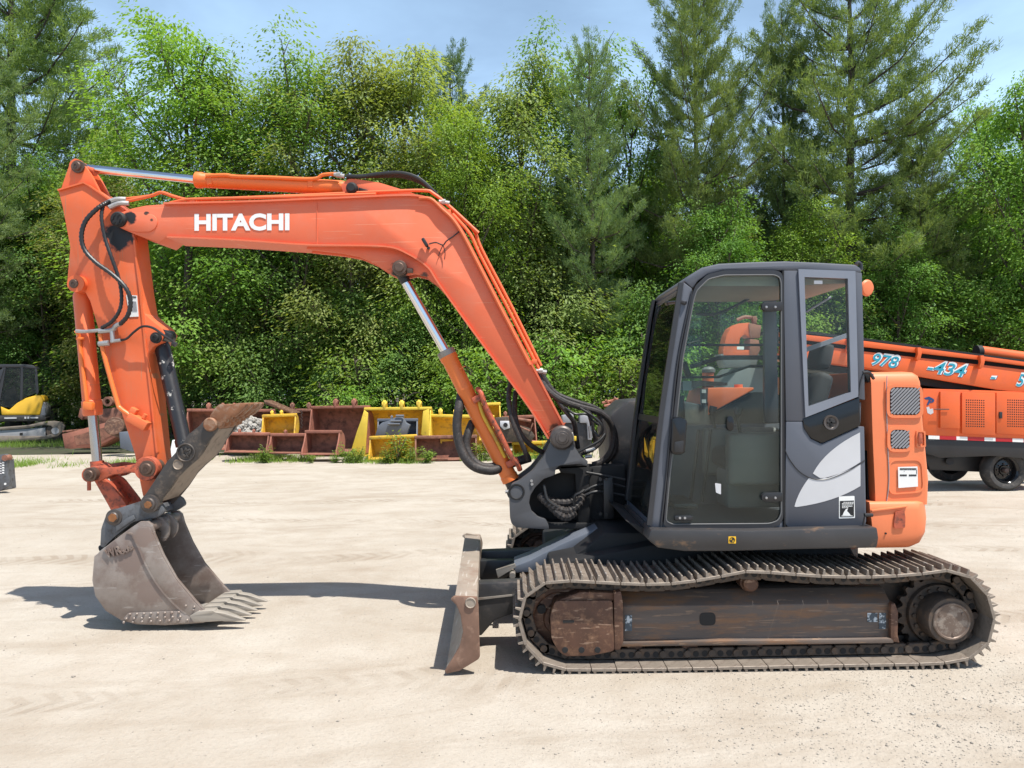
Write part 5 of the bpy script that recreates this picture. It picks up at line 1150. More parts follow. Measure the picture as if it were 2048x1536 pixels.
# ---- wood chipper seen through the cab
GD = 12.6
CH = empty('wood_chipper', (W(1490, 900, GD + .6).x, Y(GD + .6), 0), 'orange wood chipper with hooked discharge chute, seen through the glass of the grey cab', 'wood chipper')
b = MB(); oc = [(1447, 700), (1453, 672), (1461, 656), (1476, 647), (1500, 645), (1502, 677), (1490, 668), (1480, 676), (1478, 690), (1484, 700), (1502, 700), (1502, 711), (1447, 712)]
pp(b, oc, GD, GD + .32, .01, .02); b.build('discharge_chute', M['machine_orange'], CH)
b = MB(); pp(b, [(1498, 646), (1523, 651), (1520, 676), (1500, 676)], GD - .02, GD + .34, .01); pp(b, [(1500, 678), (1518, 680), (1521, 700), (1514, 712), (1500, 712)], GD - .02, GD + .34, .01); b.build('chute_box', M['rust_red'], CH)
b = MB(); b.pxtube([(1474, 640, GD + .16), (1490, 634, GD + .16), (1506, 636, GD + .16), (1513, 640, GD + .16)], .03, 8, 4); pp(b, [(1505, 632), (1514, 632), (1514, 648), (1507, 648)], GD + .1, GD + .2, .01); b.build('deflector', M['rust_red'], CH)
b = MB(); pp(b, [(1474, 693), (1488, 693), (1488, 699), (1474, 699)], GD - .004, GD - .001); b.build('label', M['white'], CH)
b = MB(); pp(b, [(1440, 708), (1520, 708), (1512, 735), (1450, 735)], GD, GD + .4, .02); pp(b, [(1480, 735), (1545, 735), (1545, 880), (1430, 880), (1430, 800)], GD, GD + 1.2, .03); b.build('body', M['plastic'], CH)
wheel(1460, 920, GD - .05, .34, .2, CH)

# ---- compact excavator on the left
ND = 28.5
MX = empty('compact_excavator', (W(20, 880, ND + 1).x, Y(ND + 1), 0), 'small yellow and black excavator parked at the edge of the woods', 'excavator')
b = MB(); pp(b, [(-30, 868), (-30, 884), (92, 878), (112, 873), (122, 862), (124, 852), (118, 845), (104, 842), (88, 843), (60, 850), (-30, 856), (-30, 862), (60, 856), (88, 850), (100, 852), (106, 860), (100, 868), (88, 872)], ND - .05, ND + .40, .02)
b.build('crawler_track', M['mini_track'], MX)
b = MB(); pp(b, [(-30, 861), (92, 855), (92, 872), (88, 876), (-30, 878)], ND, ND + .3, .02); fr_ = b.build('track_frame', M['light_grey'], MX)
b = MB(); p = W(107, 862, ND - .05); b.cyl(p, p + Vector((0, .3, 0)), .14, n=20); b.cyl(p + Vector((0, .08, 0)), p + Vector((0, .35, 0)), .30, n=24); b.build('drive_sprocket', M['chain'], MX)
b = MB(); p = W(51, 867, ND - .01); b.box((p.x - .05, p.y, p.z - .05), (p.x + .05, p.y + .02, p.z + .05)); b.build('frame_hole', M['deep'], fr_)
b = MB(); p = W(107, 862, ND - .06); b.cyl(p, p + Vector((0, .1, 0)), .13, n=20); b.build('hub', M['light_grey'], MX)
b = MB(); pp(b, [(-30, 830), (90, 830), (95, 836), (92, 840), (80, 842), (-30, 842)], ND + .05, ND + 1.9, .03); dk = b.build('deck_skirt', M['black_dusty'], MX)
b = MB()
for x0, x1, y0, y1 in ((24, 44, 833.8, 836.6), (57, 60, 833, 837), (62, 65, 833, 837), (67, 80, 833.8, 836.4)): pp(b, [(x0, y0), (x1, y0), (x1, y1), (x0, y1)], ND + .02, ND + .04)
b.build('skirt_lettering', M['silver'], dk)
b = MB(); pp(b, [(18, 812), (32, 820), (45, 806), (60, 796), (78, 790), (86, 791), (90, 800), (84, 830), (20, 830)], ND + .05, ND + 1.8, .05); b.build('engine_cover', M['yellow_mini'], MX)
b = MB(); pp(b, [(90, 802), (95, 815), (95, 832), (84, 832)], ND + .1, ND + 1.8, .04); b.build('counterweight', M['light_grey'], MX)
b = MB(); pp(b, [(-30, 731), (60, 729), (74, 731), (80, 737), (78, 739), (56, 736), (-30, 738)], ND + .1, ND + 1.2, .02)
pp(b, [(76, 736), (80, 737), (83, 784), (80, 790), (78, 785)], ND + .1, ND + .16); pp(b, [(53, 734), (57, 734), (56, 800), (52, 800)], ND + .1, ND + .16); pp(b, [(22, 736), (28, 736), (19, 800), (18, 830), (8, 830), (10, 790)], ND + .08, ND + .2)
pp(b, [(12, 742), (24, 738), (16, 770), (12, 805), (8, 805)], ND + .04, ND + .1, .02); pp(b, [(76, 736), (80, 737), (83, 784), (78, 785)], ND + 1.1, ND + 1.2); pp(b, [(-6, 740), (0, 738), (-10, 830), (-16, 830)], ND + 1.1, ND + 1.2)
mc = b.build('cab', M['cab_black'], MX)
b = MB(); pp(b, [(27, 737), (53, 735), (53, 802), (40, 815), (18, 812)], ND + .12, ND + .13); pp(b, [(57, 736), (76, 738), (79, 786), (57, 797)], ND + .12, ND + .13); b.build('cab_glass', M['mini_glass'], mc)
b = MB(); pp(b, [(-30, 742), (10, 742), (9, 828), (-30, 828)], ND + .3, ND + 1.1); pp(b, [(30, 790), (52, 770), (58, 800), (40, 815)], ND + .5, ND + .9, .04); b.build('seat', M['seat'], mc)
pv = Vector((W(97, 800, ND).x, Y(ND), 0)); rot = Matrix.Rotation(R(26), 3, 'Z'); MX.location = pv + rot @ (Vector(MX.location) - pv); MX.rotation_euler = (0, 0, R(26))

# ---- grey attachment reaching in at the left edge
AT = empty('spare_blade_plate', (W(-20, 985, 13.6).x, Y(13.7), 0), 'grey steel attachment plate with white markings standing on the gravel by the left edge', 'attachment')
b = MB(); pp(b, [(-40, 930), (-12, 915), (0, 909), (10, 908), (15, 913), (14, 922), (13, 935), (18, 962), (18, 972), (0, 982), (-40, 985)], 13.5, 13.58, .01, .02); at_ = b.build('plate', M['coupler'], AT)
b = MB(); p = W(9, 916, 13.48); b.cyl(p, p + Vector((0, .14, 0)), .055, n=16); b.build('pin_boss', M['rust'], AT)
b = MB()
for k in range(5): pp(b, [(4, 924 + k * 5), (8, 924 + k * 5), (8.5, 927 + k * 5), (4.5, 927 + k * 5)], 13.494, 13.498); pp(b, [(0, 926 + k * 5), (2.5, 926 + k * 5), (3, 928 + k * 5), (.5, 928 + k * 5)], 13.494, 13.498)
p = W(10, 968, 13.49); b.cyl(p, p + Vector((0, .02, 0)), .02, n=10)
b.build('marking', M['white'], at_)
b = MB(); pp(b, [(-40, 930), (-25, 925), (-20, 985), (-40, 986)], 13.58, 14.3); b.build('foot', M['coupler'], AT)

# ---- rows of loose buckets along the edge of the woods
def loose_bucket(name, x0, x1, ytop, ybot, D, label, body, inner=None, group='loose buckets along the edge of the woods', ears=(.35, .62), depth=.9, lip=.55, side_w=.0, earmat=None, flare=.0, teeth=0, curl=.72, cat='bucket', throat=.08):
    """an open digging or loading bucket lying with its mouth to the camera; the pixel box gives its real width and height at its own distance"""
    A_, B_ = W(x0, ybot, D), W(x1, ytop, D)
    xa, xb, za, zb = A_.x, B_.x, max(0.0, A_.z) * 0 , B_.z
    za = W((x0 + x1) / 2, ybot, D).z; h = zb - za; y0 = Y(D)
    r = empty(name, ((xa + xb) / 2, y0 + depth / 2, za), label, cat, group)
    # side outline in (depth, height): the mouth edge leans back towards the top
    prof = [(0, 0), (depth * .55, 0), (depth * .9, h * .16), (depth, h * .45), (depth * .9, h * .8), (depth * .62, h * .98), (depth * .5, h)]
    mouth0, mouth1 = (0.0, 0.0), (depth * .5, h)
    sp_ = [(q.x, q.y) for q in spline([Vector(q) for q in prof], 4)]
    def ring3(x, pts): return [(x, y0 + a, za + c) for a, c in pts]
    t = .035
    m = MB()
    inn = []
    for i, (a, c) in enumerate(sp_):
        p0 = Vector(sp_[max(i - 1, 0)]); p1 = Vector(sp_[min(i + 1, len(sp_) - 1)]); tt = (p1 - p0).normalized(); nn = Vector((-tt.y, tt.x)); inn.append((a + nn.x * t, c + nn.y * t))
    outl = sp_ + inn[::-1]
    m.poly(ring3(xa + t, outl), ring3(xb - t, outl)); shell = m.build('shell', inner or body, r)
    sidep = sp_ + [(depth * .5 - .02 - depth * throat, h * .9), (depth * .26, h * lip), (depth * .06, h * .22)]
    for x in (xa, xb - t):
        m = MB(); m.poly(ring3(x, sidep), ring3(x + t, sidep), .006, 1); m.build('side_plate', body, r)
    m = MB(); m.box((xa - .01, y0 + depth * .5 - .08, za + h - .07), (xb + .01, y0 + depth * .5 + .06, za + h + .01), .012); m.box((xa - .01, y0 - .02, za), (xb + .01, y0 + .14, za + .035), .01); m.each('rim', body, r)
    for f_ in ears:
        xc = xa + (xb - xa) * f_; er = h * .10 if h > 1 else h * .13
        m = MB(); q = [(-.5, -.4), (.4, -.4), (.5, .5), (.3, 1.1), (-.1, 1.25), (-.45, 1.0), (-.5, .4)]
        pts = [(y0 + depth * .5 + a * er * 1.3, za + h + c * er * 1.3) for a, c in q]
        m.poly([(xc - er * .28, a, c) for a, c in pts], [(xc + er * .28, a, c) for a, c in pts], .01)
        m.lathe([(er * .35, -.0), (er * .62, .0), (er * .62, er * 1.0), (er * .35, er * 1.0)], (xc - er * .5, y0 + depth * .5 + er * .0, za + h + er * .7), (1, 0, 0), 18); m.build('mounting_ear', earmat or body, r)
    for k in range(teeth):
        xt = xa + (xb - xa) * (k + .5) / teeth; m = MB(); m.poly([(xt - .05, y0 + .05, za + .01), (xt + .05, y0 + .05, za + .01), (xt + .05, y0 + .05, za + .07), (xt - .05, y0 + .05, za + .07)], [(xt - .02, y0 - .14, za + .02), (xt + .02, y0 - .14, za + .02), (xt + .02, y0 - .14, za + .04), (xt - .02, y0 - .14, za + .04)], .006); m.build('tooth', body, r)
    global _bn; _bn += 1; rr_ = random.Random(_bn * 17)
    r.rotation_euler = (rr_.uniform(-.03, .05), rr_.uniform(-.035, .035), rr_.uniform(-.16, .16))
    return r
_bn = 0
G1 = 'loose buckets along the edge of the woods'
loose_bucket('excavator_bucket', 366, 535, 818, 900, 21.5, 'long brown bucket with two mounting ears behind the thumb claw', M['rust_red'], M['rust'], ears=(.24, .40, .53))
loose_bucket('excavator_bucket', 560, 652, 818, 902, 21.8, 'brown bucket with a hanging chain behind the small yellow bucket', M['rust'], ears=(.2, .55), depth=.8)
loose_bucket('excavator_bucket', 612, 733, 812, 908, 20.6, 'tall red-brown bucket with two dark ears left of the big yellow bucket', M['rust_red'], M['rust'], ears=(.42, .74), depth=1.1, lip=.5)
loose_bucket('excavator_bucket', 448, 530, 866, 905, 19.4, 'low brown bucket on the grass below the thumb', M['rust_red'], M['rust'], ears=(.28, .62), depth=.6)
loose_bucket('excavator_bucket', 534, 608, 868, 908, 19.3, 'narrow brown bucket directly in front of the small yellow bucket', M['rust_red'], M['rust'], ears=(.4,), depth=.6)
loose_bucket('excavator_bucket', 603, 676, 862, 911, 19.0, 'small brown bucket with slotted top plate in front of the tall one', M['rust_red'], M['rust'], ears=(), depth=.7)
loose_bucket('excavator_bucket', 520, 586, 829, 872, 20.4, 'small yellow bucket tipped up among the brown buckets', M['yellow_worn'], M['yellow_worn'], ears=(.28, .56), depth=.7, earmat=M['yellow'])
yb = loose_bucket('loader_bucket', 722, 858, 815, 912, 20.4, 'big bright yellow bucket with a grey bucket lying inside it', M['yellow'], M['yellow_worn'], ears=(.3, .56, .82), depth=1.2, lip=.45)
loose_bucket('loader_bucket', 737, 832, 872, 918, 18.9, 'worn yellow bucket with weeds before it, in front of the big yellow one', M['yellow_worn'], M['yellow_worn'], ears=(), depth=.6)
loose_bucket('loader_bucket', 842, 985, 830, 912, 20.6, 'yellow bucket behind the wide flat brown bucket', M['yellow'], M['yellow_worn'], ears=(.24, .45, .7), depth=1.0)
loose_bucket('loader_bucket', 828, 952, 872, 921, 18.7, 'wide flat brown bucket with a light patch, nearest the gravel', M['rust'], M['rust'], ears=(), depth=.65)
loose_bucket('loader_bucket', 958, 1002, 806, 880, 20.9, 'upright yellow bucket half hidden by the boom cylinder', M['yellow'], M['yellow_worn'], ears=(), depth=.8)
loose_bucket('loader_bucket', 1026, 1120, 884, 912, 19.8, 'low yellow bucket left of the black swing post', M['yellow'], M['yellow_worn'], ears=(), depth=.7)
loose_bucket('excavator_bucket', 1006, 1072, 832, 884, 21.0, 'brown bucket with a pale stiffening bar behind the boom foot', M['rust_red'], M['rust'], ears=(.1,), depth=.8)
g = loose_bucket('trenching_bucket', 752, 832, 838, 874, 19.9, 'blue-grey narrow bucket with coupler bars lying in the big yellow bucket', M['bluegrey'], M['bluegrey'], group=None, ears=(.35, .6), depth=.6)
b = MB(); pp(b, [(750, 872), (756, 852), (764, 845), (776, 842), (796, 832), (806, 836), (812, 846), (820, 850), (812, 872)], 19.7, 19.9, .02)
for y in (832, 842, 848): b.pxtube([(776 + (848 - y), y, 19.65), (800 + (848 - y) * .5, y, 19.65)], .035, 8, 1)
b.build('coupler', M['bluegrey'], g)
b = MB(); pp(b, [(728, 820), (736, 826), (734, 860), (730, 912), (702, 914), (700, 908), (714, 862), (722, 840)], 20.15, 20.20, .01); pp(b, [(846, 822), (858, 818), (858, 870), (850, 880), (842, 868)], 20.2, 20.25, .01); b.each('side_wing', M['yellow'], yb)
# details on single buckets
b = MB(); pp(b, [(527, 800), (534, 803), (588, 826), (586, 830), (530, 808)], 20.9, 21.6, .01); tag(b.build('steel_channel', M['guard']), 'rusty steel channel leaning across the brown buckets', 'beam')
b = MB()
for k in range(14): p = W(602 + (k % 3) * 1.2, 822 + k * 2.6, 20.35); b.lathe([(.018, -.01), (.03, 0), (.018, .01)], p, (1, k % 2, 0), 8)
tag(b.build('hanging_chain', M['chain_steel']), 'dark chain hanging from an ear of the brown buckets', 'chain')
b = MB(); pp(b, [(869, 917), (874, 911), (898, 910), (896, 917)], 18.66, 18.67); tag(b.build('wear_plate', M['rust_red']), 'thin reddish plate lying in the wide flat brown bucket', 'plate')
b = MB(); pp(b, [(880, 878), (906, 879), (906, 882), (884, 883), (884, 887), (881, 886)], 19.2, 19.22); tag(b.build('hook_bar', M['yellow_worn']), 'pale yellow bar hooked over the wide flat brown bucket', 'bar')
# trough and scrap on the left
TR = empty('skeleton_bucket', (W(180, 890, 23).x, Y(23.4), 0), 'long rusty ripper bucket lying on its back left of the orange arm', 'bucket', G1)
b = MB(); pp(b, [(124, 868), (150, 862), (230, 840), (236, 872), (196, 893), (140, 898), (128, 890)], 22.6, 22.66, .01); pp(b, [(140, 868), (230, 842), (236, 850), (150, 874)], 23.3, 23.36, .01); pp(b, [(128, 890), (196, 890), (236, 870), (236, 874), (196, 896), (130, 897)], 22.66, 23.3); b.build('shell', M['rust_red'], TR)
for k in range(4):
    b = MB(); p = W(136 + k * 7, 862 - k * .6, 22.7 + k * .2); b.obox(p, (.3, 0, .03), (0, .09, 0), (0, 0, .05), .01); b.build('tooth', M['rust'], TR)
b = MB(); pp(b, [(148, 872), (226, 850), (228, 868), (194, 887), (152, 890)], 22.59, 22.6); b.build('mouth', M['rust'], TR)
TG = empty('grapple', (W(205, 850, 24.5).x, Y(24.5), 0), 'rusty brown grapple with a round eye standing behind the orange arm', 'attachment')
b = MB(); pp(b, [(160, 818), (176, 820), (235, 815), (245, 800), (240, 850), (200, 855), (172, 838), (162, 840)], 24.3, 24.9, .02); p = W(215, 803, 24.2); b.lathe([(.08, 0), (.16, 0), (.16, .2), (.08, .2)], p, (0, 1, 0), 20); b.pxtube([(196, 803, 24.3), (215, 803, 24.3)], .07, 8, 1); b.build('body', M['rust'], TG)
b = MB(); pp(b, [(160, 816), (168, 818), (164, 840), (156, 834)], 24.2, 24.4, .01); b.build('jaw', M['rust_red'], TG)
GB = empty('steel_drum', (W(248, 880, 22).x, Y(22), 0), 'round rusty drum part behind the orange arm', 'drum')
b = MB(); b.cyl(W(228, 852, 21.6), W(244, 858, 22.2), .27, n=28, bev=.02); b.build('shell', M['guard'], GB)
b = MB(); pp(b, [(238, 864), (264, 864), (264, 904), (240, 896)], 21.4, 21.9, .02); tag(b.build('grey_bin', M['bluegrey']), 'dark blue-grey bin standing behind the orange arm', 'bin')
PC = MB(); pp(PC, [(340, 925), (338, 912), (344, 880), (352, 880), (356, 925)], 18.0, 18.3, .02); pp(PC, [(330, 921), (362, 921), (362, 926), (330, 926)], 17.8, 18.4); tag(PC.build('white_post', M['white']), 'short white post seen between the arm and the thumb', 'post')
# scrap between cab and boom foot
SC = empty('hydraulic_attachment', (W(1170, 900, 19.5).x, Y(19.8), 0), 'grey machine attachment with pale top between the boom foot and the cab', 'attachment')
b = MB(); pp(b, [(1125, 846), (1182, 844), (1182, 880), (1188, 905), (1126, 905)], 19.4, 20.2, .02); b.build('housing', M['black_dusty'], SC); b = MB(); pp(b, [(1124, 832), (1146, 826), (1150, 846), (1126, 846)], 19.3, 19.8, .03); pp(b, [(1160, 828), (1182, 834), (1184, 880), (1176, 880), (1174, 846), (1160, 846)], 19.3, 19.8, .02); b.build('bracket', M['light_grey'], SC)
SD = empty('hydraulic_breaker', (W(1010, 880, 19.9).x, Y(20.2), 0), 'brown and white attachment with a round bolt seen under the boom', 'attachment')
b = MB(); pp(b, [(990, 836), (1016, 834), (1020, 846), (1060, 858), (1070, 872), (1062, 884), (990, 884)], 19.7, 20.2, .02); b.build('body', M['chain'], SD); b = MB(); pp(b, [(1000, 842), (1018, 842), (1020, 856), (1008, 860), (1000, 852)], 19.6, 19.7, .01); b.build('side_plate', M['silver'], SD)
b = MB(); p = W(1011, 850, 19.55); b.cyl(p, p + Vector((0, .1, 0)), .06, n=12); b.build('bolt', M['deep'], SD); b = MB(); b.pxtube([(1036, 838, 19.7), (1062, 842, 19.7)], .04, 8, 1); b.pxtube([(1036, 852, 19.65), (1060, 862, 19.65), (1066, 846, 19.65)], .025, 6, 1); b.build('bar', M['rust'], SD)
b = MB()
for a_, c_ in (((1204, 806), (1236, 798)), ((1208, 812), (1240, 806)), ((1212, 800), (1222, 814)), ((1232, 797), (1216, 812)), ((1240, 804), (1228, 796))): b.pxtube([(*a_, 23.), (*c_, 23.2)], .04, 6, 1)
tag(b.build('scrap_frame', M['rust_red']), 'small rusty scrap frame lying in the green weeds', 'scrap')
# stone heap
rng = random.Random(4); b = MB()
for k in range(420):
    px = rng.uniform(470, 526); t = (px - 470) / 56; py = rng.uniform(833 + 20 * abs(t - .5), 872); D = 21.2 + rng.uniform(-.3, .3) + (872 - py) * .012
    p = W(px, py, D); r = rng.uniform(.05, .10); v = []
    b.lathe([(0, -r * .7), (r * rng.uniform(.7, 1), -r * .2), (r * rng.uniform(.7, 1), r * .3), (0, r * .7)], p, (rng.uniform(-1, 1), rng.uniform(-1, 1), rng.uniform(.3, 1)), 6)
b.pxprism([(468, 905), (472, 855), (494, 838), (510, 840), (526, 860), (530, 905)], 21.3, 22.2)
tag(b.build('stone_heap', M['stone'], angle=10), 'heap of pale broken stones among the buckets', 'stone heap', None, 'stuff')
# ================================================================== ground and woods
def groundmat():
    m = bpy.data.materials.new('pale_packed_gravel'); m.use_nodes = True
    t = m.node_tree; N = t.nodes.new; K = t.links.new; b = t.nodes['Principled BSDF']
    tc = N('ShaderNodeTexCoord')
    def noise(sc, det=6, ro=.6, st=(1, 1, 1), dist=0):
        mp = N('ShaderNodeMapping'); mp.inputs['Scale'].default_value = st; K(tc.outputs['Object'], mp.inputs['Vector'])
        n = N('ShaderNodeTexNoise'); n.inputs['Scale'].default_value = sc; n.inputs['Detail'].default_value = det; n.inputs['Roughness'].default_value = ro; n.inputs['Distortion'].default_value = dist
        K(mp.outputs['Vector'], n.inputs['Vector']); return n.outputs['Fac']
    def rng_(s, a, b_, c=0, d=1):
        r = N('ShaderNodeMapRange'); r.inputs['From Min'].default_value = a; r.inputs['From Max'].default_value = b_; r.inputs['To Min'].default_value = c; r.inputs['To Max'].default_value = d; K(s, r.inputs['Value']); return r.outputs['Result']
    def mix(f, a, c):
        x = N('ShaderNodeMix'); x.data_type = 'RGBA'; K(f, x.inputs['Factor'])
        for s, k in ((a, 'A'), (c, 'B')):
            if isinstance(s, tuple): x.inputs[k].default_value = s + (1,)
            else: K(s, x.inputs[k])
        return x.outputs['Result']
    def mul(a, c):
        x = N('ShaderNodeMath'); x.operation = 'MULTIPLY'; K(a, x.inputs[0]); K(c, x.inputs[1]); return x.outputs[0]
    big = noise(.45, 5, .6, (1, 1.3, 1), .6); mid = noise(2.2, 7, .65); fine = noise(38, 5, .7); grit = noise(110, 3, .7)
    col = mix(rng_(big, .35, .65), (.415, .366, .305), (.485, .440, .378))
    col = mix(rng_(mid, .42, .75, 0, .55), col, (.35, .290, .225))
    tracks = noise(1.0, 7, .60, (.45, 1.2, 1), 1.8)                     # long scrape marks left by machines
    col = mix(rng_(tracks, .50, .70, 0, .5), col, (.30, .240, .180))
    col = mix(rng_(fine, .52, .72, 0, .4), col, (.27, .228, .185))
    patch = noise(.7, 4, .6, (1, 1, 1), 1.2)                           # loose dark gravel lies in patches
    col = mix(mul(rng_(grit, .60, .66), rng_(patch, .50, .66, .12, .95)), col, (.15, .13, .112))
    col = mix(rng_(noise(75, 2, .6), .70, .74, 0, .7), col, (.56, .53, .48))
    sp = N('ShaderNodeSeparateXYZ'); K(tc.outputs['Object'], sp.inputs['Vector'])
    def op(o_, *a):
        x = N('ShaderNodeMath'); x.operation = o_
        for i, s in enumerate(a):
            if isinstance(s, (int, float)): x.inputs[i].default_value = s
            else: K(s, x.inputs[i])
        return x.outputs[0]
    wob = op('MULTIPLY', op('SUBTRACT', noise(.3, 2, .5), .5), 2.2)
    def rut(y0, sl, w):                                                # one wheel's faint path: a worn band with cleat marks across it
        dd = op('ABSOLUTE', op('SUBTRACT', op('ADD', sp.outputs['Y'], op('ADD', op('MULTIPLY', sp.outputs['X'], sl), wob)), y0))
        band = rng_(dd, w * .75, w, 1, 0)
        cl = rng_(op('SINE', op('ADD', op('MULTIPLY', sp.outputs['X'], 38), op('MULTIPLY', dd, 30))), -.2, .5, .35, 1)
        return op('MULTIPLY', op('MULTIPLY', band, cl), rng_(noise(.9, 4, .6), .40, .62))
    ruts = op('MAXIMUM', op('MAXIMUM', rut(5.2, .10, .22), rut(7.1, .10, .22)), op('MAXIMUM', op('MAXIMUM', rut(-1.6, -.22, .19), rut(.1, -.22, .19)), rut(3.3, .02, .2)))
    col = mix(op('MULTIPLY', ruts, .6), col, (.27, .215, .16))
    K(col, b.inputs['Base Color']); b.inputs['Roughness'].default_value = .92; b.inputs['Specular IOR Level'].default_value = .15
    ad = N('ShaderNodeMath'); ad.operation = 'MULTIPLY_ADD'; ad.inputs[1].default_value = 3.0; K(mid, ad.inputs[0]); K(op('SUBTRACT', fine, op('MULTIPLY', ruts, .5)), ad.inputs[2])
    ad2 = N('ShaderNodeMath'); ad2.operation = 'MULTIPLY_ADD'; ad2.inputs[1].default_value = .35; K(grit, ad2.inputs[0]); K(ad.outputs[0], ad2.inputs[2])
    bp = N('ShaderNodeBump'); bp.inputs['Strength'].default_value = .55; bp.inputs['Distance'].default_value = .022; K(ad2.outputs[0], bp.inputs['Height']); K(bp.outputs['Normal'], b.inputs['Normal'])
    return m
def sheet(name, x0, x1, y0, y1, z, mt, nx=2, ny=2, fn=None):
    xs = np.linspace(x0, x1, nx); ys = np.linspace(y0, y1, ny)
    v = [(x, y, z + (fn(x, y) if fn else 0)) for y in ys for x in xs]
    f = [(j * nx + i, j * nx + i + 1, (j + 1) * nx + i + 1, (j + 1) * nx + i) for j in range(ny - 1) for i in range(nx - 1)]
    me = bpy.data.meshes.new(name); me.from_pydata(v, [], f); me.polygons.foreach_set('use_smooth', [True] * len(f)); me.materials.append(mt); me.update()
    o = bpy.data.objects.new(name, me); C.objects.link(o); return tag(o, kind='structure')
sheet('ground', -400, 400, -60, 700, 0, groundmat())
M['soil'] = mat('forest_soil', (.055, .046, .030), .95, var=.4, scale=1.2, col2=(.035, .055, .015), thr=(.42, .62), bump=.4, bscale=8)
sheet('forest_floor', -90, 90, 18.2, 120, .005, M['soil'])
# loose pebbles near the machine
rng = np.random.default_rng(3)
def scatter_mesh(name, V, Fq, mt, vary=None, smooth=False):
    V = np.ascontiguousarray(V.reshape(-1, 3), dtype=np.float32); n, k = Fq.shape
    me = bpy.data.meshes.new(name)
    me.vertices.add(len(V)); me.vertices.foreach_set('co', V.ravel())
    me.loops.add(n * k); me.loops.foreach_set('vertex_index', np.ascontiguousarray(Fq, dtype=np.int32).ravel())
    me.polygons.add(n); me.polygons.foreach_set('loop_start', np.arange(0, n * k, k, dtype=np.int32))
    if vary is not None:
        a = me.attributes.new('vary', 'FLOAT', 'FACE'); a.data.foreach_set('value', np.ascontiguousarray(vary, dtype=np.float32))
    me.materials.append(mt); me.update(calc_edges=True)
    return me
OCT = np.array([(1, 0, 0), (0, 1, 0), (-1, 0, 0), (0, -1, 0), (0, 0, .8), (0, 0, -.5)], float)
OF = np.array([(0, 1, 4), (1, 2, 4), (2, 3, 4), (3, 0, 4), (1, 0, 5), (2, 1, 5), (3, 2, 5), (0, 3, 5)])
n = 20000
px = np.concatenate([rng.uniform(-6, 7.5, n // 2), rng.normal(2.4, 1.2, n // 2)]); py = np.concatenate([rng.uniform(-2.8, 11, n // 2), rng.normal(-.7, .7, n // 2)])
r = rng.lognormal(-5.75, .42, n)
q = OCT[None] * (r[:, None, None] * rng.uniform(.6, 1.3, (n, 6, 1)))
ang = rng.uniform(0, 6.28, n); ca, sa = np.cos(ang)[:, None], np.sin(ang)[:, None]
V = np.stack([q[..., 0] * ca - q[..., 1] * sa + px[:, None], q[..., 0] * sa + q[..., 1] * ca + py[:, None], q[..., 2] + r[:, None] * .15], -1)
me = scatter_mesh('loose_pebbles', V, (OF[None] + (np.arange(n) * 6)[:, None, None]).reshape(-1, 3), mat('pebble', (.36, .325, .28), .9, var=.4, scale=7))
o = bpy.data.objects.new('loose_pebbles', me); C.objects.link(o); tag(o, kind='stuff')

# ---- leaves
LM = {
 'green': leafmat('leaf_green', (.122, .242, .046), (.252, .392, .098), .44),
 'lime': leafmat('leaf_lime', (.140, .260, .042), (.275, .420, .090), .46),
 'olive': leafmat('leaf_olive', (.160, .222, .060), (.305, .360, .135), .45),
 'deep': leafmat('leaf_deep_green', (.125, .240, .060), (.250, .395, .118), .46),
 'pine': leafmat('pine_needles', (.108, .182, .062), (.235, .318, .112), .42),
 'pine_blue': leafmat('blue_pine_needles', (.105, .180, .076), (.222, .305, .132), .42),
 'weed': leafmat('weed_leaf', (.135, .235, .040), (.265, .365, .085), .42),
}
def unit(a): return a / np.maximum(np.linalg.norm(a, axis=-1, keepdims=True), 1e-9)
def leaves(cen, out, ln, wd, rng, droop=.40, spread=.34, per=26):
    """sprays of pointed leaves: each spray is a flat pad round a twig end whose outer leaves hang down"""
    n = len(cen) * per
    o2 = rng.normal(0, spread, (n, 3)) * np.array([1, 1, .34])
    o2[:, 2] -= .35 * (o2[:, 0] ** 2 + o2[:, 1] ** 2) / max(spread, .05)
    c = np.repeat(cen, per, 0) + o2
    d = np.repeat(out, per, 0) * np.array([.6, .6, .2]) + o2 / spread * np.array([.40, .40, .2]) + rng.normal(0, .28, (n, 3)); d[:, 2] = d[:, 2] * .5 - droop; d = unit(d)
    up_ = np.tile(np.array([0., 0, 1.]), (n, 1)) + rng.normal(0, .24, (n, 3)); s = unit(np.cross(d, up_)); nn = np.cross(s, d)
    L_ = ln * rng.uniform(.65, 1.25, (n, 1)); w = wd * rng.uniform(.7, 1.2, (n, 1))
    V = np.stack([c, c + d * L_ * .5 + s * w + nn * w * .3, c + d * L_, c + d * L_ * .5 - s * w + nn * w * .3], 1)
    base = np.repeat(rng.random(len(cen)), per)
    vary = np.clip(base * .75 + rng.random(n) * .25, 0, 1)
    return V, vary
def tube_np(paths, n=6):
    m = MB()
    for pts, r0, r1 in paths: m.tube(pts, (lambda a, b_: lambda t: a + (b_ - a) * t)(r0, r1), n, 2)
    return m
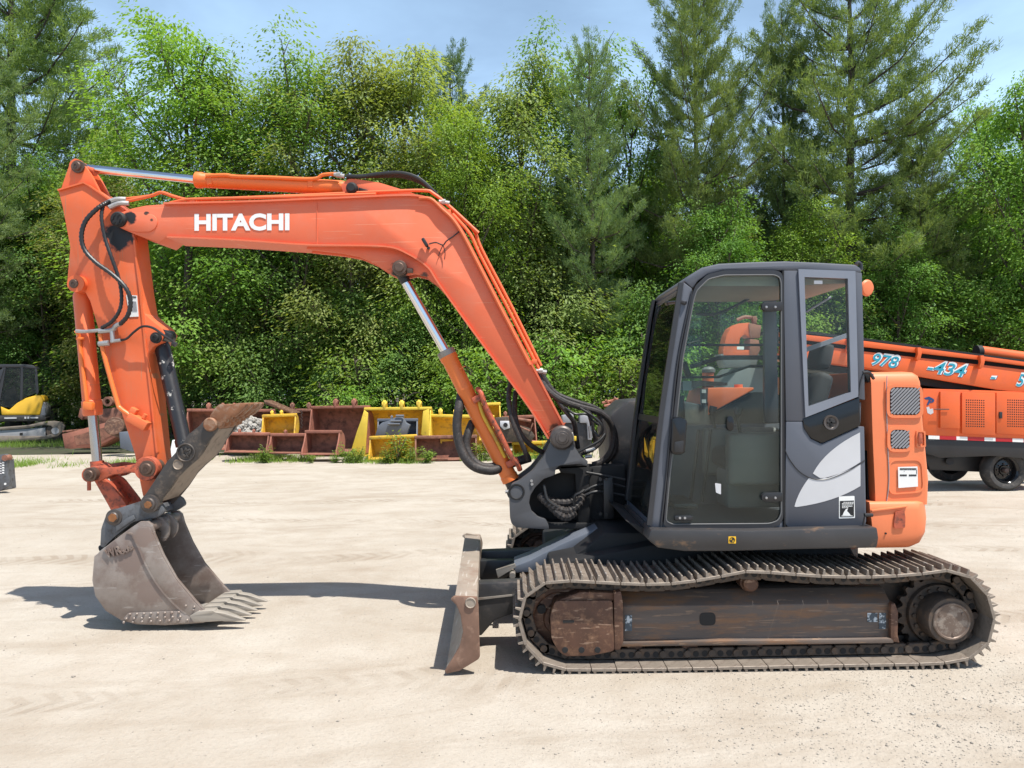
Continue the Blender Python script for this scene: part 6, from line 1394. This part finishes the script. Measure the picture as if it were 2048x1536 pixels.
def leafy(seed, h, cr, base=.16, nl=15, leafmt='green', ln=.14, wd=.038, per=26, dens=1.0):
    """proto of a broadleaf tree: limbs fork twice, twigs end in leaf sprays; returns crown mesh and trunk mesh"""
    rg = np.random.default_rng(seed); rd = random.Random(seed)
    lean_ = Vector((rd.uniform(-.5, .5), rd.uniform(-.4, .4), 0))
    trunk = [Vector((0, 0, -.1)), Vector((rd.uniform(-.1, .1), 0, h * .25)) + lean_ * .2, Vector((rd.uniform(-.2, .2), rd.uniform(-.2, .2), h * .55)) + lean_ * .5, Vector((rd.uniform(-.2, .2), rd.uniform(-.2, .2), h * .93)) + lean_]
    tp_ = spline(trunk, 8)
    paths = [(trunk, h * .014 + .03, .02)]; tips = []; outs = []
    for i in range(nl):
        f = base + (0.97 - base) * ((i + rd.uniform(0, .8)) / nl) ** .9
        p = tp_[min(len(tp_) - 1, int(f * (len(tp_) - 1)))].copy()
        az = i * 2.4 + rd.uniform(-.5, .5); env = math.sin(PI * min(1, (f - base) / (1 - base) * .80 + .20)) ** .7
        L_ = cr * (.35 + .75 * env) * rd.uniform(.7, 1.15); el = R(rd.uniform(15, 45) + 30 * f)
        d = Vector((math.cos(az) * math.cos(el), math.sin(az) * math.cos(el), math.sin(el)))
        m1 = p + d * L_ * .5 + Vector((0, 0, -.03 * L_)); e1 = p + d * L_ + Vector((0, 0, .08 * L_))
        paths.append(([p, m1, e1], .02 + .012 * L_, .012)); 
        for k in range(rd.randint(5, 7)):
            t = .3 + .7 * (k + .5) / 6; q = p.lerp(e1, t)
            d2 = (d + Vector((rd.gauss(0, .65), rd.gauss(0, .65), rd.gauss(.05, .45)))).normalized(); l2 = L_ * rd.uniform(.22, .48) * (1.15 - t * .4)
            e2 = q + d2 * l2; paths.append(([q, q.lerp(e2, .5) + Vector((0, 0, .05)), e2], .018, .006))
            for w in range(max(1, int(2.4 * dens))):
                s_ = rd.uniform(.35, 1.08); c = q.lerp(e2, s_) + Vector((rd.gauss(0, .22), rd.gauss(0, .22), rd.gauss(0, .16))); tips.append(c); outs.append((c - Vector((p.x, p.y, p.z - .2))).normalized())
        for w in range(int(3 * dens)): c = e1 + Vector((rd.gauss(0, .3), rd.gauss(0, .3), rd.gauss(0, .22))); tips.append(c); outs.append(d)
    for w in range(int(6 * dens)): c = trunk[-1] + Vector((rd.gauss(0, .4), rd.gauss(0, .4), rd.gauss(0, .5))); tips.append(c); outs.append(Vector((rd.gauss(0, .5), rd.gauss(0, .5), .6)).normalized())
    V, vary = leaves(np.array([tuple(c) for c in tips]), np.array([tuple(c) for c in outs]), ln, wd, rg, spread=.40 if h > 3 else .16, per=per)
    me = scatter_mesh('crown', V, np.arange(len(V) * 4).reshape(-1, 4), LM[leafmt], vary)
    tm = tube_np(paths)
    return me, tm
def pine(seed, h, cr, base=.18, nw=17, leafmt='pine', per=34, upsw=.35, thin=1.0):
    """proto of a white pine: whorls of long branches in flat layers with needle tufts along upturned shoots"""
    rg = np.random.default_rng(seed); rd = random.Random(seed)
    trunk = [Vector((0, 0, -.1)), Vector((rd.uniform(-.1, .1), 0, h * .4)), Vector((rd.uniform(-.2, .2), 0, h * .75)), Vector((rd.uniform(-.15, .15), 0, h))]
    tp_ = spline(trunk, 10); paths = [(trunk, h * .013 + .05, .02)]; tips, dirs = [], []
    for i in range(nw):
        f = base + (1 - base) * (i + rd.uniform(-.15, .15)) / nw
        f = max(base, min(.985, f)); p = tp_[int(f * (len(tp_) - 1))].copy(); p.z = h * f
        u = (f - base) / (1 - base)
        env = (1 - u) ** .62 * (.55 + .75 * min(1, u * 2.2)) + .07
        nb = rd.randint(4, 6)
        for k in range(nb):
            az = k * 2 * PI / nb + i * 1.3 + rd.uniform(-.45, .45); L_ = cr * env * rd.uniform(.55, 1.25); el = R(-6 + 48 * u ** 1.1 + rd.uniform(-9, 12))
            dh = Vector((math.cos(az), math.sin(az), 0))
            d = dh * math.cos(el) + Vector((0, 0, math.sin(el)))
            m1 = p + d * L_ * .5 + Vector((0, 0, -.05 * L_)); e1 = p + d * L_ + Vector((0, 0, upsw * .4 * L_))
            paths.append(([p, m1, e1], .014 + .009 * L_, .010))
            ns = max(5, int(L_ * 5.0 * thin))
            for s in range(ns):
                t = .15 + .85 * (s + rd.random()) / ns; q = p.lerp(m1, t * 2) if t < .5 else m1.lerp(e1, t * 2 - 1)
                side = dh.cross(Vector((0, 0, 1))) * (1 if s % 2 else -1)
                d2 = (dh * rd.uniform(.4, 1.0) + side * rd.uniform(.3, 1.1) + Vector((0, 0, rd.uniform(.1, .6)))).normalized(); l2 = (.30 + .42 * L_ * (1.05 - t)) * rd.uniform(.5, 1.1)
                for w in range(max(2, int(l2 * 5))):
                    c = q + d2 * l2 * (w + 1) / max(2, int(l2 * 5)) + Vector((0, 0, .06 * w)); tips.append(c + Vector((rd.gauss(0, .06), rd.gauss(0, .06), rd.gauss(0, .05)))); dirs.append((d2 + Vector((0, 0, .7))).normalized())
            tips.append(e1); dirs.append((d + Vector((0, 0, .5))).normalized())
    for w in range(8): tips.append(trunk[-1] - Vector((rd.gauss(0, .1), rd.gauss(0, .1), w * .12))); dirs.append(Vector((rd.gauss(0, .3), rd.gauss(0, .3), 1)).normalized())
    c = np.array([tuple(t) for t in tips]); dd = np.array([tuple(t) for t in dirs]); n = len(c) * per
    cc = np.repeat(c, per, 0) + rg.normal(0, .085, (n, 3)) * np.array([1, 1, .7]); d = unit(np.repeat(dd, per, 0) * .9 + rg.normal(0, .62, (n, 3)))
    s = unit(np.cross(d, rg.normal(0, 1, (n, 3)))); L_ = .14 * rg.uniform(.7, 1.3, (n, 1)); w = .0115 * rg.uniform(.8, 1.3, (n, 1))
    V = np.stack([cc - s * w, cc + s * w, cc + d * L_ + s * w * .4, cc + d * L_ - s * w * .4], 1)
    vary = np.clip(np.repeat(rg.random(len(c)), per) * .6 + rg.random(n) * .4, 0, 1)
    me = scatter_mesh('crown', V, np.arange(n * 4).reshape(-1, 4), LM[leafmt], vary)
    return me, tube_np(paths)
PROTO = {}
def proto(kind, seed, **k):
    cr_, tr_ = (pine if kind.startswith('pine') else leafy)(seed, **k)
    to = tr_.build('trunk', M['pine_bark'] if kind.startswith('pine') else M['bark']); tm = to.data; bpy.data.objects.remove(to)
    return cr_, tm, k['h']
for kd, sd_, kw in (
    ('leafy_a', 11, dict(h=12, cr=3.3, nl=22, leafmt='green', per=88, dens=.95)), ('leafy_b', 12, dict(h=12, cr=3.0, nl=22, leafmt='lime', per=88, dens=.95)),
    ('leafy_c', 13, dict(h=12, cr=3.2, nl=21, leafmt='olive', per=62, dens=1.3, ln=.17, wd=.036)), ('leafy_d', 14, dict(h=12, cr=3.4, nl=22, leafmt='deep', per=88, dens=.95)),
    ('under_a', 21, dict(h=5, cr=2.3, base=.06, nl=12, leafmt='deep', per=74, ln=.13, wd=.033)), ('under_b', 22, dict(h=5, cr=2.2, base=.06, nl=11, leafmt='deep', per=74, ln=.13, wd=.033)), ('under_c', 23, dict(h=5, cr=2.2, base=.06, nl=10, leafmt='olive', per=72, ln=.125, wd=.030)),
    ('shrub_a', 31, dict(h=2.0, cr=1.25, base=.02, nl=13, leafmt='weed', per=16, ln=.11, wd=.026)), ('shrub_b', 32, dict(h=2.0, cr=1.2, base=.02, nl=13, leafmt='lime', per=16, ln=.12, wd=.028)),
    ('pine_a', 41, dict(h=16, cr=4.4, base=.26, nw=16, leafmt='pine')), ('pine_b', 42, dict(h=16, cr=3.6, base=.28, nw=16, leafmt='pine_blue')), ('pine_c', 43, dict(h=16, cr=4.3, base=.28, nw=15, leafmt='pine', thin=.95))):
    PROTO[kd] = proto(kd, sd_, **kw)
cnt = [0]
def tree(kind, px, toppy, D, label, name, cat, group, wide=1.0, rz=None):
    cm, tm, h = PROTO[kind]; cnt[0] += 1
    x = W(px, 800, D).x; zt = W(px, toppy, D).z; s = zt / (h * (1.0 if kind.startswith('pine') else 1.07))
    r = empty(name, (x, Y(D), 0), label, cat, group, rz if rz is not None else (cnt[0] * 2.399) % (2 * PI)); r.scale = (s * wide, s * wide, s)
    for nm, me in (('crown', cm), ('trunk', tm)):
        o = bpy.data.objects.new(nm, me); C.objects.link(o); o.parent = r
    return r
GT, GP, GU, GB_ = 'broadleaf trees at the edge of the woods', 'pines rising over the broadleaf trees', 'young trees and undergrowth below the woods', 'green shrubs behind the loose buckets'
FR = [  # front row of tall trees
 ('leafy_b', 372, -8, 27.5, 1.0, 'tall bright green tree with the highest broadleaf top, above the arm cylinder rod'),
 ('leafy_a', 478, 92, 28.5, .9, 'mid green tree between the tallest broadleaf top and the next round top'),
 ('leafy_a', 596, 52, 27.8, 1.0, 'full green tree with a round top above the middle of the arm cylinder'),
 ('leafy_c', 708, 92, 28.2, .95, 'olive brown-tinted tree above the joint of arm cylinder and boom'),
 ('leafy_c', 826, 74, 28.6, 1.0, 'open olive tree with bare limbs showing above the boom bend hose'),
 ('leafy_b', 930, 168, 26.6, .85, 'lower bright lime tree right above the boom bend'),
 ('leafy_c', 1046, 112, 28.4, .95, 'olive tree with thin twigs between the lime tree and the grey-green pine'),
 ('leafy_d', 1140, 84, 29.8, .9, 'dark leafy tree with a glossy top half behind the slim grey-green pine'),
 ('leafy_d', 1255, 138, 30.2, .8, 'dark leafy tree between the slim pine and the tall pine over the cab'),
 ('leafy_a', 245, 210, 34, .8, 'green tree filling the gap between the large dark pine and the highest bright tree'),
 ('leafy_d', 110, 340, 35, .9, 'dark green leafy tree below the lowest branches of the large dark pine'),
 ('leafy_d', 1960, 190, 28.5, .85, 'green leafy tree behind the bright tall tree over the belt conveyor'),
 ('leafy_b', 2060, 95, 25.8, .85, 'bright green tall tree towering over the engine cabinet of the orange trailer'),
 ('leafy_a', 1440, 365, 26.4, 1.05, 'leafy tree low between pine trunks straight above the cab door'),
 ('leafy_b', 1610, 395, 26.6, 1.05, 'leafy tree low below the pine tops above the cab rear window'),
 ('leafy_a', 1800, 440, 26.2, 1.1, 'leafy tree low below the tallest pine, above the orange conveyor'),
]
for kd, px, ty, D, wd, lb_ in FR: tree(kd, px, ty, D, lb_, 'leafy_tree', 'tree', GT, wd)
PN = [
 ('pine_a', 26, -210, 36, .86, 'large dark pine whose layered branches hang over the small yellow excavator'),
 ('pine_b', 1190, 92, 27.2, .68, 'slim grey-green pine between the boom bend and the cab roof'),
 ('pine_a', 1398, -50, 28.2, .66, 'tall pine with upswept branches above the front of the cab'),
 ('pine_b', 1572, 22, 29.2, .50, 'narrow pine with a brownish tip between the two tall pines'),
 ('pine_c', 1708, -150, 27.8, .80, 'tallest broad pine with open branches above the rear of the cab'),
 ('pine_b', 905, 118, 33.0, .7, 'small dark pine tip peeping over the lime tree'),
 ('pine_c', 1850, 250, 27.4, .8, 'lower pine with a long bare limb above the round orange mirror'),
 ('pine_b', -70, 60, 30.0, .9, 'dark pine behind the large one over the small yellow excavator'),
]
for kd, px, ty, D, wd, lb_ in PN: tree(kd, px, ty, D, lb_, 'pine_tree', 'pine', GP, wd)
for i, px in enumerate((2170, 2290, 2420, 2560, 2700)):
    tree(('leafy_d', 'leafy_a', 'leafy_d', 'leafy_c', 'leafy_a')[i], px, 160 + 50 * (i % 2), 28 + i % 3, 'broadleaf tree where the wood runs on past the trailer', 'leafy_tree', 'tree', 'trees where the wood runs on past the trailer')
# the rows deeper in the wood, one behind the other; nothing singles them out
rd = random.Random(9)
for row, (D, step, t0, t1) in enumerate(((32.5, 150, 300, 430), (36, 135, 330, 450), (40, 125, 360, 470), (45, 120, 400, 500))):
    px = -220 + row * 40
    while px < 2300:
        k = rd.choice(['leafy_d', 'leafy_a', 'leafy_d', 'leafy_c'])
        tree(k, px + rd.uniform(-30, 30), rd.uniform(t0, t1), D + rd.uniform(-.8, .8), 'broadleaf tree deep in the wood, seen only in gaps behind the front trees', 'leafy_tree', 'tree', 'trees standing deep in the wood', rd.uniform(.9, 1.1)); px += step
YT = [  # young trees of the undergrowth: kind, px, top, depth, label
 ('under_b', 60, 470, 39, 'dark young tree standing straight behind the cab of the small excavator'),
 ('under_a', 165, 560, 37, 'young green tree behind the bucket cylinder'),
 ('under_b', 275, 540, 33.5, 'young dark tree behind the upper part of the orange arm'),
 ('leafy_a', 345, 500, 28.0, 'young tree with layered sprays between the arm and the boom lettering'),
 ('under_c', 440, 590, 26.4, 'olive young tree under the boom lettering'),
 ('under_a', 525, 560, 27.0, 'fresh green young tree below the end of the boom lettering'),
 ('leafy_c', 610, 470, 28.6, 'brown-tinted young tree below the boom weld seam'),
 ('under_b', 700, 600, 26.2, 'dark young tree below the start of the boom bend'),
 ('under_a', 800, 640, 25.6, 'low young tree just beside the chrome rod of the boom cylinder'),
 ('leafy_d', 870, 520, 28.0, 'dark young tree between boom cylinder rod and boom'),
 ('under_b', 985, 560, 27.5, 'young tree right over the sloping part of the boom'),
 ('under_c', 1060, 520, 27.0, 'olive young tree above the lower boom pipes'),
 ('leafy_d', 1130, 470, 29.0, 'young tree behind the trunk of the slim grey-green pine'),
 ('under_a', 1285, 600, 26.0, 'bright young tree against the front corner of the cab'),
 ('under_b', 1390, 560, 27.5, 'young tree behind the top of the cab door'),
 ('under_a', 1500, 520, 28.0, 'young green tree rising over the middle of the cab roof'),
 ('under_c', 1610, 560, 27.0, 'olive young tree over the rear of the cab roof'),
 ('under_a', 1710, 470, 28.0, 'young tree at the rear corner of the cab roof'),
 ('leafy_d', 1800, 480, 27.6, 'dark young tree above the upper end of the conveyor numbers'),
 ('under_b', 1890, 560, 26.4, 'dark young tree over the middle number on the conveyor'),
 ('under_c', 1960, 620, 25.8, 'low olive young tree just over the rolled belt cover'),
 ('leafy_a', 2035, 470, 27.0, 'young tree below the bright tall tree over the trailer'),
 ('under_b', 2150, 520, 27.0, 'dark young tree beyond the end of the conveyor')]

for k, px, ty, D, lb_ in YT: tree(k, px, ty, D + (1.0 if px > 200 else 0), lb_, 'young_tree', 'young tree', GU, 1.05)
UB = [(-40, 640, 40, 'dark bush behind the front of the small excavator'), (110, 660, 40, 'dark bush behind the rear of the small excavator'), (235, 690, 33, 'dark bush behind the orange arm and the rusty grapple'), (345, 680, 25.2, 'dark bush framed by arm and thumb cylinder'), (455, 690, 25.0, 'dark bush above the long brown bucket'), (560, 700, 24.8, 'dark bush above the leaning steel channel'), (665, 680, 25.0, 'dark bush above the tall red-brown bucket'), (800, 690, 25.2, 'dark bush above the two yellow buckets'), (900, 690, 25.0, 'dark bush around the top of the boom cylinder barrel'), (1010, 680, 25.2, 'dark bush under the middle of the boom slope'), (1300, 670, 25.4, 'dark bush seen in the cab windscreen'), (1450, 660, 25.2, 'dark bush seen in the middle of the cab door'), (1560, 660, 25.4, 'dark bush seen at the hinge side of the cab door'), (1660, 650, 25.2, 'dark bush seen in the cab side window'), (1790, 640, 25.0, 'dark bush over the first number on the conveyor'), (1930, 650, 25.0, 'dark bush over the bracket of the conveyor rail'), (2060, 660, 25.0, 'dark bush behind the rolled belt cover')]
for i, (px, ty, D, lb_) in enumerate(UB): tree('under_b' if i % 3 else 'under_a', px, ty, D + (2.6 if px > 300 else 0), lb_, 'undergrowth_bush', 'bush', 'low bushes at the foot of the trees', 1.15)
SH = [(752, 705, 23.2, 'shrub_a', 'pale green shrub straight above the big yellow bucket'), (985, 720, 23.0, 'shrub_a', 'leafy shrub framed between boom cylinder and boom'), (1090, 700, 23.4, 'shrub_b', 'bright shrub right behind the lower boom'), (1150, 740, 22.8, 'shrub_a', 'pale weedy shrub above the hose bundle'), (1215, 735, 23.2, 'shrub_a', 'pale shrub beside the front corner of the cab'), (1260, 690, 23.8, 'shrub_b', 'lime shrub hidden partly by the cab front post'), (930, 770, 22.6, 'shrub_b', 'low shrub behind the black boom hoses'), (1060, 775, 22.4, 'shrub_a', 'low weedy shrub below the boom'), (1190, 785, 22.4, 'shrub_a', 'low weeds shrub beside the grey front hood'), (700, 790, 22.6, 'shrub_b', 'small shrub over the gap between brown and yellow buckets'), (165, 800, 33, 'shrub_b', 'small shrub behind the track of the small yellow excavator')]
for px, ty, D, k, lb_ in SH: tree(k, px, ty, D + 2, lb_, 'shrub', 'shrub', GB_, 1.15)
# weeds, each a plant of its own, at the foot of the buckets
def weed(seed, h, nst, ln):
    rg = np.random.default_rng(seed); rd_ = random.Random(seed); cs_, ds_ = [], []; m = MB()
    for k in range(nst):
        a = rd_.uniform(0, 6.28); e = Vector((math.cos(a) * h * rd_.uniform(.1, .45), math.sin(a) * h * rd_.uniform(.1, .45), h * rd_.uniform(.55, 1))); m.tube([Vector((0, 0, 0)), e * .5 + Vector((0, 0, h * .1)), e], .006, 4, 2)
        for j in range(9): cs_.append(tuple(e * (j + 1.5) / 10.)); ds_.append((math.cos(a), math.sin(a), .3))
    V, vary = leaves(np.array(cs_), np.array(ds_), ln, ln * .2, rg, .05, .05, 6)
    me = scatter_mesh('leaf_mass', V, np.arange(len(V) * 4).reshape(-1, 4), LM['weed'], vary); so_ = m.build('stem', M['bark']); sm_ = so_.data; bpy.data.objects.remove(so_); return me, sm_
WP = [weed(s_, .6, 9, .10) for s_ in (1, 2, 3)]
WD = [(796, 920, 18.5, .85, 'tall weeds in front of the worn yellow bucket'), (775, 922, 18.4, .55, 'low weed at the corner of the worn yellow bucket'), (820, 921, 18.4, .5, 'low weed where yellow and flat brown bucket meet'), (851, 922, 18.3, .55, 'single thin weed before the wide flat brown bucket'), (695, 914, 18.8, .6, 'weeds at the foot of the big yellow bucket'), (715, 916, 18.6, .5, 'small weed beside the yellow bucket side plate'), (530, 908, 19.0, .6, 'weed between the two low brown buckets'), (670, 911, 18.7, .35, 'tiny weed between the slotted small bucket and the big yellow one'), (965, 918, 18.8, .6, 'green weed clump beside the foot of the boom cylinder'), (990, 915, 19., .6, 'green weed clump behind the boom cylinder foot'), (1085, 905, 19.4, .6, 'weed in front of the low yellow bucket'), (622, 912, 18.7, .3, 'low tuft before the slotted small bucket'), (1230, 905, 19., .6, 'weed under the grey front hood')]
for i, (px, py, D, h, lb_) in enumerate(WD):
    p = W(px, py, D); r = empty('weed', (p.x, p.y, 0), lb_, 'weed', 'weeds at the foot of the loose buckets', i * 1.7); s_ = h / .6 * .85; r.scale = (s_, s_, s_ * (1.25 if h > .8 else 1))
    for nm, me in zip(('leaf_mass', 'stem'), WP[i % 3]): o = bpy.data.objects.new(nm, me); C.objects.link(o); o.parent = r
# grass strips
n = 26000; rg = np.random.default_rng(8)
gx = rg.uniform(-18, 18, n); gy = 14.0 + np.abs(rg.normal(0, .9, n)) + 1.4 * np.sin(gx * .7) * .3 + rg.normal(0, .15, n)
keep = (np.sin(gx * 1.9 + 1.3) + np.sin(gx * 4.3) * .7 + rg.normal(0, .35, n)) > -.15
gx, gy = gx[keep], gy[keep] + .15
far = 2500; gx = np.concatenate([gx, rg.uniform(-22, -12, far)]); gy = np.concatenate([gy, rg.uniform(21.5, 23.3, far)])
n = len(gx); c = np.stack([gx, gy, np.zeros(n)], 1); d = unit(np.stack([rg.normal(0, .5, n), rg.normal(0, .5, n), np.ones(n)], 1)); s = unit(np.cross(d, rg.normal(0, 1, (n, 3)))); L_ = rg.uniform(.06, .20, (n, 1)) * np.where(np.arange(n) > n - far, 1.6, 1)[:, None]; w = .007
V = np.stack([c - s * w, c + s * w, c + d * L_ + s * w * .2, c + d * L_ - s * w * .2], 1)
me = scatter_mesh('grass', V, np.arange(n * 4).reshape(-1, 4), LM['weed'], rg.random(n)); o = bpy.data.objects.new('grass', me); C.objects.link(o); tag(o, kind='stuff')
